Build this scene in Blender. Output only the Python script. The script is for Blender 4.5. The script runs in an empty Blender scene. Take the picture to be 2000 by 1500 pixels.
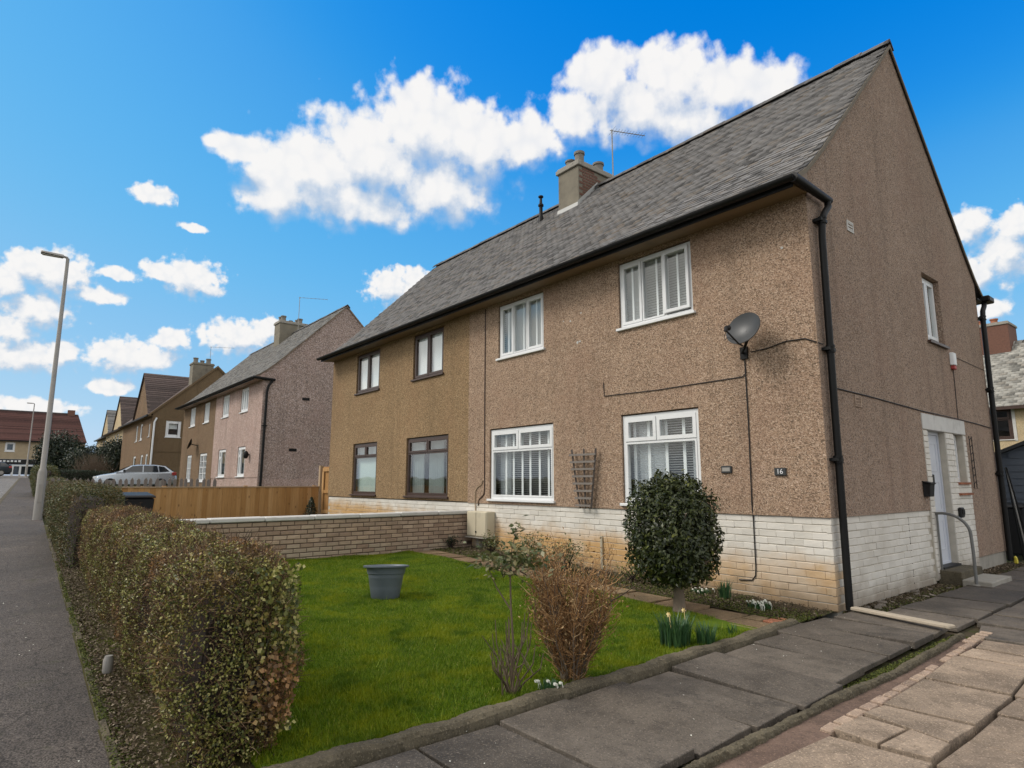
import bpy, bmesh, math, random
import numpy as np
from mathutils import Vector, Matrix

R = math.radians
random.seed(7)
RNG = np.random.default_rng(7)
SC = bpy.context.scene
COL = SC.collection

# ------------------------------------------------------------------ camera
cam_d = bpy.data.cameras.new('camera')
cam = bpy.data.objects.new('camera', cam_d)
COL.objects.link(cam)
CAM = Vector((3.31, -7.48, 1.45))
cam.location = CAM
cam.rotation_euler = (R(90 + 9.07), 0, R(50.6))
cam_d.sensor_width = 36
cam_d.lens = 36 * 1209 / 2000
cam_d.clip_start = 0.05
cam_d.clip_end = 3000
SC.camera = cam

# ------------------------------------------------------------------ light and exposure
SUN_DIR = Vector((-0.42, -0.62, 0.70)).normalized()      # towards the sun
SUN_EL = math.asin(SUN_DIR.z)
SUN_ROT = math.atan2(SUN_DIR.x, SUN_DIR.y)
sun_d = bpy.data.lights.new('sun', 'SUN')
sun = bpy.data.objects.new('sun', sun_d)
COL.objects.link(sun)
sun.rotation_euler = SUN_DIR.to_track_quat('Z', 'Y').to_euler()
sun.location = (0, 0, 30)
sun_d.energy = 1.0
sun_d.angle = R(20)
sun_d.color = (1.0, 0.94, 0.86)
SC.view_settings.view_transform = 'Standard'
SC.view_settings.look = 'None'
SC.view_settings.gamma = 1
SC.view_settings.use_curve_mapping = False

W = bpy.data.worlds.new('World')
SC.world = W
W.use_nodes = True
wt = W.node_tree
wt.nodes.clear()


def lk(t, a, b):
    t.links.new(a, b)


def nd(t, typ, **kw):
    n = t.nodes.new(typ)
    for k, v in kw.items():
        setattr(n, k, v)
    return n


def put(t, sock, v):
    if isinstance(v, bpy.types.NodeSocket):
        t.links.new(v, sock)
    else:
        sock.default_value = v


def wm(t, op, a, b=None, c=None, clamp=False):
    n = nd(t, 'ShaderNodeMath', operation=op)
    n.use_clamp = clamp
    put(t, n.inputs[0], a)
    if b is not None:
        put(t, n.inputs[1], b)
    if c is not None:
        put(t, n.inputs[2], c)
    return n.outputs[0]


def smooth(t, x, a, b):
    n = nd(t, 'ShaderNodeMapRange', interpolation_type='SMOOTHSTEP')
    put(t, n.inputs[0], x)
    n.inputs[1].default_value = a
    n.inputs[2].default_value = b
    return n.outputs[0]


# cumulus heaps: azimuth (from +Y towards -X), elevation, half width, half height, all in radians
HEAPS_LOW = [(1.436, 0.395, 0.028, 0.013), (1.381, 0.361, 0.018, 0.006), (1.377, 0.29, 0.041, 0.026), (1.417, 0.294, 0.024, 0.013), (1.353, 0.278, 0.022, 0.01), (1.538, 0.269, 0.041, 0.029), (1.568, 0.273, 0.023, 0.02), (1.589, 0.249, 0.022, 0.025), (1.487, 0.249, 0.03, 0.011), (1.466, 0.282, 0.023, 0.009), (1.554, 0.22, 0.039, 0.025), (1.575, 0.193, 0.025, 0.02), (1.561, 0.16, 0.049, 0.021), (1.522, 0.168, 0.017, 0.017), (1.453, 0.171, 0.043, 0.024), (1.396, 0.2, 0.023, 0.016), (1.416, 0.173, 0.031, 0.017), (1.309, 0.212, 0.051, 0.026), (1.263, 0.228, 0.029, 0.018), (1.464, 0.129, 0.025, 0.012), (1.078, 0.307, 0.041, 0.03), (1.044, 0.32, 0.029, 0.02), (1.547, 0.097, 0.049, 0.01), (1.209, 0.197, 0.03, 0.012)]
HEAPS_BIG = [(1.034, 0.545, 0.096, 0.062), (1.127, 0.502, 0.1, 0.064), (1.216, 0.466, 0.087, 0.057), (1.261, 0.434, 0.065, 0.043), (1.325, 0.479, 0.044, 0.018), (1.365, 0.481, 0.017, 0.009), (0.941, 0.525, 0.084, 0.054), (0.852, 0.532, 0.058, 0.037), (1.006, 0.465, 0.104, 0.057), (1.149, 0.431, 0.122, 0.039), (0.725, 0.613, 0.064, 0.04), (0.617, 0.602, 0.08, 0.04), (0.661, 0.57, 0.12, 0.049), (0.535, 0.574, 0.08, 0.04), (0.45, 0.561, 0.046, 0.032), (0.771, 0.565, 0.055, 0.033), (0.587, 0.541, 0.09, 0.031)]
HEAPS_EAST = [(0.22, 0.329, 0.022, 0.022), (0.189, 0.284, 0.032, 0.036), (0.215, 0.266, 0.019, 0.021), (0.168, 0.316, 0.025, 0.024), (0.207, 0.219, 0.019, 0.014)]


def cloud_group(name, heaps, scale, fine=True):
    g = bpy.data.node_groups.new(name, 'ShaderNodeTree')
    g.interface.new_socket('P', in_out='INPUT', socket_type='NodeSocketVector')
    g.interface.new_socket('F', in_out='OUTPUT', socket_type='NodeSocketFloat')
    gi = nd(g, 'NodeGroupInput')
    go = nd(g, 'NodeGroupOutput')
    P = gi.outputs[0]
    n1 = nd(g, 'ShaderNodeTexNoise')
    lk(g, P, n1.inputs['Vector'])
    n1.inputs['Scale'].default_value = scale
    n1.inputs['Detail'].default_value = 7 if fine else 4
    n1.inputs['Roughness'].default_value = 0.54
    n2 = nd(g, 'ShaderNodeTexVoronoi', feature='F1')
    n2.voronoi_dimensions = '2D'
    lk(g, P, n2.inputs['Vector'])
    n2.inputs['Scale'].default_value = scale * 1.25
    n2.inputs['Detail'].default_value = 1
    n2.normalize = True
    acc = None
    for a, e, rx, ry in heaps:
        ma = nd(g, 'ShaderNodeVectorMath', operation='MULTIPLY_ADD')
        lk(g, P, ma.inputs[0])
        ma.inputs[1].default_value = (1 / rx, 1 / ry, 0)
        ma.inputs[2].default_value = (-a / rx, -e / ry, 0)
        ln = nd(g, 'ShaderNodeVectorMath', operation='LENGTH')
        lk(g, ma.outputs[0], ln.inputs[0])
        acc = ln.outputs['Value'] if acc is None else wm(g, 'SMOOTH_MIN', acc, ln.outputs['Value'], 0.25)
    acc = wm(g, 'MINIMUM', acc, 3.0)
    a = wm(g, 'MULTIPLY_ADD', n1.outputs[0], -1.6, 0.8)
    b = wm(g, 'MULTIPLY_ADD', n2.outputs['Distance'], 0.7, -0.36) if fine else -0.1
    f = wm(g, 'ADD', acc, wm(g, 'ADD', a, b))
    lk(g, f, go.inputs[0])
    return g


tc = nd(wt, 'ShaderNodeTexCoord')
sep = nd(wt, 'ShaderNodeSeparateXYZ')
lk(wt, tc.outputs['Generated'], sep.inputs[0])
az = wm(wt, 'ARCTAN2', wm(wt, 'MULTIPLY', sep.outputs[0], -1.0), sep.outputs[1])
el = wm(wt, 'ARCSINE', sep.outputs[2])
cP = nd(wt, 'ShaderNodeCombineXYZ')
lk(wt, az, cP.inputs[0])
lk(wt, el, cP.inputs[1])
EXPO = 1.1
SC.view_settings.exposure = EXPO
K = 2 ** -EXPO
CLOUD = 0.95

# clear sky
sky = nd(wt, 'ShaderNodeTexSky', sky_type='NISHITA')
sky.sun_disc = False
sky.sun_elevation = SUN_EL
sky.sun_rotation = SUN_ROT
sky.air_density = 1.0
sky.dust_density = 0.2
sky.ozone_density = 3.0
sc_ = nd(wt, 'ShaderNodeVectorMath', operation='SCALE')
lk(wt, sky.outputs[0], sc_.inputs[0])
sc_.inputs['Scale'].default_value = 0.1
cur = nd(wt, 'ShaderNodeRGBCurve')
lk(wt, sc_.outputs[0], cur.inputs['Color'])
for ci, pts in ((0, [(0, 0), (0.085, 0.004), (0.12, 0.07), (0.16, 0.13), (0.25, 0.26), (0.42, 0.42), (0.75, 0.6), (1, 0.66)]), (1, [(0, 0), (0.15, 0.235), (0.21, 0.385), (0.27, 0.47), (0.4, 0.56), (0.6, 0.66), (0.75, 0.71), (1, 0.76)]), (2, [(0, 0), (0.29, 0.77), (0.376, 0.83), (0.45, 0.86), (0.57, 0.87), (0.7, 0.88), (1, 0.9)])):
    c = cur.mapping.curves[ci]
    for k, p in enumerate(pts):
        if k in (0, len(pts) - 1):
            c.points[0 if k == 0 else -1].location = p
        else:
            c.points.new(*p)
cur.mapping.update()
bg1 = nd(wt, 'ShaderNodeBackground')
lk(wt, cur.outputs[0], bg1.inputs[0])
bg1.inputs[1].default_value = K


def zone(name, heaps, scale, off):
    """Sky with one family of cumulus; evaluated only where that family stands."""
    gps = [cloud_group(name, heaps, scale), cloud_group(name + '_soft', heaps, scale, False)]

    def field(o, gp_):
        q = nd(wt, 'ShaderNodeVectorMath', operation='ADD')
        lk(wt, cP.outputs[0], q.inputs[0])
        q.inputs[1].default_value = o
        gr = nd(wt, 'ShaderNodeGroup')
        gr.node_tree = gp_
        lk(wt, q.outputs[0], gr.inputs[0])
        return gr.outputs[0]

    F0, S0, S1 = field((0, 0, 0), gps[0]), field((0, 0, 0), gps[1]), field(off, gps[1])
    lit = smooth(wt, wm(wt, 'SUBTRACT', S1, S0), -0.62, 0.42)
    mr = nd(wt, 'ShaderNodeMapRange', interpolation_type='SMOOTHSTEP')
    lk(wt, F0, mr.inputs[0])
    mr.inputs[1].default_value = 1.15
    lk(wt, wm(wt, 'MULTIPLY_ADD', lit, 0.45, 0.2), mr.inputs[2])
    alpha = mr.outputs[0]
    fine = smooth(wt, wm(wt, 'SUBTRACT', F0, S0), 0.35, -0.35)
    litb = wm(wt, 'MULTIPLY_ADD', lit, 0.88, wm(wt, 'MULTIPLY_ADD', fine, 0.3, -0.08), clamp=True)
    cc = nd(wt, 'ShaderNodeMix', data_type='RGBA')
    lk(wt, litb, cc.inputs[0])
    cc.inputs[6].default_value = (0.50, 0.60, 0.74, 1)
    cc.inputs[7].default_value = (1.0, 0.985, 0.97, 1)
    b2 = nd(wt, 'ShaderNodeBackground')
    lk(wt, cc.outputs[2], b2.inputs[0])
    b2.inputs[1].default_value = K * CLOUD
    ms = nd(wt, 'ShaderNodeMixShader')
    lk(wt, wm(wt, 'MULTIPLY', alpha, wm(wt, 'MULTIPLY_ADD', litb, 0.22, 0.76)), ms.inputs[0])
    lk(wt, bg1.outputs[0], ms.inputs[1])
    lk(wt, b2.outputs[0], ms.inputs[2])
    return ms.outputs[0]


def between(x, a, b):
    return wm(wt, 'MULTIPLY', wm(wt, 'GREATER_THAN', x, a), wm(wt, 'LESS_THAN', x, b))


def pick(fac, a, b):
    ms = nd(wt, 'ShaderNodeMixShader')
    lk(wt, fac, ms.inputs[0])
    lk(wt, a, ms.inputs[1])
    lk(wt, b, ms.inputs[2])
    return ms.outputs[0]


in_big = wm(wt, 'MULTIPLY', between(az, 0.3, 1.403), between(el, 0.373, 0.74))
in_low = wm(wt, 'MULTIPLY', wm(wt, 'MULTIPLY', between(az, 0.97, 1.70), between(el, 0.05, 0.44)), wm(wt, 'SUBTRACT', 1.0, in_big))
in_east = wm(wt, 'MULTIPLY', between(az, 0.05, 0.3), between(el, 0.17, 0.42))
# unseen rest of the sky: denser cumulus, brightened and warmed to lift ambient light
den = wm(wt, 'ADD', sep.outputs[2], 0.35)
pr = nd(wt, 'ShaderNodeCombineXYZ')
lk(wt, wm(wt, 'DIVIDE', sep.outputs[0], den), pr.inputs[0])
lk(wt, wm(wt, 'DIVIDE', sep.outputs[1], den), pr.inputs[1])
gn = nd(wt, 'ShaderNodeTexNoise')
gn.noise_dimensions = '2D'
lk(wt, pr.outputs[0], gn.inputs['Vector'])
gn.inputs['Scale'].default_value = 1.7
gn.inputs['Detail'].default_value = 5
gn.inputs['Roughness'].default_value = 0.55
out_az = wm(wt, 'MAXIMUM', smooth(wt, az, 1.66, 1.9), smooth(wt, az, 0.08, -0.15))
out_f = wm(wt, 'MAXIMUM', out_az, smooth(wt, el, 0.76, 0.95))
ga = wm(wt, 'MULTIPLY', wm(wt, 'MULTIPLY', smooth(wt, gn.outputs[0], 0.30, 0.48), out_f), smooth(wt, el, 0.0, 0.08))
gb = nd(wt, 'ShaderNodeBackground')
gb.inputs[0].default_value = (1.0, 0.965, 0.92, 1)
gb.inputs[1].default_value = K * 1.2
outside = wm(wt, 'GREATER_THAN', out_f, 0.0)
sh = pick(outside, bg1.outputs[0], pick(ga, bg1.outputs[0], gb.outputs[0]))
sh = pick(in_east, sh, zone('cumulus_east', HEAPS_EAST, 52, (0.007, 0.018, 0)))
sh = pick(in_low, sh, zone('cumulus_low', HEAPS_LOW, 58, (0.008, 0.022, 0)))
sh = pick(in_big, sh, zone('cumulus_big', HEAPS_BIG, 24, (0.018, 0.046, 0)))
wo = nd(wt, 'ShaderNodeOutputWorld')
lk(wt, sh, wo.inputs[0])
W.cycles.sampling_method = 'MANUAL'
W.cycles.sample_map_resolution = 512
SC.cycles.max_bounces = 6
SC.cycles.diffuse_bounces = 3
SC.cycles.glossy_bounces = 3
SC.cycles.adaptive_threshold = 0.015
SC.cycles.transparent_max_bounces = 16
SC.cycles.use_denoising = True


# ------------------------------------------------------------------ material helpers
def srgb(r, g, b):
    f = lambda c: (c / 255 / 12.92) if c / 255 <= 0.04045 else ((c / 255 + 0.055) / 1.055) ** 2.4
    return (f(r), f(g), f(b), 1)


class N:
    def __init__(s, name):
        s.m = bpy.data.materials.new(name)
        s.m.use_nodes = True
        s.t = s.m.node_tree
        s.t.nodes.clear()
        s.o = nd(s.t, 'ShaderNodeOutputMaterial')
        s.b = nd(s.t, 'ShaderNodeBsdfPrincipled')
        lk(s.t, s.b.outputs[0], s.o.inputs[0])
        s.geo = nd(s.t, 'ShaderNodeNewGeometry')
        s.pos = s.geo.outputs['Position']
        s._oi = None

    def vmul(s, v, k):
        n = nd(s.t, 'ShaderNodeVectorMath', operation='MULTIPLY')
        put(s.t, n.inputs[0], v)
        n.inputs[1].default_value = k
        return n.outputs[0]

    def noise(s, scale=5, detail=4, rough=0.55, vec=None, dist=0.0, color=False):
        n = nd(s.t, 'ShaderNodeTexNoise')
        lk(s.t, vec if vec is not None else s.pos, n.inputs['Vector'])
        n.inputs['Scale'].default_value = scale
        n.inputs['Detail'].default_value = detail
        n.inputs['Roughness'].default_value = rough
        n.inputs['Distortion'].default_value = dist
        return n.outputs[1 if color else 0]

    def voro(s, scale=5, vec=None, out='Distance', feature='F1'):
        n = nd(s.t, 'ShaderNodeTexVoronoi', feature=feature)
        lk(s.t, vec if vec is not None else s.pos, n.inputs['Vector'])
        n.inputs['Scale'].default_value = scale
        return n.outputs[out]

    def ramp(s, fac, stops, interp='LINEAR'):
        n = nd(s.t, 'ShaderNodeValToRGB')
        put(s.t, n.inputs[0], fac)
        cr = n.color_ramp
        cr.interpolation = interp
        while len(cr.elements) < len(stops):
            cr.elements.new(0.5)
        for e, (p, c) in zip(cr.elements, stops):
            e.position = p
            e.color = c if len(c) == 4 else (*c, 1)
        return n.outputs[0]

    def mix(s, f, a, b, blend='MIX'):
        n = nd(s.t, 'ShaderNodeMix', data_type='RGBA', blend_type=blend)
        put(s.t, n.inputs[0], f)
        for i, v in ((6, a), (7, b)):
            if not isinstance(v, bpy.types.NodeSocket) and len(v) == 3:
                v = (*v, 1)
            put(s.t, n.inputs[i], v)
        return n.outputs[2]

    def math(s, op, a, b=None, c=None, clamp=False):
        return wm(s.t, op, a, b, c, clamp)

    def sm(s, x, a, b):
        return smooth(s.t, x, a, b)

    def xyz(s, v=None):
        n = nd(s.t, 'ShaderNodeSeparateXYZ')
        lk(s.t, v if v is not None else s.pos, n.inputs[0])
        return n.outputs

    def rnd(s):
        # differs from piece to piece: objects and mesh islands alike
        oi = nd(s.t, 'ShaderNodeObjectInfo')
        a = wm(s.t, 'MULTIPLY', oi.outputs['Random'], 7.13)
        return wm(s.t, 'FRACT', wm(s.t, 'ADD', a, s.geo.outputs['Random Per Island']))

    def hsv(s, c, v, sat=1.0):
        n = nd(s.t, 'ShaderNodeHueSaturation')
        put(s.t, n.inputs['Color'], c)
        put(s.t, n.inputs['Value'], v)
        put(s.t, n.inputs['Saturation'], sat)
        return n.outputs[0]

    def bump(s, h, strength=0.5, dist=0.01, nrm=None):
        n = nd(s.t, 'ShaderNodeBump')
        n.inputs['Strength'].default_value = strength
        n.inputs['Distance'].default_value = dist
        put(s.t, n.inputs['Height'], h)
        if nrm is not None:
            lk(s.t, nrm, n.inputs['Normal'])
        return n.outputs[0]

    def set(s, base=None, rough=None, normal=None, metal=None, spec=None, **kw):
        for k, v in (('Base Color', base), ('Roughness', rough), ('Normal', normal), ('Metallic', metal), ('Specular IOR Level', spec)):
            if v is None:
                continue
            if k == 'Base Color' and not isinstance(v, bpy.types.NodeSocket) and len(v) == 3:
                v = (*v, 1)
            put(s.t, s.b.inputs[k], v)
        for k, v in kw.items():
            put(s.t, s.b.inputs[k], v)
        return s.m


def plain(name, c, rough=0.6, var=0.12, scale=6, bump=0.0, metal=0.0, spec=0.5, dirt=0.0):
    n = N(name)
    f = n.noise(scale, 5, 0.6)
    base = n.mix(f, tuple(x * (1 - var) for x in c[:3]), tuple(min(1, x * (1 + var)) for x in c[:3]))
    if dirt:
        d = n.sm(n.noise(scale * 0.7, 8, 0.7), 0.5, 0.75)
        base = n.mix(n.math('MULTIPLY', d, dirt), base, (0.06, 0.05, 0.04))
    nm = n.bump(n.noise(scale * 12, 3), bump, 0.005) if bump else None
    return n.set(base, n.math('MULTIPLY_ADD', f, 0.2, rough - 0.1), nm, metal, spec)


def harl(name, c, spread=0.4, scale=62, streak=0.45):
    """Pebble dash: c is the average colour of the chips."""
    n = N(name)
    cell = n.voro(scale, out='Color')
    r = n.xyz(cell)[0]
    d = n.voro(scale)
    k = lambda f, w=0.0: (c[0] * f * (1 + w), c[1] * f, c[2] * f * (1 - w))
    base = n.ramp(r, [(0.0, k(1 - spread * 1.4)), (0.2, k(1 - spread * 0.6, 0.03)), (0.5, k(1.05, 0.06)), (0.8, k(1 + spread * 0.6, -0.02)), (1.0, k(1 + spread * 1.7, -0.05))])
    edge = n.sm(d, 0.4, 0.8)
    base = n.mix(n.math('MULTIPLY', edge, 0.38), base, k(0.38))
    big = n.noise(0.55, 6, 0.6)
    base = n.hsv(base, n.math('MULTIPLY_ADD', big, 0.5, 0.78))
    mid = n.noise(7, 3, 0.6)
    base = n.hsv(base, n.math('MULTIPLY_ADD', mid, 0.4, 0.8))
    # vertical weather streaks
    st = n.noise(2.6, 6, 0.62, n.vmul(n.pos, (1, 1, 0.07)))
    base = n.mix(n.math('MULTIPLY', n.sm(st, 0.50, 0.78), streak), base, k(0.48))
    hue = n.sm(n.noise(0.9, 4, 0.6), 0.45, 0.7)
    base = n.mix(n.math('MULTIPLY', hue, 0.25), base, (c[0] * 0.95, c[1] * 0.8, c[2] * 0.78))
    nm = n.bump(n.math('ADD', d, n.noise(scale * 2.2, 2)), 0.8, 0.010)
    return n.set(base, 0.95, nm, spec=0.15)


def painted_brick(name, orange):
    n = N(name)
    r = n.rnd()
    x, y, z = n.xyz()
    base = n.mix(r, (0.62, 0.59, 0.53), (0.70, 0.67, 0.61))
    nz = n.noise(2.2, 6, 0.65)
    if orange:
        h = n.math('ADD', n.math('ADD', z, n.math('MULTIPLY', x, 0.03)), n.math('MULTIPLY_ADD', nz, -0.5, 0.25))
        st = n.math('MULTIPLY', n.sm(h, 0.70, 0.34), n.math('MULTIPLY_ADD', n.sm(n.noise(0.8, 3), 0.36, 0.54), 0.5, 0.5))
        base = n.mix(n.math('MULTIPLY', st, 0.9), base, n.mix(n.noise(9, 4), (0.46, 0.24, 0.065), (0.58, 0.36, 0.13)))
    gr = n.math('MULTIPLY', n.sm(n.math('ADD', z, n.math('MULTIPLY_ADD', nz, -0.5, 0.25)), 0.35, 0.0), 0.75)
    base = n.mix(gr, base, (0.22, 0.17, 0.12))
    fl = n.math('MULTIPLY', n.sm(n.noise(38, 4, 0.7), 0.66, 0.72), n.sm(z, 0.6, 0.05))
    base = n.mix(fl, base, (0.10, 0.075, 0.055))
    grime = n.sm(n.noise(1.1, 8, 0.7), 0.45, 0.8)
    base = n.mix(n.math('MULTIPLY', grime, 0.35), base, (0.33, 0.29, 0.22))
    nm = n.bump(n.noise(55, 4, 0.6), 0.5, 0.006, n.bump(n.noise(9, 3), 0.4, 0.012))
    return n.set(base, 0.75, nm, spec=0.3)


def roof_tile_mat(name, c, warm=(0.2, 0.17, 0.14)):
    n = N(name)
    r = n.rnd()
    base = n.ramp(r, [(0, tuple(x * 0.45 for x in c)), (0.4, c), (0.8, tuple(x * 1.4 for x in c)), (1, warm)])
    lich = n.sm(n.noise(4.5, 8, 0.7), 0.5, 0.72)
    base = n.mix(n.math('MULTIPLY', lich, 0.45), base, tuple(min(1, x * 1.9) for x in c))
    moss = n.sm(n.noise(1.3, 7, 0.7), 0.56, 0.75)
    base = n.mix(n.math('MULTIPLY', moss, 0.5), base, tuple(x * 0.45 for x in warm))
    nm = n.bump(n.noise(60, 4), 0.5, 0.006)
    return n.set(base, 0.8, nm, spec=0.35)


def slab_mat(name, c0, c1, dark, wet=0.75):
    n = N(name)
    r = n.rnd()
    base = n.mix(r, c0, c1)
    off = nd(n.t, 'ShaderNodeVectorMath', operation='ADD')
    lk(n.t, n.pos, off.inputs[0])
    cb = nd(n.t, 'ShaderNodeCombineXYZ')
    lk(n.t, wm(n.t, 'MULTIPLY', r, 23.0), cb.inputs[2])
    lk(n.t, cb.outputs[0], off.inputs[1])
    v = off.outputs[0]
    a = n.noise(2.1, 8, 0.68, v, 0.4)
    base = n.hsv(base, n.math('MULTIPLY_ADD', a, 2.2, -0.1))
    st = n.sm(n.noise(3.4, 9, 0.72, v), 0.5, 0.68)
    base = n.mix(n.math('MULTIPLY', st, 0.55), base, dark)
    sp = n.sm(n.noise(21, 6, 0.75, v), 0.53, 0.66)
    base = n.mix(n.math('MULTIPLY', sp, 0.5), base, dark)
    pale = n.sm(n.noise(11, 8, 0.75, v), 0.57, 0.7)
    base = n.mix(n.math('MULTIPLY', pale, 0.4), base, tuple(min(1, x * 1.7) for x in c1))
    sp2 = n.sm(n.noise(85, 4, 0.65), 0.55, 0.66)
    base = n.mix(n.math('MULTIPLY', sp2, 0.6), base, tuple(min(1, x * 2.1) for x in c1))
    sp3 = n.sm(n.noise(60, 5, 0.7, v), 0.56, 0.66)
    base = n.mix(n.math('MULTIPLY', sp3, 0.6), base, tuple(x * 0.6 for x in dark))
    nm = n.bump(n.noise(75, 5, 0.7), 0.8, 0.006, n.bump(n.noise(8, 6, 0.65), 0.6, 0.02))
    return n.set(base, n.math('MULTIPLY_ADD', a, 0.35, wet - 0.15), nm, spec=0.25)


def leaf_mat(name, stops, rough=0.45, trans=0.25, patch=None):
    n = N(name)
    r = n.rnd()
    base = n.ramp(r, stops)
    if patch:
        pc, sc, a, b = patch
        base = n.mix(n.sm(n.noise(sc, 4, 0.6), a, b), base, n.hsv(pc if isinstance(pc, bpy.types.NodeSocket) else (*pc[:3], 1), n.math('MULTIPLY_ADD', r, 1.2, 0.4)))
    m = n.set(base, rough, spec=0.45)
    tr = nd(n.t, 'ShaderNodeBsdfTranslucent')
    put(n.t, tr.inputs[0], base)
    ms = nd(n.t, 'ShaderNodeMixShader')
    ms.inputs[0].default_value = trans
    lk(n.t, n.b.outputs[0], ms.inputs[1])
    lk(n.t, tr.outputs[0], ms.inputs[2])
    lk(n.t, ms.outputs[0], n.o.inputs[0])
    return m


def glass_mat(name='window_glass', tint=(0.97, 0.985, 0.98)):
    n = N(name)
    gl = nd(n.t, 'ShaderNodeBsdfGlossy')
    gl.inputs['Roughness'].default_value = 0.015
    gl.inputs['Color'].default_value = (1, 1, 1, 1)
    w = n.noise(1.7, 2)
    lk(n.t, n.bump(w, 0.12, 0.02), gl.inputs['Normal'])
    tr = nd(n.t, 'ShaderNodeBsdfTransparent')
    tr.inputs[0].default_value = (*tint, 1)
    dt = nd(n.t, 'ShaderNodeVectorMath', operation='DOT_PRODUCT')
    lk(n.t, n.geo.outputs['Incoming'], dt.inputs[0])
    lk(n.t, n.geo.outputs['Normal'], dt.inputs[1])
    c1 = n.math('SUBTRACT', 1.0, n.math('ABSOLUTE', dt.outputs['Value']), clamp=True)
    schlick = n.math('MULTIPLY_ADD', n.math('POWER', c1, 4.0), 0.95, 0.05)
    ms = nd(n.t, 'ShaderNodeMixShader')
    lk(n.t, schlick, ms.inputs[0])
    lk(n.t, tr.outputs[0], ms.inputs[1])
    lk(n.t, gl.outputs[0], ms.inputs[2])
    lk(n.t, ms.outputs[0], n.o.inputs[0])
    n.t.nodes.remove(n.b)
    return n.m


MT = {}


def mats():
    m = MT
    m['harl_tan'] = harl('harl_tan', (0.365, 0.262, 0.187), 0.46, 78)
    m['harl_olive'] = harl('harl_olive', (0.30, 0.208, 0.118), 0.36, 70, 0.5)
    m['harl_gable'] = harl('harl_gable', (0.325, 0.245, 0.19), 0.44, 74, 0.5)  # tan front harl darkened and greyed, shade of the sunless gable in its colour
    m['harl_pink'] = harl('harl_pink', (0.43, 0.325, 0.285), 0.35, 45)
    m['harl_pink_gable'] = harl('harl_pink_gable', (0.38, 0.30, 0.265), 0.42, 36)  # pink front harl with the gable's shade mixed into its colour
    m['harl_brown'] = harl('harl_brown', (0.205, 0.142, 0.09), 0.25)
    m['harl_brown_gable'] = harl('harl_brown_gable', (0.165, 0.118, 0.07), 0.2)
    m['harl_cream'] = harl('harl_cream', (0.54, 0.44, 0.28), 0.15, streak=0.2)
    m['harl_sand'] = harl('harl_sand', (0.36, 0.28, 0.20), 0.2, streak=0.3)
    m['brick_white_o'] = painted_brick('brick_white_stained', True)
    m['brick_white'] = painted_brick('brick_white', False)
    m['mortar_white'] = plain('mortar_white', (0.47, 0.43, 0.36), 0.9, 0.3, 8, 0.4)
    m['tile'] = roof_tile_mat('roof_tile', (0.135, 0.13, 0.126), (0.15, 0.125, 0.10))
    m['tile_far'] = roof_tile_mat('roof_tile_far', (0.17, 0.165, 0.155), (0.16, 0.14, 0.12))
    m['tile_red'] = roof_tile_mat('roof_tile_red', (0.105, 0.048, 0.04), (0.09, 0.046, 0.038))
    m['tile_brown'] = roof_tile_mat('roof_tile_brown', (0.082, 0.06, 0.053), (0.07, 0.05, 0.044))
    m['tile_pale'] = roof_tile_mat('roof_tile_pale', (0.29, 0.28, 0.25), (0.22, 0.20, 0.17))
    m['ridge'] = roof_tile_mat('ridge_tile', (0.085, 0.082, 0.08), (0.10, 0.085, 0.07))
    m['soffit'] = plain('soffit_paint', (0.20, 0.135, 0.075), 0.6, 0.2, 3, 0.1, dirt=0.4)
    m['cement'] = plain('cement', (0.20, 0.178, 0.135), 0.9, 0.35, 4, 0.4, dirt=0.55)
    m['concrete'] = plain('concrete', (0.30, 0.28, 0.24), 0.9, 0.3, 5, 0.4, dirt=0.5)
    m['lead'] = plain('flashing', (0.42, 0.42, 0.40), 0.6, 0.15, 4)
    m['pot_clay'] = plain('chimney_pot_clay', (0.20, 0.185, 0.16), 0.85, 0.3, 7, 0.2, dirt=0.5)
    m['black'] = plain('black_iron', (0.008, 0.008, 0.008), 0.5, 0.3, 9, 0.15, spec=0.22)
    m['black_plastic'] = plain('black_plastic', (0.014, 0.014, 0.015), 0.5, 0.2, 9, spec=0.3)
    m['upvc'] = plain('white_plastic', (0.74, 0.75, 0.75), 0.35, 0.04, 2, dirt=0.12)
    m['brown_frame'] = plain('brown_frame', (0.055, 0.03, 0.022), 0.4, 0.25, 5)
    m['glass'] = glass_mat()
    m['blind'] = plain('blind_white', (0.82, 0.83, 0.84), 0.6, 0.04, 2)
    m['blind_green'] = plain('blind_pale_green', (0.46, 0.56, 0.52), 0.7, 0.06, 2)
    m['net'] = plain('net_curtain', (0.80, 0.82, 0.83), 0.8, 0.05, 1.2)
    m['curtain'] = plain('curtain_grey', (0.33, 0.37, 0.36), 0.85, 0.12, 3)
    m['room'] = plain('room_dark', (0.05, 0.045, 0.04), 0.9, 0.2, 2)  # near-black colour standing in for the shade inside rooms
    m['door'] = plain('door_blue_grey', (0.56, 0.59, 0.65), 0.4, 0.06, 1.2, dirt=0.1)
    m['steel'] = plain('galvanised', (0.30, 0.285, 0.26), 0.55, 0.2, 3, 0.1, metal=0.1, dirt=0.15)
    m['dish'] = plain('dish_grey', (0.05, 0.053, 0.056), 0.45, 0.15, 6, dirt=0.2)
    m['meter'] = plain('meter_cream', (0.55, 0.49, 0.36), 0.5, 0.08, 3, dirt=0.2)
    m['red'] = plain('red_plastic', (0.35, 0.03, 0.025), 0.4, 0.1, 3)
    m['yellow'] = plain('yellow_plastic', (0.6, 0.5, 0.05), 0.5, 0.1, 3)
    m['wood_grey'] = plain('weathered_wood', (0.12, 0.10, 0.088), 0.85, 0.35, 12, 0.4, dirt=0.3)
    m['asphalt'] = asphalt('asphalt', (0.086, 0.073, 0.064), 1.0)
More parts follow.
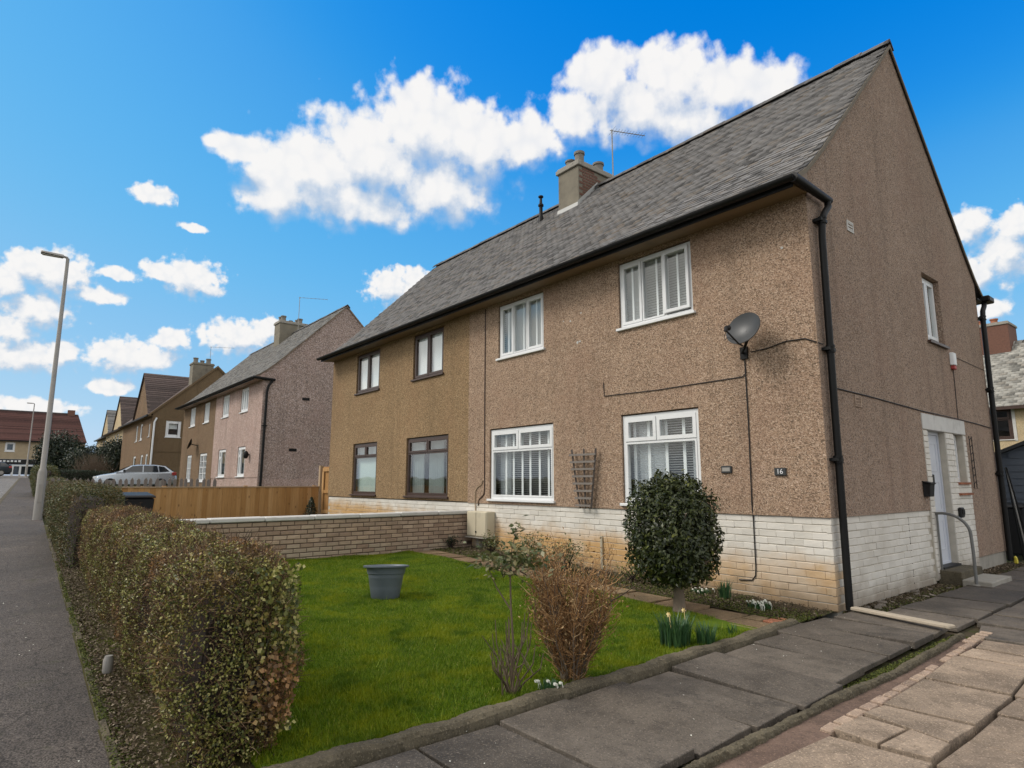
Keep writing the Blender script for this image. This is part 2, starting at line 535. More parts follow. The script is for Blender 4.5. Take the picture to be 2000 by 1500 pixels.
    m['road'] = asphalt('road_asphalt', (0.17, 0.16, 0.15), 0.7)
    m['slab_dark'] = slab_mat('slab_dark', (0.075, 0.064, 0.053), (0.13, 0.11, 0.089), (0.032, 0.029, 0.025), 0.7)
    m['slab_sand'] = slab_mat('slab_sandstone', (0.225, 0.175, 0.13), (0.31, 0.24, 0.178), (0.11, 0.085, 0.062), 0.85)
    m['slab_rough'] = slab_mat('slab_rough_stone', (0.20, 0.155, 0.115), (0.26, 0.20, 0.15), (0.10, 0.08, 0.06), 0.85)
    m['slab_brown'] = slab_mat('slab_garden', (0.15, 0.10, 0.06), (0.20, 0.145, 0.085), (0.06, 0.05, 0.03), 0.85)
    m['sett'] = slab_mat('sett', (0.30, 0.22, 0.17), (0.36, 0.27, 0.20), (0.16, 0.12, 0.09), 0.85)
    m['sett_red'] = slab_mat('sett_red', (0.30, 0.115, 0.065), (0.36, 0.15, 0.085), (0.16, 0.08, 0.05), 0.85)
    m['red_concrete'] = slab_mat('red_concrete', (0.115, 0.078, 0.06), (0.145, 0.098, 0.075), (0.06, 0.045, 0.035), 0.85)
    m['kerb_old'] = slab_mat('kerb_old', (0.075, 0.064, 0.043), (0.115, 0.097, 0.066), (0.028, 0.026, 0.015), 0.9)
    m['soil'] = soil('soil', (0.045, 0.033, 0.022), (0.10, 0.08, 0.05), (0.05, 0.065, 0.015))
    m['verge'] = soil('verge_soil', (0.05, 0.042, 0.02), (0.085, 0.075, 0.03), (0.075, 0.085, 0.012))
    m['lawn'] = soil('lawn_base', (0.07, 0.12, 0.006), (0.11, 0.17, 0.01), (0.06, 0.11, 0.005))
    m['ground'] = soil('ground', (0.05, 0.06, 0.02), (0.08, 0.085, 0.03), (0.06, 0.055, 0.035))
    m['grass'] = grass_mat()
    m['wall_brick'] = wall_brick()
    m['wall_mortar'] = plain('wall_mortar', (0.12, 0.088, 0.066), 0.95, 0.3, 8, 0.4)
    m['coping'] = plain('coping_white', (0.56, 0.55, 0.52), 0.8, 0.15, 5, 0.3, dirt=0.35)
    m['fence'] = fence_wood()
    m['fence_cap'] = plain('fence_cap', (0.40, 0.29, 0.18), 0.7, 0.15, 4)
    m['bark'] = plain('bark', (0.17, 0.13, 0.095), 0.9, 0.35, 18, 0.5)
    m['bark_dark'] = plain('bark_dark', (0.035, 0.024, 0.018), 0.9, 0.35, 14, 0.4)
    m['twig'] = leaf_mat('dry_twig', [(0, (0.12, 0.06, 0.024, 1)), (0.5, (0.33, 0.175, 0.068, 1)), (0.85, (0.48, 0.285, 0.12, 1)), (1, (0.6, 0.43, 0.23, 1))], 0.8, 0.1)
    m['laurel'] = leaf_mat('evergreen_leaf', [(0, (0.014, 0.022, 0.007, 1)), (0.5, (0.034, 0.047, 0.012, 1)), (0.9, (0.066, 0.08, 0.02, 1)), (1, (0.15, 0.16, 0.035, 1))], 0.42, 0.14)
    m['dark_leaf'] = leaf_mat('dark_leaf', [(0, (0.010, 0.018, 0.010, 1)), (0.6, (0.02, 0.034, 0.016, 1)), (1, (0.045, 0.06, 0.025, 1))], 0.5, 0.15)
    m['hedge_leaf'] = leaf_mat('hedge_leaf', [(0, (0.035, 0.05, 0.010, 1)), (0.35, (0.10, 0.115, 0.02, 1)), (0.7, (0.26, 0.25, 0.05, 1)), (1, (0.5, 0.46, 0.18, 1))], 0.4, 0.2, ((0.27, 0.145, 0.055), 2.3, 0.48, 0.62))
    m['hedge_far'] = leaf_mat('hedge_far_leaf', [(0, (0.03, 0.045, 0.012, 1)), (0.6, (0.07, 0.085, 0.022, 1)), (1, (0.17, 0.15, 0.05, 1))], 0.5, 0.2, ((0.13, 0.09, 0.035), 1.7, 0.5, 0.68))
    m['rose_leaf'] = leaf_mat('rose_leaf', [(0, (0.05, 0.07, 0.02, 1)), (0.6, (0.10, 0.12, 0.035, 1)), (1, (0.28, 0.24, 0.12, 1))], 0.45, 0.25)
    m['blade'] = leaf_mat('bulb_leaf', [(0, (0.025, 0.075, 0.03, 1)), (1, (0.07, 0.15, 0.05, 1))], 0.45, 0.25)
    m['hedge_twig'] = leaf_mat('hedge_twig', [(0, (0.04, 0.022, 0.012, 1)), (0.5, (0.11, 0.06, 0.03, 1)), (0.85, (0.19, 0.11, 0.055, 1)), (1, (0.34, 0.25, 0.15, 1))], 0.8, 0.1)
    m['verge_mortar'] = plain('verge_mortar', (0.17, 0.145, 0.11), 0.95, 0.3, 6, 0.4, dirt=0.4)
    m['rose_stem'] = plain('rose_stem', (0.11, 0.08, 0.05), 0.8, 0.5, 14, 0.3)
    m['rail_steel'] = plain('rail_steel', (0.14, 0.14, 0.135), 0.45, 0.2, 6)
    m['trellis_bar'] = plain('trellis_bar', (0.19, 0.165, 0.145), 0.85, 0.35, 12, 0.4, dirt=0.2)
    m['petal'] = plain('petal_white', (0.75, 0.75, 0.66), 0.6, 0.1, 9)
    m['petal_cream'] = plain('petal_cream', (0.78, 0.62, 0.30), 0.6, 0.1, 9)
    m['litter'] = leaf_mat('dead_leaf', [(0, (0.04, 0.028, 0.018, 1)), (0.6, (0.12, 0.085, 0.05, 1)), (1, (0.28, 0.23, 0.16, 1))], 0.8, 0.1)
    m['moss'] = leaf_mat('moss', [(0, (0.04, 0.055, 0.01, 1)), (0.7, (0.09, 0.11, 0.015, 1)), (1, (0.15, 0.15, 0.03, 1))], 0.9, 0.1)
    m['stone_chip'] = slab_mat('stone_chip', (0.10, 0.085, 0.07), (0.20, 0.17, 0.14), (0.05, 0.045, 0.035), 0.9)
    m['plant_pot'] = plain('plant_pot_grey', (0.11, 0.132, 0.155), 0.45, 0.08, 4, dirt=0.1)
    m['paint_silver'] = plain('car_silver', (0.42, 0.46, 0.50), 0.25, 0.03, 2, metal=0.5)
    m['paint_dark'] = plain('car_dark', (0.03, 0.04, 0.05), 0.25, 0.03, 2, metal=0.3)
    m['car_glass'] = plain('car_glass', (0.02, 0.025, 0.03), 0.06, 0.1, 2, spec=0.8)
    m['tyre'] = plain('tyre', (0.015, 0.015, 0.015), 0.85, 0.2, 9)
    m['shed'] = plain('shed_blue_grey', (0.085, 0.102, 0.128), 0.6, 0.12, 3, 0.15, dirt=0.1)
    m['felt'] = plain('roof_felt', (0.035, 0.037, 0.04), 0.9, 0.25, 10, 0.4)
    m['picket'] = plain('picket_wood', (0.20, 0.17, 0.15), 0.9, 0.3, 9, 0.3, dirt=0.4)
    m['sand_wall'] = plain('sandstone_wall', (0.40, 0.32, 0.21), 0.9, 0.2, 3, 0.3, dirt=0.2)
    m['brick_red'] = plain('brick_red', (0.155, 0.075, 0.052), 0.9, 0.4, 14, 0.4, dirt=0.4)
    m['cable'] = plain('cable_black', (0.015, 0.013, 0.012), 0.6, 0.2, 5)
    m['cable_pale'] = plain('cable_pale', (0.34, 0.25, 0.16), 0.6, 0.1, 5)
    m['sign'] = plain('plaque', (0.03, 0.032, 0.033), 0.5, 0.2, 8)
    m['plank'] = plain('plank_pale', (0.40, 0.34, 0.26), 0.85, 0.3, 12, 0.4, dirt=0.3)


def asphalt(name, c, k):
    n = N(name)
    a = n.noise(0.8, 9, 0.7, None, 0.5)
    g = n.noise(95, 4, 0.65)
    base = n.mix(n.sm(g, 0.38, 0.64), tuple(x * 0.35 for x in c), tuple(x * 1.75 for x in c))
    base = n.hsv(base, n.math('MULTIPLY_ADD', a, 1.7, 0.15))
    pits = n.sm(n.noise(24, 7, 0.78), 0.53, 0.61)
    base = n.mix(n.math('MULTIPLY', pits, 0.75 * k), base, tuple(x * 0.22 for x in c))
    pale = n.sm(n.noise(5, 8, 0.75), 0.56, 0.68)
    base = n.mix(n.math('MULTIPLY', pale, 0.45 * k), base, tuple(x * 1.9 for x in c))
    moss = n.sm(n.noise(3.1, 8, 0.7), 0.57, 0.7)
    base = n.mix(n.math('MULTIPLY', moss, 0.45 * k), base, (c[0] * 0.6, c[1] * 0.72, c[2] * 0.35))
    dd = nd(n.t, 'ShaderNodeVectorMath', operation='ADD')
    lk(n.t, n.pos, dd.inputs[0])
    lk(n.t, n.vmul(n.noise(4, 4, 0.6, color=True), (0.25, 0.25, 0.0)), dd.inputs[1])
    cr = n.sm(n.voro(0.9, dd.outputs[0], 'Distance', 'DISTANCE_TO_EDGE'), 0.012, 0.0)
    base = n.mix(n.math('MULTIPLY', cr, 0.55 * k), base, tuple(x * 0.2 for x in c))
    nm = n.bump(g, 0.9, 0.008, n.bump(pits, -0.8, 0.012, n.bump(n.noise(5, 5), 0.6, 0.03)))
    return n.set(base, n.math('MULTIPLY_ADD', a, 0.3, 0.65), nm, spec=0.25)


def soil(name, c0, c1, c2):
    n = N(name)
    base = n.mix(n.noise(14, 8, 0.7), c0, c1)
    base = n.mix(n.sm(n.noise(2.3, 6, 0.65), 0.45, 0.68), base, c2)
    nm = n.bump(n.noise(40, 6, 0.7), 0.9, 0.02)
    return n.set(base, 0.95, nm, spec=0.15)


def grass_mat():
    n = N('grass_blade')
    r = n.rnd()
    base = n.ramp(r, [(0, (0.055, 0.115, 0.004, 1)), (0.5, (0.125, 0.205, 0.008, 1)), (0.92, (0.21, 0.29, 0.016, 1)), (1, (0.38, 0.35, 0.09, 1))])
    a = n.noise(1.9, 7, 0.68)
    base = n.mix(n.sm(a, 0.46, 0.64), base, n.mix(r, (0.155, 0.215, 0.004), (0.29, 0.31, 0.012)))
    base = n.mix(n.math('MULTIPLY', n.sm(n.noise(2.7, 5, 0.6), 0.5, 0.68), 0.75), base, (0.04, 0.10, 0.004))
    m = n.set(base, 0.55, spec=0.25)
    tr = nd(n.t, 'ShaderNodeBsdfTranslucent')
    put(n.t, tr.inputs[0], base)
    ms = nd(n.t, 'ShaderNodeMixShader')
    ms.inputs[0].default_value = 0.3
    lk(n.t, n.b.outputs[0], ms.inputs[1])
    lk(n.t, tr.outputs[0], ms.inputs[2])
    lk(n.t, ms.outputs[0], n.o.inputs[0])
    return m


def wall_brick():
    n = N('wall_brick')
    r = n.rnd()
    base = n.ramp(r, [(0, (0.33, 0.235, 0.17, 1)), (0.3, (0.38, 0.28, 0.205, 1)), (0.6, (0.41, 0.31, 0.23, 1)), (0.85, (0.45, 0.33, 0.235, 1)), (1, (0.5, 0.39, 0.29, 1))])
    base = n.hsv(base, n.math('MULTIPLY_ADD', n.noise(5, 6, 0.65), 0.8, 0.6))
    z = n.xyz()[2]
    pale = n.math('MULTIPLY', n.sm(n.math('ADD', z, n.math('MULTIPLY_ADD', n.noise(2, 4), -0.35, 0.17)), 0.50, 0.25), n.sm(r, 0.35, 0.6))
    base = n.mix(n.math('MULTIPLY', pale, 0.75), base, (0.42, 0.35, 0.26))
    nm = n.bump(n.noise(70, 5, 0.65), 0.6, 0.006)
    return n.set(base, 0.9, nm, spec=0.2)


def fence_wood():
    n = N('fence_wood')
    r = n.rnd()
    base = n.ramp(r, [(0, (0.36, 0.19, 0.065, 1)), (0.5, (0.43, 0.24, 0.09, 1)), (1, (0.5, 0.30, 0.13, 1))])
    off = nd(n.t, 'ShaderNodeCombineXYZ')
    lk(n.t, wm(n.t, 'MULTIPLY', r, 40.0), off.inputs[0])
    v = nd(n.t, 'ShaderNodeVectorMath', operation='ADD')
    lk(n.t, n.vmul(n.pos, (14, 14, 0.9)), v.inputs[0])
    lk(n.t, off.outputs[0], v.inputs[1])
    g = n.noise(2.2, 6, 0.65, v.outputs[0], 0.6)
    base = n.hsv(base, n.math('MULTIPLY_ADD', g, 0.9, 0.55))
    v2 = nd(n.t, 'ShaderNodeVectorMath', operation='ADD')
    lk(n.t, n.vmul(n.pos, (7, 7, 3)), v2.inputs[0])
    lk(n.t, off.outputs[0], v2.inputs[1])
    kn = n.sm(n.voro(1.0, v2.outputs[0]), 0.16, 0.05)
    base = n.mix(n.math('MULTIPLY', kn, 0.7), base, (0.09, 0.04, 0.015))
    nm = n.bump(g, 0.4, 0.004)
    return n.set(base, 0.7, nm, spec=0.3)


mats()


# ------------------------------------------------------------------ geometry helpers
WL = {}


def g(x):
    """Height of the gently rising street at x."""
    return -0.027 * max(min(x, 0.0), -88.0)


def tag(o, label=None, cat=None, group=None, kind=None):
    if label:
        o['label'] = label
    if cat:
        o['category'] = cat
    if group:
        o['group'] = group
    if kind:
        o['kind'] = kind
    return o


def thing(name, label, cat, loc, group=None):
    o = bpy.data.objects.new(name, None)
    o.empty_display_size = 0.2
    COL.objects.link(o)
    o.location = loc
    WL[o] = Vector(loc)
    return tag(o, label, cat, group)


def link(name, me, mat, parent):
    o = bpy.data.objects.new(name, me)
    COL.objects.link(o)
    if mat is not None and not me.materials:
        me.materials.append(MT[mat] if isinstance(mat, str) else mat)
    if parent is not None:
        o.parent = parent
        WL[o] = WL[parent].copy()
    else:
        WL[o] = Vector((0, 0, 0))
    return o


def piece(name, me, mat, parent, loc, rot=None, scale=None):
    """An object that shares mesh data with its likes; loc in world space."""
    o = link(name, me, mat, parent)
    o.location = Vector(loc) - (WL[parent] if parent is not None else Vector((0, 0, 0)))
    if rot is not None:
        o.rotation_euler = rot
    if scale is not None:
        o.scale = scale
    return o


class MB:
    def __init__(s, T=None):
        s.v, s.f, s.T = [], [], T

    def add(s, vs, fs):
        o = len(s.v)
        s.v += [tuple(s.T(*p)) if s.T else tuple(p) for p in vs]
        s.f += [tuple(i + o for i in f) for f in fs]
        return s

    def box(s, x0, x1, y0, y1, z0, z1):
        return s.add([(x0, y0, z0), (x1, y0, z0), (x1, y1, z0), (x0, y1, z0), (x0, y0, z1), (x1, y0, z1), (x1, y1, z1), (x0, y1, z1)],
                     [(0, 3, 2, 1), (4, 5, 6, 7), (0, 1, 5, 4), (1, 2, 6, 5), (2, 3, 7, 6), (3, 0, 4, 7)])

    def quad(s, a, b, c, d):
        return s.add([a, b, c, d], [(0, 1, 2, 3)])

    def poly(s, pts):
        return s.add(pts, [tuple(range(len(pts)))])

    def prism(s, pts, z0, z1, top=None):
        n = len(pts)
        top = top or pts
        z1s = z1 if isinstance(z1, (list, tuple)) else [z1] * n
        vs = [(p[0], p[1], z0) for p in pts] + [(p[0], p[1], z) for p, z in zip(top, z1s)]
        fs = [tuple(range(n - 1, -1, -1)), tuple(range(n, 2 * n))]
        fs += [(i, (i + 1) % n, n + (i + 1) % n, n + i) for i in range(n)]
        return s.add(vs, fs)

    def extrude(s, pts3, vec):
        n = len(pts3)
        vs = [tuple(p) for p in pts3] + [tuple(p[i] + vec[i] for i in range(3)) for p in pts3]
        fs = [tuple(range(n - 1, -1, -1)), tuple(range(n, 2 * n))]
        fs += [(i, (i + 1) % n, n + (i + 1) % n, n + i) for i in range(n)]
        return s.add(vs, fs)

    def tube(s, path, r, n=8, caps=True):
        path = [Vector(p) for p in path]
        rs = r if isinstance(r, (list, tuple)) else [r] * len(path)
        vs, fs = [], []
        up0 = None
        for i, p in enumerate(path):
            d = (path[min(i + 1, len(path) - 1)] - path[max(i - 1, 0)]).normalized()
            if up0 is None:
                up0 = Vector((0, 0, 1)) if abs(d.z) < 0.9 else Vector((1, 0, 0))
            a = d.cross(up0).normalized()
            b = d.cross(a).normalized()
            up0 = -b if b.dot(up0) < 0 else b
            a = d.cross(up0).normalized()
            b = up0 = a.cross(d).normalized()
            for k in range(n):
                t = 2 * math.pi * k / n
                vs.append(tuple(p + (a * math.cos(t) + b * math.sin(t)) * rs[i]))
        for i in range(len(path) - 1):
            for k in range(n):
                fs.append((i * n + k, i * n + (k + 1) % n, (i + 1) * n + (k + 1) % n, (i + 1) * n + k))
        if caps:
            fs.append(tuple(range(n - 1, -1, -1)))
            fs.append(tuple(range((len(path) - 1) * n, len(path) * n)))
        return s.add(vs, fs)

    def lathe(s, prof, c, n=20, close=False):
        vs, fs = [], []
        for r, z in prof:
            for k in range(n):
                t = 2 * math.pi * k / n
                vs.append((c[0] + r * math.cos(t), c[1] + r * math.sin(t), c[2] + z))
        m = len(prof)
        for i in range(m - 1):
            for k in range(n):
                fs.append((i * n + k, i * n + (k + 1) % n, (i + 1) * n + (k + 1) % n, (i + 1) * n + k))
        fs.append(tuple(range(n - 1, -1, -1)))
        fs.append(tuple(range((m - 1) * n, m * n)))
        return s.add(vs, fs)

    def ring(s, u0, u1, v0, v1, t, w0, w1):
        """Rectangular frame in (u, v), from depth w0 to w1."""
        s.box(u0, u0 + t, v0, v1, w0, w1)
        s.box(u1 - t, u1, v0, v1, w0, w1)
        s.box(u0 + t, u1 - t, v0, v0 + t, w0, w1)
        s.box(u0 + t, u1 - t, v1 - t, v1, w0, w1)
        return s

    def build(s, name, mat, parent=None, smooth=False, bevel=0.0, seg=1):
        me = bpy.data.meshes.new(name)
        off = WL[parent] if parent is not None else Vector((0, 0, 0))
        me.from_pydata([(x - off.x, y - off.y, z - off.z) for x, y, z in s.v], [], s.f)
        if bevel:
            bm = bmesh.new()
            bm.from_mesh(me)
            bmesh.ops.recalc_face_normals(bm, faces=bm.faces)
            bmesh.ops.bevel(bm, geom=[e for e in bm.edges if e.calc_face_angle(0) > 0.5], offset=bevel, segments=seg, affect='EDGES', profile=0.5, clamp_overlap=True)
            bm.to_mesh(me)
            bm.free()
        if smooth:
            me.polygons.foreach_set('use_smooth', [True] * len(me.polygons))
            me.set_sharp_from_angle(angle=R(40))
        me.update()
        return link(name, me, mat, parent)


def mesh_np(name, verts, k, mat, parent=None):
    """Mesh of many separate k-gons; verts (n*k, 3) world coordinates."""
    me = bpy.data.meshes.new(name)
    n = len(verts) // k
    if parent is not None:
        verts = verts - np.array(WL[parent])
    me.vertices.add(n * k)
    me.vertices.foreach_set('co', np.ascontiguousarray(verts, np.float32).ravel())
    me.loops.add(n * k)
    me.loops.foreach_set('vertex_index', np.arange(n * k, dtype=np.int32))
    me.polygons.add(n)
    me.polygons.foreach_set('loop_start', np.arange(0, n * k, k, dtype=np.int32))
    me.update(calc_edges=True)
    return link(name, me, mat, parent)


def unit(a):
    return a / np.maximum(np.linalg.norm(a, axis=1, keepdims=True), 1e-9)


def leaves(name, P, Nn, size, mat, parent=None, aspect=0.5, jit=0.6, fold=0.15, droop=0.0):
    """Folded leaf-shaped quads at P facing roughly along Nn."""
    n = len(P)
    nn = unit(Nn + RNG.normal(0, jit, (n, 3)))
    d = unit(np.cross(nn, RNG.normal(0, 1, (n, 3))))
    d[:, 2] -= droop
    d = unit(d)
    s = unit(np.cross(nn, d))
    L = (size * RNG.uniform(0.6, 1.3, n))[:, None] if np.isscalar(size) else size[:, None]
    Wd = L * aspect * 0.5
    v = np.empty((n, 4, 3))
    v[:, 0] = P - d * L * 0.5
    v[:, 1] = P + s * Wd + nn * fold * L
    v[:, 2] = P + d * L * 0.5
    v[:, 3] = P - s * Wd + nn * fold * L
    return mesh_np(name, v.reshape(-1, 3), 4, mat, parent)


def lump(x, y, z, k=1.0, seed=0.0):
    """Cheap smooth pseudo-noise in about -1..1."""
    return (np.sin(x * 2.1 * k + seed) * np.cos(y * 2.7 * k + 1.3 * seed) + np.sin(z * 3.1 * k + x * 1.7 * k + seed * 2.1) + np.cos(y * 4.3 * k - z * 1.9 * k + x * 3.3 * k)) / 3


# ------------------------------------------------------------------ the setting: ground, footway, road, lawn
def strip(name, xs, y0, y1, dz, mat, label, cat=None, ny=2, rough=0.0, kind='structure'):
    """Sheet following the slope; y0, y1 are functions of x."""
    mb = MB()
    V = []
    for x in xs:
        for j in range(ny):
            t = j / (ny - 1)
            y = y0(x) * (1 - t) + y1(x) * t
            V.append((x, y, g(x) + dz + (random.uniform(-rough, rough) if rough else 0)))
    F = []
    for i in range(len(xs) - 1):
        for j in range(ny - 1):
            a = i * ny + j
            F.append((a, a + 1, a + ny + 1, a + ny))
    mb.add(V, F)
    o = mb.build(name, mat, None, smooth=True)
    return tag(o, label, cat, kind=kind)


def lin(a, b, n):
    return [a + (b - a) * i / n for i in range(n + 1)]


strip('ground', [600, 200, 60, 20, 5, 0, -10, -20, -40, -60, -88, -130, -300, -900], lambda x: -600, lambda x: 600, -0.12, 'ground', 'dull green earth around houses and gardens', 'ground')
foot_r = lambda x: -6.89 - 0.0265 * (x + 0.66)
foot_l = lambda x: -8.2 - 0.034 * x
strip('footway', lin(30, 0, 30) + lin(-0.5, -72, 90), foot_l, foot_r, 0.0, 'asphalt', 'dark worn asphalt footway beside the clipped hedge', 'pavement', 5, 0.004)
strip('road', lin(40, 0, 10) + lin(-2, -72, 30), lambda x: -15.5 - 0.034 * x, lambda x: foot_l(x) - 0.13, -0.06, 'road', 'grey street running uphill along the footway', 'road', 3)
strip('side_road', lin(-72, -84, 6), lambda x: -60, lambda x: 40, -0.02, 'road', 'pale side road crossing the end of the street', 'road', 3)
strip('kerb', lin(30, -72, 60), lambda x: foot_l(x) - 0.13, lambda x: foot_l(x) - 0.004, 0.005, 'kerb_old', 'concrete kerb along the street edge of the footway', 'kerb', 2)
mb = MB()
for i in range(60):
    x0, x1 = 30 - i * 1.7, 30 - (i + 1) * 1.7
    mb.quad((x0, foot_l(x0) - 0.132, g(x0) - 0.1), (x1, foot_l(x1) - 0.132, g(x1) - 0.1), (x1, foot_l(x1) - 0.132, g(x1) + 0.005), (x0, foot_l(x0) - 0.132, g(x0) + 0.005))
tag(mb.build('kerb_face', 'concrete'), 'upright concrete face of the street kerb', 'kerb', kind='structure')
strip('verge', lin(0.3, -16, 70), lambda x: foot_r(x) - 0.01, lambda x: foot_r(x) + 0.8, 0.004, 'verge', 'mossy earth verge under the clipped hedge', 'verge', 6, 0.012)
# thin broken concrete edging between footway and verge
mb = MB()
for i in range(42):
    x0 = 0.2 - i * 0.3
    x1 = x0 - 0.285
    w = random.uniform(0.035, 0.055)
    h = random.uniform(0.012, 0.03)
    y = foot_r(x0)
    mb.prism([(x0, y), (x0, y + w), (x1, foot_r(x1) + w), (x1, foot_r(x1))], g(x0) - 0.05, [g(x0) + h, g(x0) + h, g(x1) + h, g(x1) + h])
tag(mb.build('edging', 'kerb_old', bevel=0.006), 'thin old concrete edging between footway and hedge', 'edging', kind='structure')

# lawn sheet, soft swells
LX0, LX1, LY0, LY1 = -7.04, -0.0, -6.32, -1.47


def lawn_h(x, y):
    return 0.018 + 0.022 * np.sin(x * 1.7 + y * 0.9) * np.cos(y * 1.3 - x * 0.4) + 0.008 * np.sin(x * 5.1) * np.cos(y * 4.7)


mb = MB()
nx, ny = 48, 34
V, F = [], []
for i in range(nx + 1):
    for j in range(ny + 1):
        x = LX0 + (LX1 - LX0) * i / nx
        y = LY0 + (LY1 - LY0) * j / ny
        V.append((x, y, g(x) + float(lawn_h(x, y))))
for i in range(nx):
    for j in range(ny):
        a = i * (ny + 1) + j
        F.append((a, a + ny + 1, a + ny + 2, a + 1))
mb.add(V, F)
tag(mb.build('lawn', 'lawn', smooth=True), 'bright green front lawn inside the hedge', 'lawn', kind='structure')
mb = MB()
xs = lin(0.0, -7.1, 40)
V = [(x, y, g(x) + 0.012 + 0.02 * math.sin(x * 7 + y * 9) * math.sin(y * 11 - x * 5)) for x in xs for y in lin(-1.0, 0.02, 8)]
F = [(i * 9 + j, i * 9 + j + 1, i * 9 + j + 10, i * 9 + j + 9) for i in range(40) for j in range(8)]
mb.add(V, F)
tag(mb.build('soil_bed', 'soil', smooth=True), 'dark soil bed along the foot of the white plinth', 'flower bed', kind='structure')
strip('neighbour_ground', lin(-7.2, -15.6, 14), lambda x: -6.2, lambda x: 0.0, 0.0, 'ground', 'rough ground of the left hand front garden behind the brick wall', 'ground', 4)
strip('yard', lin(0.0, 12, 12), lambda x: -6.9, lambda x: 14.0, -0.045, 'soil', 'earth under the paved side path', 'ground', 12)


# grass: many single blades
def make_grass():
    n = 430000
    # denser towards the viewer
    x = RNG.uniform(LX0, LX1, n * 2)
    y = RNG.uniform(LY0, LY1 + 0.02, n * 2)
    d = np.hypot(x - CAM.x, y - CAM.y)
    keep = RNG.uniform(0, 1, n * 2) < np.clip(4.6 / d, 0.35, 1)
    keep &= ~((x > -0.62) & (y > -2.02 + 0.4 * (x + 0.62)))
    keep &= ~((np.hypot(x + 0.1, y + 4.4) < 0.22) & (RNG.uniform(0, 1, n * 2) < 0.7))
    x, y = x[keep][:n], y[keep][:n]
    m = len(x)
    z = -0.027 * np.minimum(x, 0) + lawn_h(x, y) - 0.004
    tuft = 0.5 + 0.5 * np.sin(x * 3.1 + 2 * np.sin(y * 2.3)) * np.cos(y * 2.9 + np.sin(x * 1.9))
    h = RNG.uniform(0.016, 0.036, m) * (0.7 + 0.6 * tuft)
    edge = np.minimum(LX1 - x, y - LY0)
    h *= np.where(edge < 0.07, 1.5, 1.0)
    tall = RNG.uniform(0, 1, m) < 0.012
    h = np.where(tall, h * 2.1, h)
    w = RNG.uniform(0.0022, 0.0042, m)
    a = RNG.uniform(0, 2 * math.pi, m)
    lean = RNG.uniform(0.1, 0.9, m) * h
    b = a + RNG.uniform(-1.2, 1.2, m)
    v = np.empty((m, 3, 3))
    v[:, 0] = np.stack([x - np.cos(a) * w, y - np.sin(a) * w, z], 1)
    v[:, 1] = np.stack([x + np.cos(a) * w, y + np.sin(a) * w, z], 1)
    v[:, 2] = np.stack([x + np.sin(b) * lean, y - np.cos(b) * lean, z + h], 1)
    o = mesh_np('grass', v.reshape(-1, 3), 3, 'grass')
    tag(o, 'short bright green grass covering the front lawn', 'grass', kind='stuff')


make_grass()


# ------------------------------------------------------------------ paving
def slab(parent, name, pts, z, mat, th=0.05, tilt=0.006, bevel=0.004, inset=0.012):
    c = (sum(p[0] for p in pts) / len(pts), sum(p[1] for p in pts) / len(pts))
    sx = 1 - 2 * inset / (max(p[0] for p in pts) - min(p[0] for p in pts))
    sy = 1 - 2 * inset / (max(p[1] for p in pts) - min(p[1] for p in pts))
    q = [(c[0] + (p[0] - c[0]) * sx + random.uniform(-0.004, 0.004), c[1] + (p[1] - c[1]) * sy + random.uniform(-0.004, 0.004)) for p in pts]
    tx, ty = random.uniform(-tilt, tilt), random.uniform(-tilt, tilt)
    zs = [z + (p[0] - c[0]) * tx * 3 + (p[1] - c[1]) * ty * 3 for p in q]
    mb = MB()
    mb.prism(q, z - th, zs)
    return mb.build(name, mat, parent, bevel=bevel)


path = thing('slab_path', 'dark grey concrete slab path leading from the footway to the side door', 'path', (0.7, -3, 0))
path['kind'] = 'structure'
ys = [-7.0, -6.72, -6.15, -5.58, -5.02, -4.45, -3.88, -3.33, -2.71, -2.13, -1.575, -1.03, -0.45, 0.02]
xr = [1.2, 1.2, 1.2, 1.2, 1.2, 1.2, 1.21, 1.23, 1.15, 1.11, 1.10, 1.11, 1.09]
for i in range(len(ys) - 1):
    y0, y1 = ys[i], ys[i + 1]
    xl = 0.17 if y1 < -1.2 else 0.05 if y1 < -0.2 else 0.14
    slab(path, 'slab', [(xl, y0), (xr[i], y0), (xr[i] - 0.02, y1), (xl, y1)], 0.035 + 0.012 * (i % 3 == 1) - 0.01 * (i % 4 == 2), 'slab_dark', tilt=0.009)
for i in range(14):
    y0, y1 = 0.1 + i * 0.62, 0.1 + (i + 1) * 0.62
    slab(path, 'slab', [(0.36, y0), (1.12 + 0.02 * (i % 2), y0), (1.12, y1), (0.36, y1)], 0.018 + 0.006 * (i % 2), 'slab_dark')
    slab(path, 'slab', [(1.15, y0 - 0.2), (1.75, y0 - 0.2), (1.72, y1 - 0.2), (1.15, y1 - 0.2)] if i else [(1.34, -0.2), (1.75, -0.2), (1.72, 0.5), (1.2, 0.5)], 0.012 + 0.006 * (i % 3), 'slab_dark')
    if i % 2 == 0:
        slab(path, 'slab', [(1.76, y0 - 0.3), (2.5, y0 - 0.3), (2.5, y1 + 0.3), (1.74, y1 + 0.3)], 0.012, 'slab_rough')
        slab(path, 'slab', [(2.52, y0 - 0.3), (3.3, y0 - 0.3), (3.3, y1 + 0.3), (2.52, y1 + 0.3)], 0.012, 'slab_rough')

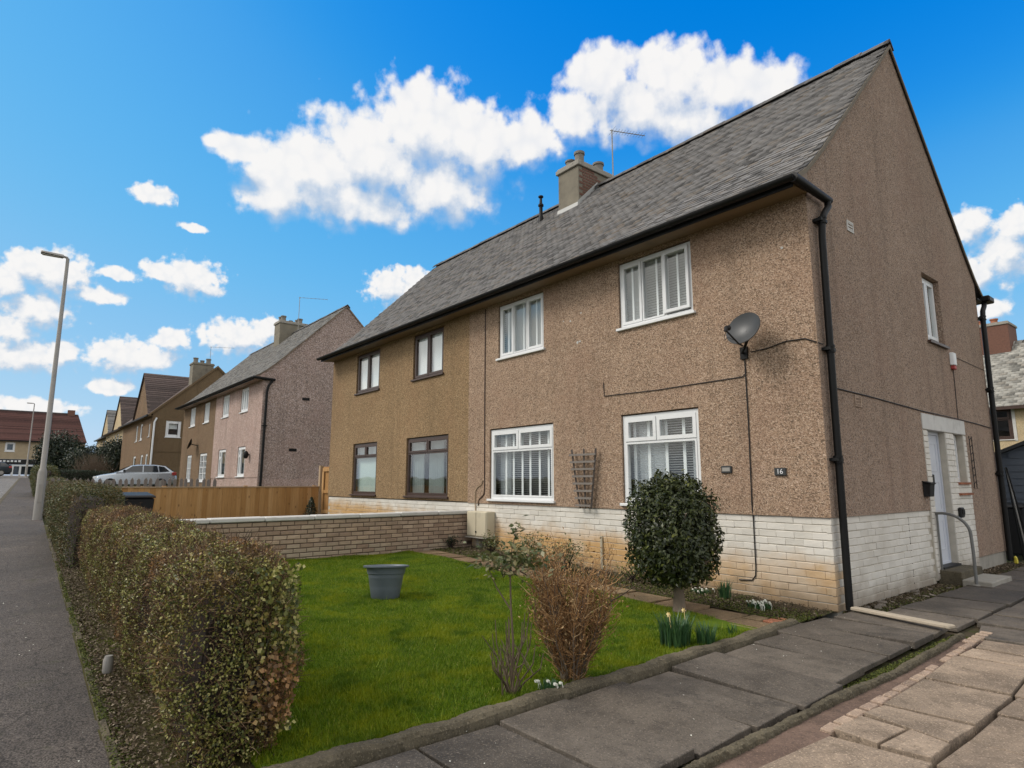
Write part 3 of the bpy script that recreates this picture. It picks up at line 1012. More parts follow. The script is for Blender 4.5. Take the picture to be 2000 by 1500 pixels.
drive = thing('stone_paving', 'uneven sandstone flags beside the dark slab path', 'paving', (1.8, -2, 0))
drive['kind'] = 'structure'
FL = dict(
    A=[(1.475, -5.06), (2.046, -4.9), (2.031, -3.64), (1.52, -3.68), (1.46, -4.4)], A2=[(1.3, -6.4), (2.05, -6.4), (2.046, -4.93), (1.475, -5.09), (1.36, -5.5)],
    B=[(1.485, -3.556), (1.748, -3.598), (1.777, -3.248), (1.515, -3.222)], C=[(1.793, -3.24), (1.76, -3.616), (2.004, -3.588), (2.004, -3.3)],
    D=[(1.505, -3.16), (1.994, -3.265), (2.013, -2.863), (1.528, -2.912)], E=[(1.478, -2.049), (1.52, -2.894), (2.009, -2.845), (2.003, -2.022)],
    F=[(1.434, -1.166), (1.474, -2.0), (1.997, -1.994), (1.944, -1.17)], G=[(1.459, -0.787), (1.45, -1.101), (1.934, -1.117), (1.921, -0.788)],
    H=[(1.443, -0.373), (1.465, -0.722), (1.91, -0.729), (1.883, -0.295)])
for k, p in FL.items():
    slab(drive, 'flagstone', p, {'B': 0.036, 'C': 0.040, 'D': 0.034, 'A': 0.024}.get(k, 0.03), 'slab_sand', th=0.07, bevel=0.0035, inset=0.005)
RF = [[(2.02, -2.5), (2.02, -2.0), (2.6, -2.05), (2.6, -2.48)], [(2.03, -3.1), (2.035, -2.53), (2.62, -2.5), (2.62, -3.08)], [(2.03, -3.62), (2.034, -3.122), (2.62, -3.1), (2.62, -3.7)],
      [(2.05, -4.6), (2.05, -3.66), (2.62, -3.73), (2.62, -4.6)], [(2.0, -1.97), (1.96, -1.2), (2.6, -1.2), (2.6, -2.02)], [(1.96, -1.17), (1.93, -0.32), (2.6, -0.32), (2.6, -1.17)], [(2.06, -6.4), (2.06, -4.64), (2.62, -4.64), (2.62, -6.4)]]
for p in RF:
    slab(drive, 'flagstone', p, 0.018, 'slab_rough', th=0.05, tilt=0.008, bevel=0.004, inset=0.006)
for i in range(9):
    for j in range(2):
        slab(drive, 'flagstone', [(2.64 + j * 0.9, -6.4 + i * 0.7), (3.5 + j * 0.9, -6.4 + i * 0.7), (3.5 + j * 0.9, -5.72 + i * 0.7), (2.64 + j * 0.9, -5.72 + i * 0.7)], 0.004, 'slab_rough', th=0.05)
# red tinted concrete margin and the row of small setts against the flags
mb = MB()
pts = [(1.30, -6.4), (1.27, -4.6), (1.28, -3.0), (1.30, -2.0), (1.28, -0.5), (1.36, -0.3), (1.44, -0.36), (1.43, -1.2), (1.47, -2.0), (1.5, -2.9), (1.47, -4.4), (1.36, -5.5), (1.29, -6.4)]
mb.prism([(1.29, -6.4), (1.50, -6.4), (1.50, -2.9), (1.29, -2.9)], -0.04, 0.008)
mb.prism([(1.29, -2.9), (1.50, -2.9), (1.46, -1.9), (1.42, -0.3), (1.27, -0.3)], -0.04, 0.006)
mb.build('concrete_margin', 'red_concrete', drive)
for i in range(18):
    y0 = -3.6 + i * 0.185
    xx = 1.415 - max(0, (y0 + 2.6)) * 0.035
    x1 = 1.515 - max(0, (y0 + 2.9)) * 0.035
    if random.random() < 0.85:
        slab(drive, 'sett', [(xx, y0), (x1, y0 - 0.01), (x1 - 0.005, y0 + 0.16), (xx, y0 + 0.17)], 0.024 + random.uniform(-0.006, 0.006), 'sett', th=0.05, bevel=0.006)
for i in range(5):
    y0 = -0.5 + i * 0.13
    slab(drive, 'sett', [(1.3, y0), (1.42, y0), (1.41, y0 + 0.11), (1.29, y0 + 0.11)], 0.02, 'sett', th=0.04)


def rough_bar(name, pts, w, h, mat, label, cat, n=60, jit=0.012, z0=-0.06):
    """Lumpy old concrete kerb along a polyline."""
    V, F = [], []
    prof = [(-0.5, 0), (-0.49, 0.5), (-0.45, 0.82), (-0.3, 0.97), (-0.1, 1.0), (0.1, 1.0), (0.28, 0.98), (0.43, 0.84), (0.48, 0.5), (0.5, 0)]
    seg = []
    for a, b in zip(pts[:-1], pts[1:]):
        L = math.hypot(b[0] - a[0], b[1] - a[1])
        k = max(2, int(L / 0.022))
        seg += [(a[0] + (b[0] - a[0]) * i / k, a[1] + (b[1] - a[1]) * i / k) for i in range(k)]
    seg.append(pts[-1])
    for i, (x, y) in enumerate(seg):
        a, b = seg[max(0, i - 1)], seg[min(len(seg) - 1, i + 1)]
        dx, dy = b[0] - a[0], b[1] - a[1]
        L = math.hypot(dx, dy)
        nx, ny = dy / L, -dx / L
        wob = 1 + 0.10 * math.sin(i * 0.13) + 0.06 * math.sin(i * 0.41)
        for u, v in prof:
            jx = random.uniform(-jit, jit)
            V.append((x + nx * u * w * wob + jx, y + ny * u * w * wob + jx, g(x) + z0 + (h - z0) * v * (1 + 0.05 * math.sin(i * 0.09) + 0.04 * math.sin(i * 0.31)) + (random.uniform(-jit, jit) * 0.7 if v > 0.5 else 0)))
    k = len(prof)
    for i in range(len(seg) - 1):
        for j in range(k - 1):
            F.append((i * k + j, i * k + j + 1, (i + 1) * k + j + 1, (i + 1) * k + j))
    F.append(tuple(range(k)))
    F.append(tuple(range((len(seg) - 1) * k, len(seg) * k)))
    mb = MB()
    mb.add(V, F)
    o = mb.build(name, mat, None)
    return tag(o, label, cat, kind='structure')


rough_bar('lawn_kerb', [(0.075, -6.5), (0.08, -3.0), (0.06, -2.0), (0.035, -1.1)], 0.135, 0.085, 'kerb_old', 'mossy rough concrete kerb between lawn and slab path', 'kerb', jit=0.0045)
rough_bar('gutter_kerb', [(1.285, -6.4), (1.275, -4.4), (1.27, -3.0), (1.30, -2.1), (1.275, -1.0), (1.24, -0.25)], 0.07, 0.045, 'kerb_old', 'crumbling narrow concrete ridge beside the slab path', 'kerb', jit=0.006)

# garden path of brown flags along the flower bed, with a few red bricks
gp = thing('garden_path', 'narrow brown flagstone path between lawn and flower bed', 'path', (-2.5, -1.2, 0))
gp['kind'] = 'structure'
x = -0.98
while x > -6.6:
    w = random.uniform(0.45, 0.62)
    slab(gp, 'flagstone', [(x, -1.45), (x, -0.98), (x - w, -0.98), (x - w, -1.45)], g(x) + 0.03, 'slab_brown', th=0.05)
    x -= w
for p in ([(-0.98, -1.44), (-0.5, -1.5), (-0.5, -0.98), (-0.98, -0.98)], [(-0.49, -1.5), (-0.03, -1.5), (-0.03, -1.2), (-0.49, -1.22)], [(-0.62, -2.0), (-0.02, -1.98), (-0.02, -1.53), (-0.6, -1.53)],
          [(-0.49, -1.2), (-0.28, -1.18), (-0.28, -0.95), (-0.49, -0.95)]):
    slab(gp, 'flagstone', p, 0.03, 'slab_brown', th=0.05)
for i in range(3):
    slab(gp, 'brick', [(-0.27 + i * 0.0, -1.17 + i * 0.1), (-0.03, -1.17 + i * 0.1), (-0.03, -1.08 + i * 0.1), (-0.27, -1.08 + i * 0.1)], 0.033, 'sett_red', th=0.05)

# loose plank across the path
mb = MB()
a, b = Vector((0.16, 0.02, 0.055)), Vector((1.17, -0.235, 0.06))
d = (b - a).normalized()
s = Vector((-d.y, d.x, 0)) * 0.055
mb.extrude([a - s, a + s, a + s * 0.95 + Vector((0, 0, 0.035)), a - s * 0.95 + Vector((0, 0, 0.035))], b - a)
tag(mb.build('threshold_plank', 'plank', bevel=0.008), 'pale weathered plank lying across the dark slab path', 'plank')


# ------------------------------------------------------------------ building helpers
def facade_T(y):
    return lambda u, v, w: (u, y - w, v)


def gable_T(x):
    return lambda u, v, w: (x + w, u, v)


def wall_grid(mb, u0, u1, v0, v1, holes, depth=0.16):
    us = sorted({u0, u1, *[h[0] for h in holes], *[h[1] for h in holes]})
    vs = sorted({v0, v1, *[h[2] for h in holes], *[h[3] for h in holes]})
    us = [u for u in us if u0 <= u <= u1]
    vs = [v for v in vs if v0 <= v <= v1]
    for i in range(len(us) - 1):
        for j in range(len(vs) - 1):
            cu, cv = (us[i] + us[i + 1]) / 2, (vs[j] + vs[j + 1]) / 2
            if any(h[0] < cu < h[1] and h[2] < cv < h[3] for h in holes):
                continue
            mb.quad((us[i], vs[j], 0), (us[i + 1], vs[j], 0), (us[i + 1], vs[j + 1], 0), (us[i], vs[j + 1], 0))
    for a, b, c, d in holes:
        if a > u0 - 1e-6:
            mb.quad((a, c, 0), (a, d, 0), (a, d, -depth), (a, c, -depth))
        if b < u1 + 1e-6:
            mb.quad((b, c, 0), (b, d, 0), (b, d, -depth), (b, c, -depth))
        mb.quad((a, d, 0), (b, d, 0), (b, d, -depth), (a, d, -depth))
        if c > v0 + 1e-6:
            mb.quad((a, c, 0), (b, c, 0), (b, c, -depth), (a, c, -depth))
    # lower lip
    mb.quad((u0, v0, 0), (u1, v0, 0), (u1, v0, -0.03), (u0, v0, -0.03))


def venetian(T, u0, u1, v0, v1, w, pitch, mat, parent, tilt=0.55, tapes=(), tape_w=0.05):
    mb = MB(T)
    v = v0
    d = 0.024
    while v < v1:
        mb.quad((u0, v, w - d), (u1, v, w - d), (u1, v + d * tilt * 2, w + d), (u0, v + d * tilt * 2, w + d))
        v += pitch
    o = mb.build('blind', mat, parent)
    if tapes:
        mb = MB(T)
        for t in tapes:
            uu = u0 + (u1 - u0) * t
            mb.box(uu - tape_w / 2, uu + tape_w / 2, v0, v1, w + d + 0.002, w + d + 0.012)
        mb.build('blind_tape', mat, parent)
    return o


def drape(T, u0, u1, v0, v1, w, mat, parent, folds=9, amp=0.025, pinch=0.0):
    mb = MB(T)
    n = folds * 6
    V = []
    for k, v in enumerate((v0, (v0 + v1) / 2, v1)):
        for i in range(n + 1):
            t = i / n
            uu = u0 + (u1 - u0) * (t if not pinch else t * (1 - pinch * (k == 0)))
            V.append((uu, v, w + amp * math.sin(t * folds * 2 * math.pi + k * 0.3)))
    F = [(k * (n + 1) + i, k * (n + 1) + i + 1, (k + 1) * (n + 1) + i + 1, (k + 1) * (n + 1) + i) for k in range(2) for i in range(n)]
    mb.add(V, F)
    return mb.build('curtain', mat, parent, smooth=True)


def window(house, T, u0, u1, v0, v1, lights, fmat='upvc', name='window', sill=True, w0=-0.10, w1=-0.035, ft=0.04, st=0.045, bars=None, label=None, sill_mat=None, panes=True):
    """lights: (a0, a1, b0, b1, proud) as fractions of the opening inside the frame."""
    mb = MB(T)
    mb.ring(u0, u1, v0, v1, ft, w0, w1)
    iu0, iu1, iv0, iv1 = u0 + ft, u1 - ft, v0 + ft, v1 - ft
    gl = []
    for a0, a1, b0, b1, pr in lights:
        x0, x1 = iu0 + (iu1 - iu0) * a0 + 0.006 * (a0 > 0), iu0 + (iu1 - iu0) * a1 - 0.006 * (a1 < 1)
        y0, y1 = iv0 + (iv1 - iv0) * b0 + 0.006 * (b0 > 0), iv0 + (iv1 - iv0) * b1 - 0.006 * (b1 < 1)
        sw = st + 0.0 if pr >= 0 else st * 0.5
        mb.ring(x0 + 0.002, x1 - 0.002, y0 + 0.002, y1 - 0.002, sw, w0 + 0.01, w1 + 0.008 + max(pr, 0))
        gl.append((x0 + sw, x1 - sw, y0 + sw, y1 - sw, w1 - 0.02 + max(pr, 0)))
        if bars:
            nx, ny = bars
            for i in range(1, nx):
                xx = x0 + sw + (x1 - x0 - 2 * sw) * i / nx
                mb.box(xx - 0.013, xx + 0.013, y0 + sw, y1 - sw, w1 - 0.018, w1 + 0.003)
            for j in range(1, ny):
                yy = y0 + sw + (y1 - y0 - 2 * sw) * j / ny
                mb.box(x0 + sw, x1 - sw, yy - 0.013, yy + 0.013, w1 - 0.017, w1 + 0.002)
    # filler behind the gaps between lights
    for a0, a1, b0, b1, pr in lights:
        if a1 < 1:
            xx = iu0 + (iu1 - iu0) * a1
            mb.box(xx - 0.012, xx + 0.012, iv0 + (iv1 - iv0) * b0, iv0 + (iv1 - iv0) * b1, w0 + 0.004, w1 - 0.02)
        if b1 < 1:
            yy = iv0 + (iv1 - iv0) * b1
            mb.box(iu0 + (iu1 - iu0) * a0, iu0 + (iu1 - iu0) * a1, yy - 0.012, yy + 0.012, w0 + 0.003, w1 - 0.021)
    wn = mb.build(name, fmat, house, bevel=0.0)
    if label:
        wn['label'] = label
    if panes:
        for x0, x1, y0, y1, w in gl:
            p = MB(T)
            p.box(x0 - 0.004, x1 + 0.004, y0 - 0.004, y1 + 0.004, w - 0.006, w)
            p.build('pane', 'glass', wn)
    if sill:
        p = MB(T)
        p.box(u0 - 0.05, u1 + 0.05, v0 - 0.045, v0 - 0.002, w0, 0.045)
        p.build('sill', sill_mat or fmat, wn, bevel=0.006)
    return wn


def profile_at(prof, s):
    """Point and slope angle at arc length s along a (y, z) polyline."""
    for (y0, z0), (y1, z1) in zip(prof[:-1], prof[1:]):
        L = math.hypot(y1 - y0, z1 - z0)
        if s <= L or (y1, z1) == prof[-1]:
            t = s / L
            return y0 + (y1 - y0) * t, z0 + (z1 - z0) * t, math.atan2(z1 - z0, y1 - y0)
        s -= L


def prof_len(prof):
    return sum(math.hypot(b[0] - a[0], b[1] - a[1]) for a, b in zip(prof[:-1], prof[1:]))


def tile_mesh(w, L, th):
    mb = MB()
    h = w / 2 - 0.0015
    mb.add([(-h, 0, -th), (h, 0, -th), (h, L, -0.002), (-h, L, -0.002), (-h, 0.004, 0), (h, 0.004, 0), (h, L, 0.002), (-h, L, 0.002)],
           [(4, 5, 6, 7), (0, 1, 5, 4), (1, 2, 6, 5), (3, 0, 4, 7)])
    return mb


def tiled_slope(roof, x0, x1, prof, mat, n_parts, w=0.165, gauge=0.105, L=0.2, th=0.013, ox=0, oy=0, oz=0, skip=None, seed=1):
    """Courses of plain tiles; the n_parts nearest the viewer are parts, the rest one mesh."""
    rnd = random.Random(seed)
    tm = tile_mesh(w, L, th)
    me = bpy.data.meshes.new('roof_tile')
    me.from_pydata(tm.v, [], tm.f)
    total = prof_len(prof)
    rows = int((total - 0.05) / gauge)
    T = []
    for k in range(rows):
        y, z, _ = profile_at(prof, k * gauge)
        y2, z2, _ = profile_at(prof, min(total, k * gauge + L))
        ang = math.atan2(z2 - z, y2 - y)
        nx_ = int((x1 - x0) / w) + 1
        for i in range(nx_):
            xx = x0 + (i + 0.5 * (k % 2)) * w + w / 2
            if xx > x1 - w * 0.25 or xx < x0:
                continue
            if skip and skip(xx, y, z):
                continue
            lift = 0.032 + rnd.uniform(-0.004, 0.005)
            a = ang - 0.11 + rnd.uniform(-0.02, 0.02)
            py, pz = y - math.sin(ang) * lift + rnd.uniform(-0.006, 0.004), z + math.cos(ang) * lift
            T.append(((xx + ox, py + oy, pz + oz), a, rnd.uniform(-0.022, 0.022)))
    T.sort(key=lambda t: (Vector(t[0]) - CAM).length)
    for loc, a, rz in T[:n_parts]:
        piece('roof_tile', me, mat, roof, loc, (a, 0, rz))
    rest = T[n_parts:]
    if rest:
        base = np.array(tm.v)
        faces = np.array(tm.f)
        loc = np.array([t[0] for t in rest])
        a = np.array([t[1] for t in rest])
        rz = np.array([t[2] for t in rest])
        bx = base[None, :, 0] - rz[:, None] * base[None, :, 1]
        by = base[None, :, 1] + rz[:, None] * base[None, :, 0]
        bz = np.broadcast_to(base[None, :, 2], by.shape)
        ca, sa = np.cos(a)[:, None], np.sin(a)[:, None]
        V = np.stack([bx + loc[:, :1], ca * by - sa * bz + loc[:, 1:2], sa * by + ca * bz + loc[:, 2:3]], 2).reshape(-1, 3)
        nv, n = len(base), len(rest)
        FI = (faces[None] + (np.arange(n) * nv)[:, None, None]).reshape(-1)
        me2 = bpy.data.meshes.new('roof_tiles')
        V = V - np.array(WL[roof])
        me2.vertices.add(n * nv)
        me2.vertices.foreach_set('co', V.astype(np.float32).ravel())
        me2.loops.add(len(FI))
        me2.loops.foreach_set('vertex_index', FI.astype(np.int32))
        me2.polygons.add(len(FI) // 4)
        me2.polygons.foreach_set('loop_start', np.arange(0, len(FI), 4, dtype=np.int32))
        me2.update(calc_edges=True)
        o = link('roof_tiles', me2, mat, roof)
        o['kind'] = 'stuff'


def ridge_tiles(roof, x0, x1, y, z, mat, n):
    w = (x1 - x0) / n
    mb = MB()
    for xa, xb, k in ((0, w * 0.9, 1.0), (w * 0.86, w * 1.02, 1.16)):
        a = 0.13 * k
        pts = [(xa, -a, -a * 0.95), (xa, -a * 0.45, -a * 0.28), (xa, 0, 0.012 * k), (xa, a * 0.45, -a * 0.28), (xa, a, -a * 0.95), (xa, a * 0.8, -a * 0.95), (xa, 0, -0.03), (xa, -a * 0.8, -a * 0.95)]
        mb.extrude(pts, (xb - xa, 0, 0))
    me = bpy.data.meshes.new('ridge_tile')
    me.from_pydata(mb.v, [], mb.f)
    for i in range(n):
        piece('ridge_tile', me, mat, roof, (x0 + i * w, y, z + random.uniform(-0.008, 0.008)), (0, random.uniform(-0.012, 0.012), random.uniform(-0.008, 0.008)))


def chimney(house, x0, x1, y0, y1, zb, zt, mats_, pots, ox=0, oy=0, oz=0):
    c = MB()
    x0, x1, y0, y1, zb, zt = x0 + ox, x1 + ox, y0 + oy, y1 + oy, zb + oz, zt + oz
    c.box(x0, x1, y0, y1, zb, zt)
    st = c.build('chimney', mats_[0], house, bevel=0.01)
    k = MB()
    k.box(x0 - 0.05, x1 + 0.05, y0 - 0.05, y1 + 0.05, zt + 0.001, zt + 0.11)
    k.box(x0 - 0.02, x1 + 0.02, y0 - 0.02, y1 + 0.02, zt + 0.111, zt + 0.16)
    k.build('chimney_cap', mats_[1], st, bevel=0.012)
    for px, py, h, r in pots:
        p = MB()
        p.lathe([(r * 1.05, 0), (r, 0.03), (r * 0.96, h * 0.8), (r * 1.16, h * 0.82), (r * 1.16, h), (r * 0.85, h), (r * 0.82, h - 0.12)], (px + ox, py + oy, zt + 0.155), 14)
        p.build('chimney_pot', mats_[2], st, smooth=True)
    return st


def antenna(name, label, base, mast, direction, boom, n_el=12):
    t = thing(name, label, 'antenna', base)
    b = Vector(base)
    m = MB()
    m.tube([b, b + Vector((0, 0, mast))], 0.016, 6)
    m.build('mast', 'steel', t)
    d = Vector(direction).normalized()
    s = Vector((-d.y, d.x, 0))
    a = b + Vector((0, 0, mast - 0.03)) - d * 0.05
    m = MB()
    m.tube([a, a + d * boom], 0.011, 5)
    m.build('boom', 'steel', t)
    for i in range(n_el):
        p = a + d * (0.06 + (boom - 0.1) * i / (n_el - 1))
        m = MB()
        L = 0.12 if i else 0.2
        m.tube([p - s * L, p + s * L], 0.004, 4)
        m.build('element', 'steel', t)
    return t


def downpipe(house, pts, r, clips, axis='x', name='downpipe'):
    m = MB()
    m.tube(pts, r, 10)
    o = m.build(name, 'black', house, smooth=True)
    for c in clips:
        k = MB()
        c = Vector(c)
        k.tube([c - Vector((0, 0, 0.045)), c - Vector((0, 0, 0.02))], r * 1.28, 10)
        k.tube([c + Vector((0, 0, 0.02)), c + Vector((0, 0, 0.045))], r * 1.28, 10)
        k.tube([c - Vector((0, 0, 0.02)), c + Vector((0, 0, 0.02))], r * 1.12, 10)
        if axis == 'x':
            k.box(c.x - r * 1.6 - 0.02, c.x + r * 0.6, c.y - r * 2.1, c.y + r * 2.1, c.z - 0.018, c.z + 0.018)
        else:
            k.box(c.x - r * 2.1, c.x + r * 2.1, c.y - r * 0.6, c.y + r * 1.6 + 0.02, c.z - 0.018, c.z + 0.018)
        k.build('pipe_collar', 'black', o)
    return o


def gutter(house, p0, p1, r=0.062, mat='black'):
    """Half-round gutter along x from p0 to p1."""
    m = MB()
    n = 10
    V, F = [], []
    for x in (p0[0], p1[0]):
        for rr in (r, r - 0.008):
            for k in range(n + 1):
                a = math.pi * (1 + k / n)
                V.append((x, p0[1] + rr * math.cos(a), p0[2] + rr * math.sin(a)))
    q = n + 1
    for k in range(n):
        F.append((k, k + 1, 2 * q + k + 1, 2 * q + k))
        F.append((q + k, q + k + 1, 3 * q + k + 1, 3 * q + k))
    F.append((0, q, 3 * q, 2 * q))
    F.append((n, q + n, 3 * q + n, 2 * q + n))
    F.append(tuple(range(0, q)))
    F.append(tuple(range(2 * q, 3 * q)))
    m.add(V, F)
    o = m.build('gutter', mat, house, smooth=True)
    L = abs(p1[0] - p0[0])
    for i in range(1, int(L / 1.8) + 1):
        x = p0[0] + (p1[0] - p0[0]) * i / (int(L / 1.8) + 1)
        k = MB()
        V = []
        for xx in (x - 0.05, x + 0.05):
            for j in range(n + 1):
                a = math.pi * (1 + j / n)
                V.append((xx, p0[1] + (r + 0.007) * math.cos(a), p0[2] + (r + 0.007) * math.sin(a)))
        F = [(j, j + 1, q + j + 1, q + j) for j in range(n)]
        k.add(V, F)
        k.build('gutter_joint', mat, o)
    return o


# brick meshes (chamfered face), several slightly different shapes
def brick_mesh(L, H, D, seed, name='brick', cx=0.006):
    rnd = random.Random(seed)
    mb = MB()
    c = 0.006
    j = lambda k=0.0022: rnd.uniform(-k, k)
    jy = lambda: rnd.uniform(-0.0025, 0.0025)
    f = [(-L / 2 + cx, -D / 2 + jy(), -H / 2 + c + j()), (L / 2 - cx, -D / 2 + jy(), -H / 2 + c + j()), (L / 2 - cx, -D / 2 + jy(), H / 2 - c + j()), (-L / 2 + cx, -D / 2 + jy(), H / 2 - c + j())]
    c = c + 0.003
    m = [(-L / 2, -D / 2 + c, -H / 2), (L / 2, -D / 2 + c, -H / 2), (L / 2, -D / 2 + c, H / 2), (-L / 2, -D / 2 + c, H / 2)]
    b = [(x, D / 2, z) for x, y, z in m]
    mb.add(f + m + b, [(0, 1, 2, 3)] + [(i, 4 + i, 4 + (i + 1) % 4, (i + 1) % 4) for i in range(4)] + [(4 + i, 8 + i, 8 + (i + 1) % 4, 4 + (i + 1) % 4) for i in range(4)])
    me = bpy.data.meshes.new(name)
    me.from_pydata([(x, y, z) for x, y, z in mb.v], [], mb.f)
    return me, mb


def joined(parent, name, mbs, mat, kind='stuff'):
    """mbs: list of (MB, loc, rotz) merged into one mesh."""
    out = MB()
    for m, loc, rz, sx in mbs:
        c, s = math.cos(rz), math.sin(rz)
        out.add([(loc[0] + c * x * sx - s * y, loc[1] + s * x * sx + c * y, loc[2] + z) for x, y, z in m.v], m.f)
    o = out.build(name, mat, parent)
    if kind:
        o['kind'] = kind
    return o


# ------------------------------------------------------------------ the main semi-detached house
FRONT = [(-0.47, 5.09), (-0.25, 5.20), (0.0, 5.37), (0.22, 5.565), (0.53, 5.85), (3.5, 8.80)]
REAR = [(7.5, 5.05), (7.25, 5.2), (7.0, 5.37), (6.78, 5.565), (6.47, 5.85), (3.5, 8.80)]
HL, HD = 14.2, 7.0


def roof_deck(house, x0, x1, o=(0, 0, 0), mat='ridge', front=FRONT, rear=REAR):
    m = MB()
    for pr in (front, rear):
        a = [(y, z - 0.012) for y, z in pr]
        for (y0, z0), (y1, z1) in zip(a[:-1], a[1:]):
            m.quad((x0 + o[0], y0 + o[1], z0 + o[2]), (x1 + o[0], y0 + o[1], z0 + o[2]), (x1 + o[0], y1 + o[1], z1 + o[2]), (x0 + o[0], y1 + o[1], z1 + o[2]))
    return m.build('roof', mat, house)


def gable_top(mb, x, zb, o=(0, 0, 0)):
    pts = [(0.0, zb)] + [(HD, zb)] + [(y, z - 0.03) for y, z in REAR[2:]] + [(y, z - 0.03) for y, z in FRONT[4:1:-1]]
    mb.poly([(x + o[0], y + o[1], z + o[2]) for y, z in pts])


def verge(house, x, o, mat, side=1, name='verge'):
    for pr in (FRONT, REAR):
        m = MB()
        for (y0, z0), (y1, z1) in zip(pr[:-1], pr[1:]):
            a0, a1 = (x + o[0], y0 + o[1], z0 + o[2]), (x + o[0], y1 + o[1], z1 + o[2])
            m.add([(a0[0], a0[1], a0[2] - 0.055), (a1[0], a1[1], a1[2] - 0.055), (a1[0], a1[1], a1[2] + 0.012), (a0[0], a0[1], a0[2] + 0.012),
                   (a0[0] + 0.018 * side, a0[1], a0[2] - 0.055), (a1[0] + 0.018 * side, a1[1], a1[2] - 0.055), (a1[0] + 0.018 * side, a1[1], a1[2] + 0.012), (a0[0] + 0.018 * side, a0[1], a0[2] + 0.012)],
                  [(0, 1, 2, 3), (4, 5, 6, 7), (3, 2, 6, 7), (0, 1, 5, 4)])
        m.build(name, mat, house)


H = thing('semi_detached_house', 'two storey pebble dashed semi with white painted brick plinth and grey tiled roof, nearest', 'house', (-7.1, 3.5, 0))
GB = 1.05
UP = (3.84, 4.97)
UW = [(-6.20, -4.86), (-3.06, -1.68), (-12.60, -11.24), (-9.52, -8.20)]
LWN = [(-6.47, -4.63), (-3.08, -1.68), (-12.64, -11.24), (-9.74, -7.94)]
PARTY = -7.2
T = facade_T(-0.02)
holes_r = [(a, b, UP[0], UP[1]) for a, b in UW[:2]] + [(a, b, 1.10, 2.50) for a, b in LWN[:2]]
holes_l = [(a, b, UP[0], UP[1]) for a, b in UW[2:]] + [(a, b, 1.11, 2.50) for a, b in LWN[2:]]
m = MB(T)
wall_grid(m, PARTY, 0.02, GB, 5.3, holes_r)
m.build('wall', 'harl_tan', H)
m = MB(T)
wall_grid(m, -HL, PARTY, GB + 0.02, 5.3, holes_l)
m.build('wall', 'harl_olive', H)
# gable towards the side path
m = MB(gable_T(0.02))
wall_grid(m, -0.02, 3.25, GB, 5.0, [])
wall_grid(m, 3.25, 5.30, 2.50, 5.0, [(3.97, 4.80, 3.74, 4.90)], 0.2)
wall_grid(m, 5.30, HD, 0.22, 5.0, [])
m.build('wall', 'harl_gable', H)
m = MB()
gable_top(m, 0.02, 5.0)
m.build('gable_wall', 'harl_gable', H)
m = MB()
m.quad((-HL, 0, 0), (-HL, HD, 0), (-HL, HD, 5.0), (-HL, 0, 5.0))
gable_top(m, -HL, 5.0)
m.quad((-HL, HD, 0), (0, HD, 0), (0, HD, 5.3), (-HL, HD, 5.3))
m.build('wall', 'harl_gable', H)
m = MB()
m.quad((-HL, 2.4, 0), (0, 2.4, 0), (0, 2.4, 5.3), (-HL, 2.4, 5.3))
m.quad((-HL, 0.05, 2.62), (0, 0.05, 2.62), (0, HD, 2.62), (-HL, HD, 2.62))
m.quad((-HL, 0.05, 5.25), (0, 0.05, 5.25), (0, HD, 5.25), (-HL, HD, 5.25))
m.quad((PARTY, 0.05, 0), (PARTY, HD, 0), (PARTY, HD, 5.2), (PARTY, 0.05, 5.2))
m.build('interior_wall', 'room', H)

# plinth of white painted brick: mortar backing, bricks proud of it
pl = MB()
pl.box(-HL, -0.008, 0.0085, 0.2, -0.1, GB)
pl.box(-0.2, -0.0085, 0.2, 3.3, -0.1, GB)
plinth = pl.build('plinth', 'mortar_white', H)
pg = MB()
pg.box(-0.2, -0.012, 5.30, HD, -0.05, 0.2)
pg.box(-0.2, 0.005, 5.302, HD + 0.002, -0.05, 0.215)
pg.build('base_course', 'concrete', H, bevel=0.01)
CH = 0.0875
BL, BH, BD = 0.2235, CH - 0.006, 0.05
BM = [brick_mesh(BL, BH, BD, s, cx=0.0012) for s in range(7)]
brs = []
for k in range(12):
    z = GB - CH * (k + 0.5)
    off = 0.1125 * (k % 2)
    i = 0
    while True:
        x = -0.1075 - off - i * 0.225
        i += 1
        if x < -HL + 0.1:
            break
        if z < g(x) - 0.12:
            continue
        brs.append(((x, BD / 2 + random.uniform(-0.0035, 0.0025), z + random.uniform(-0.002, 0.002)), 0.0, 'brick_white_o', 1.0, random.uniform(-0.008, 0.008)))
    # quoins and gable run
    if k % 2 == 1:
        brs.append(((-0.052, BD / 2, z), 0.0, 'brick_white_o', 0.48, 0))
    i = 0
    while True:
        y = 0.1075 + 0.1125 * ((k + 1) % 2) + i * 0.225
        i += 1
        if y > 3.2:
            break
        brs.append(((-BD / 2 + random.uniform(-0.003, 0.003), y, z + random.uniform(-0.002, 0.002)), math.pi / 2, 'brick_white_o' if y < 0.15 else 'brick_white', 1.0, random.uniform(-0.008, 0.008)))
    if k % 2 == 0:
        brs.append(((-BD / 2, 0.078, z), math.pi / 2, 'brick_white_o', 0.24, 0))
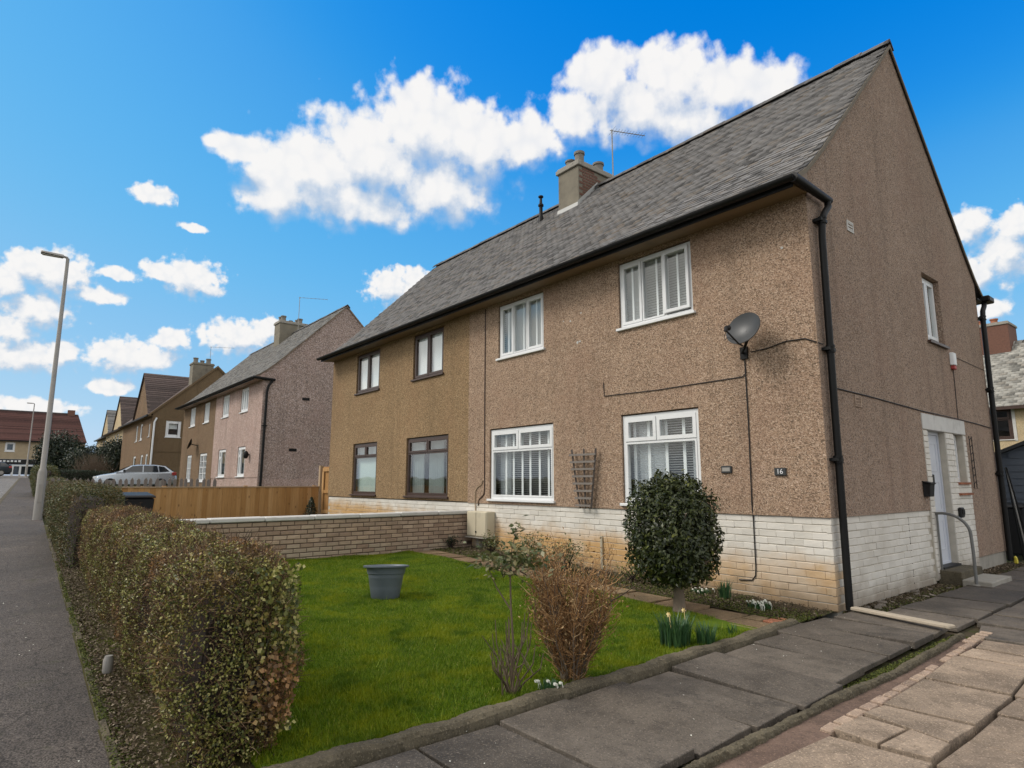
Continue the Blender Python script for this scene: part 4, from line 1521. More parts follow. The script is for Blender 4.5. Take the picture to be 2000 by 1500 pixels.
# door surround: piers of brick standing proud of the gable
SZ = [0.05 + 0.0877 * i for i in range(26)]
for i, z0 in enumerate(SZ[:-1]):
    z = z0 + CH / 2
    cells = [(3.25, 3.45), (4.25, 4.66 if 1.43 < z < 2.26 else 5.30)] + ([(5.17, 5.30)] if 1.43 < z < 2.26 else [])
    for a, b in cells:
        L = b - a
        n = max(1, round(L / 0.22))
        cut = [a + L * q / n for q in range(n + 1)]
        if n > 1 and i % 2:
            cut = [a] + [c - L / n / 2 for c in cut[1:]] + [b]
        for c0, c1 in zip(cut[:-1], cut[1:]):
            brs.append(((0.03 - BD / 2, (c0 + c1) / 2, z), math.pi / 2, 'brick_white', (c1 - c0 - 0.008) / BL, 0))
sb = MB()
sb.box(-0.25, 0.016, 3.252, 3.448, 0.04, 2.255)
sb.box(-0.25, 0.016, 4.252, 4.655, 0.04, 2.255)
sb.box(-0.25, 0.016, 4.656, 5.298, 0.04, 1.42)
sb.box(-0.25, 0.016, 5.172, 5.298, 1.421, 2.255)
sur = sb.build('door_surround', 'mortar_white', H)
lb = MB()
lb.box(-0.25, 0.034, 3.25, 5.30, 2.257, 2.499)
lb.build('lintel', 'coping', sur, bevel=0.006)
brs.sort(key=lambda b: (Vector(b[0]) - CAM).length)
shown = [b for b in brs if b[0][0] > -7.1]
for b in shown[:300]:
    me = random.choice(BM)[0]
    key = (me.name, b[2])
    o = bpy.data.objects.new('brick', me)
    COL.objects.link(o)
    o.parent = plinth
    o.location = Vector(b[0]) - WL[plinth]
    o.rotation_euler = (0, b[4], b[1])
    o.scale = (b[3], 1, 1)
    if not me.materials:
        me.materials.append(MT['brick_white'])
    o.material_slots[0].link = 'OBJECT'
    o.material_slots[0].material = MT[b[2]]
ids = {id(b) for b in shown[:300]}
for mm in ('brick_white_o', 'brick_white'):
    joined(plinth, 'brickwork', [(random.choice(BM)[1], b[0], b[1], b[3]) for b in brs if id(b) not in ids and b[2] == mm], mm)

# roof
roof = roof_deck(H, -HL - 0.03, 0.05)
in_stack = lambda x, y, z: -7.42 < x < -6.66 and y > 2.78
tiled_slope(roof, -HL - 0.02, 0.06, FRONT, 'tile', 300, skip=in_stack, th=0.02)
ridge_tiles(roof, -HL - 0.03, -7.44, 3.5, 8.90, 'ridge', 15)
ridge_tiles(roof, -6.64, 0.06, 3.5, 8.90, 'ridge', 15)
verge(H, 0.045, (0, 0, 0), 'verge_mortar')
verge(H, -HL - 0.03, (0, 0, 0), 'verge_mortar', -1)
# eaves box
e = MB()
e.add([(-HL - 0.02, -0.40, 5.0), (0.05, -0.40, 5.0), (0.05, -0.021, 5.03), (-HL - 0.02, -0.021, 5.03)], [(0, 1, 2, 3)])
e.quad((0.05, -0.40, 5.0), (0.05, 0.0, 5.03), (0.05, 0.0, 5.33), (0.05, -0.44, 5.07))
e.quad((-HL - 0.02, -0.40, 5.0), (-HL - 0.02, 0.0, 5.03), (-HL - 0.02, 0.0, 5.33), (-HL - 0.02, -0.44, 5.07))
e.build('soffit', 'soffit', H)
e = MB()
e.box(-HL - 0.02, 0.05, -0.42, -0.401, 4.985, 5.085)
e.build('fascia', 'black', H)
e = MB()
e.box(-HL - 0.02, 0.05, 7.38, 7.42, 4.985, 5.085)
e.box(-HL, 0.05, 7.0, 7.38, 4.99, 5.03)
e.build('fascia', 'black', H)
gutter(H, (-HL - 0.06, -0.488, 5.085), (0.11, -0.488, 5.085))
# return of the gutter round the corner and the swan neck
e = MB()
e.tube([(0.095, -0.49, 5.065), (0.105, -0.2, 5.05), (0.115, 0.42, 5.02)], [0.06, 0.055, 0.05], 10)
e.build('gutter_return', 'black', H, smooth=True)
downpipe(H, [(0.115, 0.36, 5.02), (0.115, 0.37, 4.93), (0.11, 0.24, 4.80), (0.105, 0.19, 4.72), (0.095, 0.17, 4.5), (0.085, 0.15, 2.5), (0.085, 0.11, 0.03)], 0.042,
         [(0.105, 0.19, 4.70), (0.09, 0.155, 3.05), (0.085, 0.13, 1.72)])
downpipe(H, [(0.06, 7.42, 5.06), (0.07, 7.3, 4.9), (0.08, 7.12, 4.78), (0.08, 7.06, 4.6), (0.08, 6.98, 2.5), (0.08, 6.92, 0.05)], 0.045, [(0.08, 7.06, 4.62), (0.08, 6.99, 3.2), (0.08, 6.95, 1.62)])
e = MB()
e.box(0.0, 0.18, 7.28, 7.62, 5.0, 5.12)
e.build('gutter_end', 'black', H, bevel=0.02)

# chimney stack straddling the ridge
st = chimney(H, -7.40, -6.68, 2.85, 4.15, 7.9, 9.22, ('cement', 'concrete', 'pot_clay'), [(-7.2, 3.1, 0.24, 0.12), (-6.9, 3.12, 0.36, 0.12), (-6.92, 3.5, 0.12, 0.10), (-6.9, 3.82, 0.30, 0.13), (-7.2, 3.8, 0.2, 0.11)])
mb_ = []
cb = brick_mesh(0.215, 0.065, 0.03, 3)[1]
for k in range(14):
    for i in range(4):
        z = 8.32 + k * 0.078
        y = 2.98 + i * 0.225 + 0.11 * (k % 2)
        if y < 3.75 and z > y + 5.36 and random.random() < (1.0 if y < 3.4 else 0.55):
            mb_.append((cb, (-6.68 - 0.008, y, z), math.pi / 2, 1.0))
joined(st, 'brickwork', mb_, 'brick_red')
e = MB()
e.add([(-7.43, 2.80, 8.08), (-6.65, 2.80, 8.08), (-6.65, 2.845, 8.27), (-7.43, 2.845, 8.27)], [(0, 1, 2, 3)])
e.add([(-6.67, 2.8, 8.1), (-6.67, 3.52, 8.82), (-6.67, 3.52, 8.98), (-6.67, 2.8, 8.27)], [(0, 1, 2, 3)])
e.build('flashing', 'lead', st)
# cast iron vent pipe through the roof
e = MB()
e.lathe([(0.09, -0.08), (0.065, 0.12), (0.048, 0.16), (0.048, 0.40), (0.075, 0.42), (0.075, 0.46), (0.04, 0.5), (0.035, 0.64), (0.07, 0.67), (0.07, 0.70), (0.02, 0.73)], (-8.2, 2.97, 8.30), 12)
e.build('vent_pipe', 'black', H, smooth=True)
# pale filler patches where old fixings were taken out of the front wall
for px, pz, pr in ((-4.16, 4.24, 0.022), (-4.0, 3.83, 0.03), (-3.94, 3.84, 0.022), (-3.9, 4.33, 0.018), (-4.33, 4.27, 0.014), (-0.33, 4.42, 0.02)):
    e = MB()
    e.poly([(px + pr * random.uniform(0.6, 1.2) * math.cos(a), -0.026, pz + pr * random.uniform(0.6, 1.2) * math.sin(a)) for a in lin(0, 5.5, 7)])
    e.build('filler_patch', 'coping', H)
# grey shutter vents on the gable
for y, z, mt in ((1.24, 4.93, 'coping'), (0.99, 2.49, 'sett')):
    e = MB(gable_T(0.02))
    e.ring(y - 0.1, y + 0.1, z - 0.075, z + 0.075, 0.02, -0.005, 0.012)
    for q in range(3):
        e.box(y - 0.078, y + 0.078, z - 0.045 + q * 0.04, z - 0.025 + q * 0.04, -0.004, 0.008)
    e.build('vent_grille', mt, H)

# windows of the right-hand house: white plastic
tri = [(0, 0.31, 0, 1, 0), (0.31, 0.64, 0, 1, -1), (0.64, 1, 0, 1, 0)]
tri2 = [(0, 0.31, 0, 1, 0), (0.31, 0.64, 0, 1, -1), (0.64, 1, 0.02, 1, 0.03)]
two_one = [(0, 0.46, 0.71, 1, 0.0), (0.46, 1, 0.71, 1, 0.0), (0, 1, 0, 0.71, -1)]
for k, (a, b) in enumerate(UW[:2]):
    w = window(H, T, a + 0.01, b - 0.01, UP[0] + 0.045, UP[1] - 0.02, tri2 if k else tri, ft=0.045)
    venetian(T, a + 0.05, b - 0.05, UP[0] + 0.05, UP[1] - 0.03, -0.135, 0.042, 'blind', w, 0.5 if k == 0 else 0.4, (0.13, 0.5, 0.8), 0.035)
    if k == 0:
        drape(T, a + 0.05, b - 0.05, UP[0] + 0.05, UP[1] - 0.03, -0.21, 'net', w, 12)
    else:
        drape(T, a + 0.03, a + 0.42, UP[0] + 0.05, UP[1] - 0.03, -0.20, 'net', w, 5)
for k, (a, b) in enumerate(LWN[:2]):
    w = window(H, T, a + 0.012, b - 0.012, 1.145, 2.48, two_one, ft=0.05, st=0.055)
    tp = (0.16, 0.29, 0.44, 0.57, 0.72, 0.86, 0.98) if k == 0 else (0.06, 0.27, 0.52, 0.76, 0.97)
    venetian(T, a + 0.06, b - 0.05, 1.17, 2.44, -0.19, 0.036, 'blind', w, 0.22, tp, 0.05)
    drape(T, a + 0.04, a + (0.35 if k == 0 else 0.62), 1.15, 2.45, -0.27, 'net', w, 6)
    if k:
        drape(T, b - 0.3, b - 0.04, 1.15, 2.45, -0.28, 'net', w, 4)
# windows of the left-hand house: dark brown frames
pair = [(0, 0.49, 0, 1, 0), (0.49, 1, 0, 1, 0)]
for k, (a, b) in enumerate(UW[2:]):
    w = window(H, T, a + 0.01, b - 0.01, UP[0] + 0.045, UP[1] - 0.02, pair, 'brown_frame', ft=0.035, st=0.05)
    drape(T, a + 0.03, b - 0.03, UP[0] + 0.05, UP[1] - 0.03, -0.112, 'net', w, 5, 0.004)  # nearly flat white sheet imitating bright sky reflected in the panes
for k, (a, b) in enumerate(LWN[2:]):
    w = window(H, T, a + 0.012, b - 0.012, 1.155, 2.48, [(0, 0.5, 0.76, 1, 0), (0.5, 1, 0.76, 1, 0), (0, 1, 0, 0.76, -1)], 'brown_frame', ft=0.045, st=0.045)
    if k == 0:
        e = MB(T)
        e.box(a + 0.05, b - 0.05, 1.17, 2.12, -0.16, -0.15)
        e.build('blind', 'blind_green', w)
        drape(T, a + 0.05, b - 0.05, 2.13, 2.46, -0.2, 'curtain', w, 5)
    else:
        drape(T, a + 0.05, a + 0.55, 1.15, 2.45, -0.18, 'curtain', w, 5)
        drape(T, a + 0.75, b - 0.45, 1.15, 2.45, -0.2, 'curtain', w, 8)
        drape(T, b - 0.3, b - 0.05, 1.15, 2.45, -0.18, 'curtain', w, 3)
# gable window deep in its reveal, window beside the door
Tg = gable_T(0.02)
w = window(H, Tg, 3.98, 4.79, 3.79, 4.88, pair, w0=-0.15, w1=-0.085, ft=0.045, st=0.05, sill=False)
e = MB(Tg)
e.box(3.93, 4.85, 3.70, 3.739, -0.2, 0.05)
e.build('sill', 'brown_frame', w)
drape(Tg, 4.02, 4.75, 3.82, 4.85, -0.24, 'curtain', w, 8)
Ts = gable_T(0.03)
w = window(H, Ts, 4.665, 5.165, 1.46, 2.25, [(0, 1, 0, 1, 0)], w0=-0.16, w1=-0.11, sill=False)
e = MB(Ts)
e.box(4.64, 5.2, 1.422, 1.458, -0.16, 0.035)
e.box(4.62, 5.24, 1.25, 1.28, -0.02, 0.04)
e.build('sill', 'sett_red', w)
drape(Ts, 4.68, 5.15, 1.48, 2.23, -0.22, 'net', w, 5)
# side door
e = MB(Ts)
e.ring(3.452, 4.248, 0.19, 2.254, 0.05, -0.16, -0.10)
dr = e.build('door', 'door', H)
e = MB(Ts)
e.box(3.503, 4.197, 0.242, 2.20, -0.15, -0.118)
e.build('door_leaf', 'door', dr)
e = MB(Ts)
e.box(3.46, 4.24, 0.17, 0.215, -0.16, 0.03)
e.build('door_sill', 'black_plastic', dr)
for z in (0.65, 1.25, 1.85):
    e = MB(Ts)
    e.ring(3.60, 4.10, z - 0.22, z + 0.22, 0.012, -0.1178, -0.112)
    e.build('door_panel', 'door', dr)
e = MB(Ts)
e.box(3.70, 3.83, 1.42, 1.58, -0.117, -0.085)
e.build('door_knocker', 'black_plastic', dr, bevel=0.008)


# ------------------------------------------------------------------ things fixed to the main house
def cable(name, label, pts, r=0.007, mat='cable'):
    m = MB()
    m.tube(pts, r, 5)
    o = m.build(name, mat)
    return tag(o, label, 'cable')


YF = -0.03
cable('wall_cable', 'black cable running down the front wall below the satellite dish', [(-0.93, YF, 3.1), (-0.93, YF, 2.2), (-0.95, YF, 1.2), (-0.955, -0.008, 1.0), (-0.96, -0.008, 0.4), (-0.97, -0.008, 0.3), (-1.02, -0.008, 0.24), (-1.2, -0.008, 0.225)], 0.008)
cable('wall_cable', 'black cable running left from the dish above the right ground floor window', [(-0.945, YF, 2.86), (-0.97, YF, 2.83), (-1.6, YF, 2.825), (-2.4, YF, 2.815), (-3.1, YF, 2.83), (-3.41, YF, 2.835), (-3.42, YF, 3.06)], 0.007)
cable('wall_cable', 'black cable running right from the dish to the corner downpipe', [(-0.82, -0.06, 3.13), (-0.62, YF, 3.15), (-0.35, YF, 3.2), (-0.12, YF, 3.19), (0.0, YF, 3.13), (0.05, 0.05, 3.1)], 0.008)
cable('wall_cable', 'black cable crossing the side gable above the door surround', [(0.03, 0.2, 2.60), (0.03, 1.5, 2.58), (0.03, 3.3, 2.53), (0.045, 4.6, 2.515), (0.03, 6.0, 2.5), (0.03, 6.9, 2.47)], 0.008)
cable('wall_cable', 'thin cable dropping from the alarm box on the gable', [(0.03, 5.05, 3.38), (0.03, 5.03, 3.0), (0.03, 5.0, 2.52)], 0.006)
cable('wall_cable', 'thin cable from the alarm box to the rear corner', [(0.03, 5.1, 3.62), (0.03, 6.0, 3.6), (0.03, 6.95, 3.58)], 0.004)
cable('wall_pipe', 'thin pipe down the front wall between the two houses', [(-6.63, YF, 5.0), (-6.63, YF, 3.0), (-6.62, YF, 1.30), (-6.64, YF, 1.22), (-6.8, YF, 1.12), (-6.85, -0.01, 1.0)], 0.011, 'brown_frame')
cable('wall_pipe', 'pale bent conduit above the meter cabinet', [(-6.68, YF, 1.5), (-6.72, YF, 1.42), (-6.86, YF, 1.36), (-6.92, YF, 1.28), (-6.93, YF, 1.06), (-6.93, -0.012, 0.9)], 0.011, 'cable_pale')
cable('wall_pipe', 'rusty overflow pipe on the white plinth behind the brown shrub', [(-3.55, -0.02, 0.62), (-3.55, -0.02, 0.08)], 0.022, 'meter')

# satellite dish
D = thing('satellite_dish', 'grey oval satellite dish on the front wall near the corner', 'satellite dish', (-0.93, -0.02, 3.15))
nrm = Vector((-0.08, -0.92, 0.34)).normalized()
sd = nrm.cross(Vector((0, 0, 1))).normalized() * -1
upv = nrm.cross(sd).normalized()
if upv.z < 0:
    upv = -upv
cen = Vector((-0.76, -0.33, 3.40))
m = MB()
V, F = [], []
nr, na = 7, 28
for side, dep in ((0, 0.0), (1, -0.012)):
    for i in range(nr + 1):
        r = i / nr
        for k in range(na):
            t = 2 * math.pi * k / na
            p = cen + sd * (0.245 * r * math.cos(t)) + upv * (0.225 * r * math.sin(t)) + nrm * (0.075 * (r * r - 1) + dep)
            V.append(tuple(p))
q = (nr + 1) * na
for s_ in (0, 1):
    for i in range(nr):
        for k in range(na):
            f = (s_ * q + i * na + k, s_ * q + i * na + (k + 1) % na, s_ * q + (i + 1) * na + (k + 1) % na, s_ * q + (i + 1) * na + k)
            F.append(f if not s_ else f[::-1])
for k in range(na):
    F.append((nr * na + k, nr * na + (k + 1) % na, q + nr * na + (k + 1) % na, q + nr * na + k))
m.add(V, F)
m.build('reflector', 'dish', D, smooth=True)
bot = cen - upv * 0.23
lnb = bot + nrm * 0.30 + upv * 0.07
m = MB()
m.tube([bot - nrm * 0.06, bot + nrm * 0.02 - upv * 0.01, lnb - upv * 0.035], 0.011, 6)
m.build('feed_arm', 'black_plastic', D)
m = MB()
m.tube([lnb, lnb + (cen - lnb).normalized() * 0.05], [0.028, 0.036], 10)
m.tube([lnb - upv * 0.05, lnb + upv * 0.01], [0.022, 0.026], 8)
m.build('receiver_head', 'black_plastic', D)
m = MB()
m.tube([cen - nrm * 0.085, cen - nrm * 0.14 - upv * 0.05, Vector((-0.88, -0.10, 3.2)), Vector((-0.93, -0.09, 3.14)), Vector((-0.93, -0.03, 3.14))], 0.02, 8)
m.box(-0.98, -0.88, -0.05, -0.021, 3.06, 3.22)
m.build('bracket', 'black', D)
m = MB()
m.tube([lnb - upv * 0.05, lnb - upv * 0.14 + sd * 0.0, lnb - upv * 0.16 - nrm * 0.02, lnb - upv * 0.10 - nrm * 0.07, bot + nrm * 0.1 - upv * 0.005], 0.004, 4)
m.build('lead', 'cable', D)

# fan trellis leaning on the front wall
tr = thing('fan_trellis', 'grey weathered wooden fan trellis hung between the two ground floor windows', 'trellis', (-3.84, -0.05, 1.05))
for xb, xt in ((-3.96, -4.12), (-3.84, -3.84), (-3.72, -3.57)):
    m = MB()
    m.tube([(xb, -0.06, 1.04), ((xb + xt) / 2, -0.075, 1.5), (xt, -0.08, 2.0)], 0.022, 4)
    m.build('upright', 'wood_grey', tr)
for i in range(8):
    z = 1.07 + i * 0.117
    h = 0.13 + 0.155 * (z - 1.04) / 0.95 + 0.03
    m = MB()
    m.box(-3.843 - h, -3.843 + h, -0.125, -0.104, z, z + 0.034)
    m.build('cross_bar', 'trellis_bar', tr)

# house number plaques
def plaque(x, z, label, num):
    t = thing('number_plaque', label, 'house number', (x, -0.03, z))
    m = MB()
    m.box(x - 0.075, x + 0.075, -0.045, -0.021, z - 0.048, z + 0.048)
    m.build('plate', 'sign', t, bevel=0.006)
    if num:
        c = bpy.data.curves.new('numeral', 'FONT')
        c.body = num
        c.size = 0.085
        c.align_x = 'CENTER'
        c.align_y = 'CENTER'
        c.extrude = 0.002
        c.materials.append(MT['upvc'])
        tmp = bpy.data.objects.new('numeral', c)
        COL.objects.link(tmp)
        me = bpy.data.meshes.new_from_object(tmp)
        bpy.data.objects.remove(tmp)
        me.name = 'numeral'
        o = bpy.data.objects.new('numeral', me)
        COL.objects.link(o)
        o.parent = t
        o.location = (0, -0.0185, 0)
        o.rotation_euler = (R(90), 0, 0)
    else:
        m = MB()
        m.box(x - 0.055, x + 0.055, -0.048, -0.046, z - 0.025, z + 0.025)
        m.build('plate_face', 'steel', t)


plaque(-0.545, 1.585, 'black house number plaque beside the corner downpipe', '16')
plaque(-1.28, 1.625, 'small faded grey plaque right of the ground floor window', None)

# meter cabinet on the plinth
mc = thing('meter_cabinet', 'cream meter cabinet on a leg at the end of the brick garden wall', 'cabinet', (-6.62, -0.1, 0.2))
m = MB()
m.box(-6.95, -6.30, -0.21, -0.004, 0.42, 0.90)
m.build('case', 'meter', mc, bevel=0.012)
m = MB()
m.box(-6.93, -6.64, -0.222, -0.2105, 0.44, 0.88)
m.box(-6.625, -6.32, -0.222, -0.2105, 0.44, 0.88)
m.build('door', 'meter', mc, bevel=0.004)
m = MB()
m.box(-6.64, -6.61, -0.235, -0.2225, 0.50, 0.53)
m.build('latch', 'black_plastic', mc)
m = MB()
m.box(-6.98, -6.28, -0.23, -0.004, 0.395, 0.418)
m.box(-6.75, -6.66, -0.12, -0.03, 0.12, 0.394)
m.build('plinth', 'concrete', mc)

# alarm box, letter box, lamp and trellis on the gable
ab = thing('alarm_box', 'white and red alarm box under the small gable window', 'alarm box', (0.03, 5.02, 3.4))
m = MB()
m.prism([(0.02, 4.93), (0.085, 4.95), (0.085, 5.09), (0.02, 5.11)], 3.44, 3.66)
m.build('case', 'upvc', ab, bevel=0.01)
m = MB()
m.prism([(0.02, 4.95), (0.08, 4.96), (0.08, 5.08), (0.02, 5.09)], 3.37, 3.437)
m.build('lower_case', 'red', ab, bevel=0.01)
lbx = thing('letter_box', 'black wall letter box left of the side door', 'letter box', (0.03, 3.12, 1.35))
m = MB()
m.add([(0.02, 3.02, 1.25), (0.02, 3.22, 1.25), (0.02, 3.22, 1.46), (0.02, 3.02, 1.46), (0.10, 3.03, 1.25), (0.10, 3.21, 1.25), (0.12, 3.22, 1.43), (0.12, 3.02, 1.43)],
      [(0, 3, 2, 1), (4, 5, 6, 7), (0, 1, 5, 4), (1, 2, 6, 5), (2, 3, 7, 6), (3, 0, 4, 7)])
m.build('case', 'black_plastic', lbx, bevel=0.008)
m = MB()
m.add([(0.02, 3.01, 1.46), (0.02, 3.23, 1.46), (0.13, 3.23, 1.432), (0.13, 3.01, 1.432), (0.02, 3.01, 1.475), (0.02, 3.23, 1.475), (0.13, 3.23, 1.447), (0.13, 3.01, 1.447)],
      [(0, 3, 2, 1), (4, 5, 6, 7), (0, 1, 5, 4), (1, 2, 6, 5), (2, 3, 7, 6), (3, 0, 4, 7)])
m.build('flap', 'black', lbx)
wl = thing('key_safe', 'small black box on the white brick pier right of the side door', 'key safe', (0.04, 4.52, 0.98))
m = MB()
m.box(0.03, 0.085, 4.45, 4.60, 0.90, 1.06)
m.build('case', 'black_plastic', wl, bevel=0.015)
m = MB()
m.box(0.086, 0.095, 4.47, 4.58, 0.95, 1.03)
m.build('cover', 'black', wl)
wt_ = thing('wire_trellis', 'narrow dark wire trellis on the gable right of the door surround', 'trellis', (0.03, 5.5, 1.4))
for y in (5.42, 5.56):
    m = MB()
    m.tube([(0.045, y, 1.35), (0.05, y - 0.02, 2.25)], 0.006, 5)
    m.build('upright', 'black', wt_)
for i in range(7):
    m = MB()
    z = 1.42 + i * 0.125
    m.tube([(0.05, 5.40, z), (0.055, 5.49, z + 0.05), (0.05, 5.56, z)], 0.006, 5)
    m.build('cross_bar', 'black', wt_)

# steps and handrail at the side door
sp = thing('door_steps', 'mossy concrete steps below the side door', 'steps', (0.2, 3.8, 0))
m = MB()
m.box(0.0, 0.30, 3.34, 4.34, -0.02, 0.185)
m.build('step', 'kerb_old', sp, bevel=0.012)
m = MB()
m.box(0.302, 0.66, 3.30, 4.30, -0.02, 0.085)
m.build('step', 'concrete', sp, bevel=0.012)
hr = thing('handrail', 'grey tubular steel handrail curving down beside the door steps', 'handrail', (0.3, 3.4, 0.02))
m = MB()
path_ = [(0.03, 3.40, 1.0), (0.12, 3.395, 1.005)] + [(0.12 + 0.34 * math.sin(t), 3.395 - 0.05 * math.sin(t), 0.72 + 0.285 * math.cos(t)) for t in lin(0.15, 1.57, 9)] + [(0.47, 3.33, 0.5), (0.475, 3.30, 0.0)]
m.tube(path_, 0.021, 10)
m.build('rail', 'rail_steel', hr, smooth=True)
m = MB()
m.tube([(0.05, 3.40, 1.0), (0.05, 3.38, 0.18)], 0.014, 8)
m.build('post', 'rail_steel', hr, smooth=True)
m = MB()
m.lathe([(0.05, 0), (0.05, 0.012), (0.022, 0.02)], (0.475, 3.30, 0.02), 12)
m.build('foot_plate', 'steel', hr)

antenna('roof_antenna', 'thin television antenna rising beside the chimney of the nearest house', (-6.13, 3.5, 8.8), 1.36, (0.42, 0.91, 0), 0.95)

# ------------------------------------------------------------------ brick garden wall
bw = thing('garden_wall', 'low brown brick garden wall with white coping between the front gardens', 'wall', (-7.15, -3, 0.15))
m = MB()
m.box(-7.244, -7.056, -5.75, -0.005, 0.0, 0.83)
core = m.build('mortar_core', 'wall_mortar', bw)
WB = [brick_mesh(0.2145, 0.062, 0.05, 20 + s) for s in range(5)]
fy = -7.15 + 0.105
k = 0
z = 0.83 - 0.038
while z > 0.06:
    i = 0
    while True:
        y = -0.13 - 0.1125 * (k % 2) - i * 0.225
        i += 1
        if y < -5.65:
            break
        if z < g(-7.1) - 0.12:
            continue
        o = piece('brick', random.choice(WB)[0], 'wall_brick', bw, (fy - 0.025 + random.uniform(-0.004, 0.004), y, z + random.uniform(-0.003, 0.003)), (0, random.uniform(-0.012, 0.012), math.pi / 2))
    k += 1
    z -= 0.0745
for i in range(7):
    m = MB()
    y0, y1 = -0.01 - i * 0.82, -0.01 - (i + 1) * 0.82 + 0.008
    m.box(-7.29, -7.01, y1, y0, 0.835 + 0.003 * (i % 2), 0.905 + 0.004 * (i % 2))
    m.build('coping_stone', 'coping', bw, bevel=0.014)

# ------------------------------------------------------------------ timber fence and gate beside the left-hand house
FX = -15.55
fc = thing('timber_fence', 'orange brown close boarded timber fence left of the nearest house', 'fence', (FX, -3, 0.4))
fz = g(FX)
bmz = []
for s_ in range(3):
    m = MB()
    m.box(-0.011, 0.011, -0.066, 0.066, 0, 0.88)
    me = bpy.data.meshes.new('board')
    me.from_pydata(m.v, [], m.f)
    bmz.append(me)
y = 0.2
i = 0
while y > -6.1:
    piece('board', bmz[i % 3], 'fence', fc, (FX + 0.02 + 0.012 * (i % 2), y, fz + 0.02), (0, 0, random.uniform(-0.02, 0.02)))
    y -= 0.128
    i += 1
m = MB()
m.box(FX - 0.03, FX + 0.06, -6.2, 0.24, fz + 0.902, fz + 0.93)
m.build('capping_rail', 'fence_cap', fc)
for z in (0.2, 0.7):
    m = MB()
    m.box(FX - 0.06, FX - 0.001, -6.2, 0.24, fz + z, fz + z + 0.07)
    m.build('rail', 'fence', fc)
for yy in (0.15, -1.9, -4.0, -6.0):
    m = MB()
    m.box(FX - 0.15, FX - 0.061, yy - 0.045, yy + 0.045, fz - 0.1, fz + 0.95)
    m.build('post', 'fence', fc)
gt = thing('timber_gate', 'taller timber gate between the fence and the nearest house', 'gate', (-14.9, 0.3, 0.4))
for i in range(9):
    m = MB()
    x0 = -15.46 + i * 0.136
    m.box(x0, x0 + 0.13, 0.33, 0.35, fz + 0.05, fz + 1.52)
    m.build('board', 'fence', gt)
for z in (0.12, 0.72, 1.38):
    m = MB()
    m.box(-15.4, -14.3, 0.29, 0.328, fz + z, fz + z + 0.1)
    m.build('ledge', 'fence', gt)
m = MB()
m.box(-15.58, -15.47, 0.24, 0.36, fz - 0.1, fz + 1.56)
m.build('post', 'fence_cap', gt)
m = MB()
m.box(-15.4, -15.29, 0.28, 0.31, fz + 0.23, fz + 1.37)
m.box(-14.41, -14.3, 0.28, 0.31, fz + 0.23, fz + 1.37)
m.build('stile', 'fence', gt)
m = MB()
m.box(-14.75, -14.6, 0.265, 0.288, fz + 1.41, fz + 1.45)
m.build('latch', 'black', gt)

# grey picket fence further along
pf = thing('picket_fence', 'low grey weathered picket fence in front of the parked silver car', 'fence', (-20.5, -4, 0.55))
pz = g(-20.5)
m = MB()
m.add([(-0.012, -0.05, 0), (0.012, -0.05, 0), (0.012, 0.05, 0), (-0.012, 0.05, 0), (-0.012, -0.05, 0.9), (0.012, -0.05, 0.9), (0.012, 0.05, 0.9), (-0.012, 0.05, 0.9), (-0.012, 0, 0.97), (0.012, 0, 0.97)],
      [(0, 1, 2, 3), (0, 1, 5, 4), (2, 3, 7, 6), (1, 2, 6, 9, 5), (0, 3, 7, 8, 4), (4, 5, 9, 8), (6, 7, 8, 9)])
me = bpy.data.meshes.new('picket')
me.from_pydata(m.v, [], m.f)
y = -1.55
while y > -6.3:
    piece('picket', me, 'picket', pf, (-20.5, y, pz + 0.08 + random.uniform(-0.015, 0.015)), (random.uniform(-0.03, 0.03), 0, 0))
    y -= 0.178
for z in (0.25, 0.68):
    m = MB()
    m.box(-20.56, -20.513, -6.35, -1.5, pz + z, pz + z + 0.07)
    m.build('rail', 'picket', pf)
for yy in (-1.5, -3.1, -4.7, -6.3):
    m = MB()
    m.box(-20.64, -20.561, yy - 0.045, yy + 0.045, pz - 0.1, pz + 0.95)
    m.build('post', 'picket', pf)


# ------------------------------------------------------------------ street lamps
def street_lamp(loc, h, label):
    t = thing('street_lamp', label, 'street lamp', loc, 'street lamps along the footway')
    x, y, z = loc
    m = MB()
    m.lathe([(0.105, -0.05), (0.105, 1.25), (0.085, 1.33), (0.07, 1.36), (0.042, h - 0.02)], (x, y, z), 14)
    m.build('column', 'steel', t, smooth=True)
    m = MB()
    m.box(x + 0.085, x + 0.112, y - 0.05, y + 0.05, z + 0.45, z + 0.95)
    m.build('access_door', 'steel', t, bevel=0.004)
    m = MB()
    m.tube([(x, y, z + h - 0.06), (x, y - 0.02, z + h), (x, y - 0.14, z + h + 0.02)], 0.036, 8)
    m.build('bracket', 'steel', t)
    m = MB()
    m.add([(x - 0.10, y - 0.10, z + h - 0.025), (x + 0.10, y - 0.10, z + h - 0.025), (x + 0.12, y - 0.62, z + h + 0.0), (x - 0.12, y - 0.62, z + h + 0.0),
           (x - 0.06, y - 0.10, z + h + 0.06), (x + 0.06, y - 0.10, z + h + 0.06), (x + 0.09, y - 0.62, z + h + 0.06), (x - 0.09, y - 0.62, z + h + 0.06)],
          [(0, 3, 2, 1), (4, 5, 6, 7), (0, 1, 5, 4), (1, 2, 6, 5), (2, 3, 7, 6), (3, 0, 4, 7)])
    ln = m.build('lantern', 'steel', t, bevel=0.015)
    m = MB()
    m.box(x - 0.075, x + 0.075, y - 0.58, y - 0.2, z + h - 0.03, z + h - 0.022)
    m.build('lens', 'coping', ln)
    return t


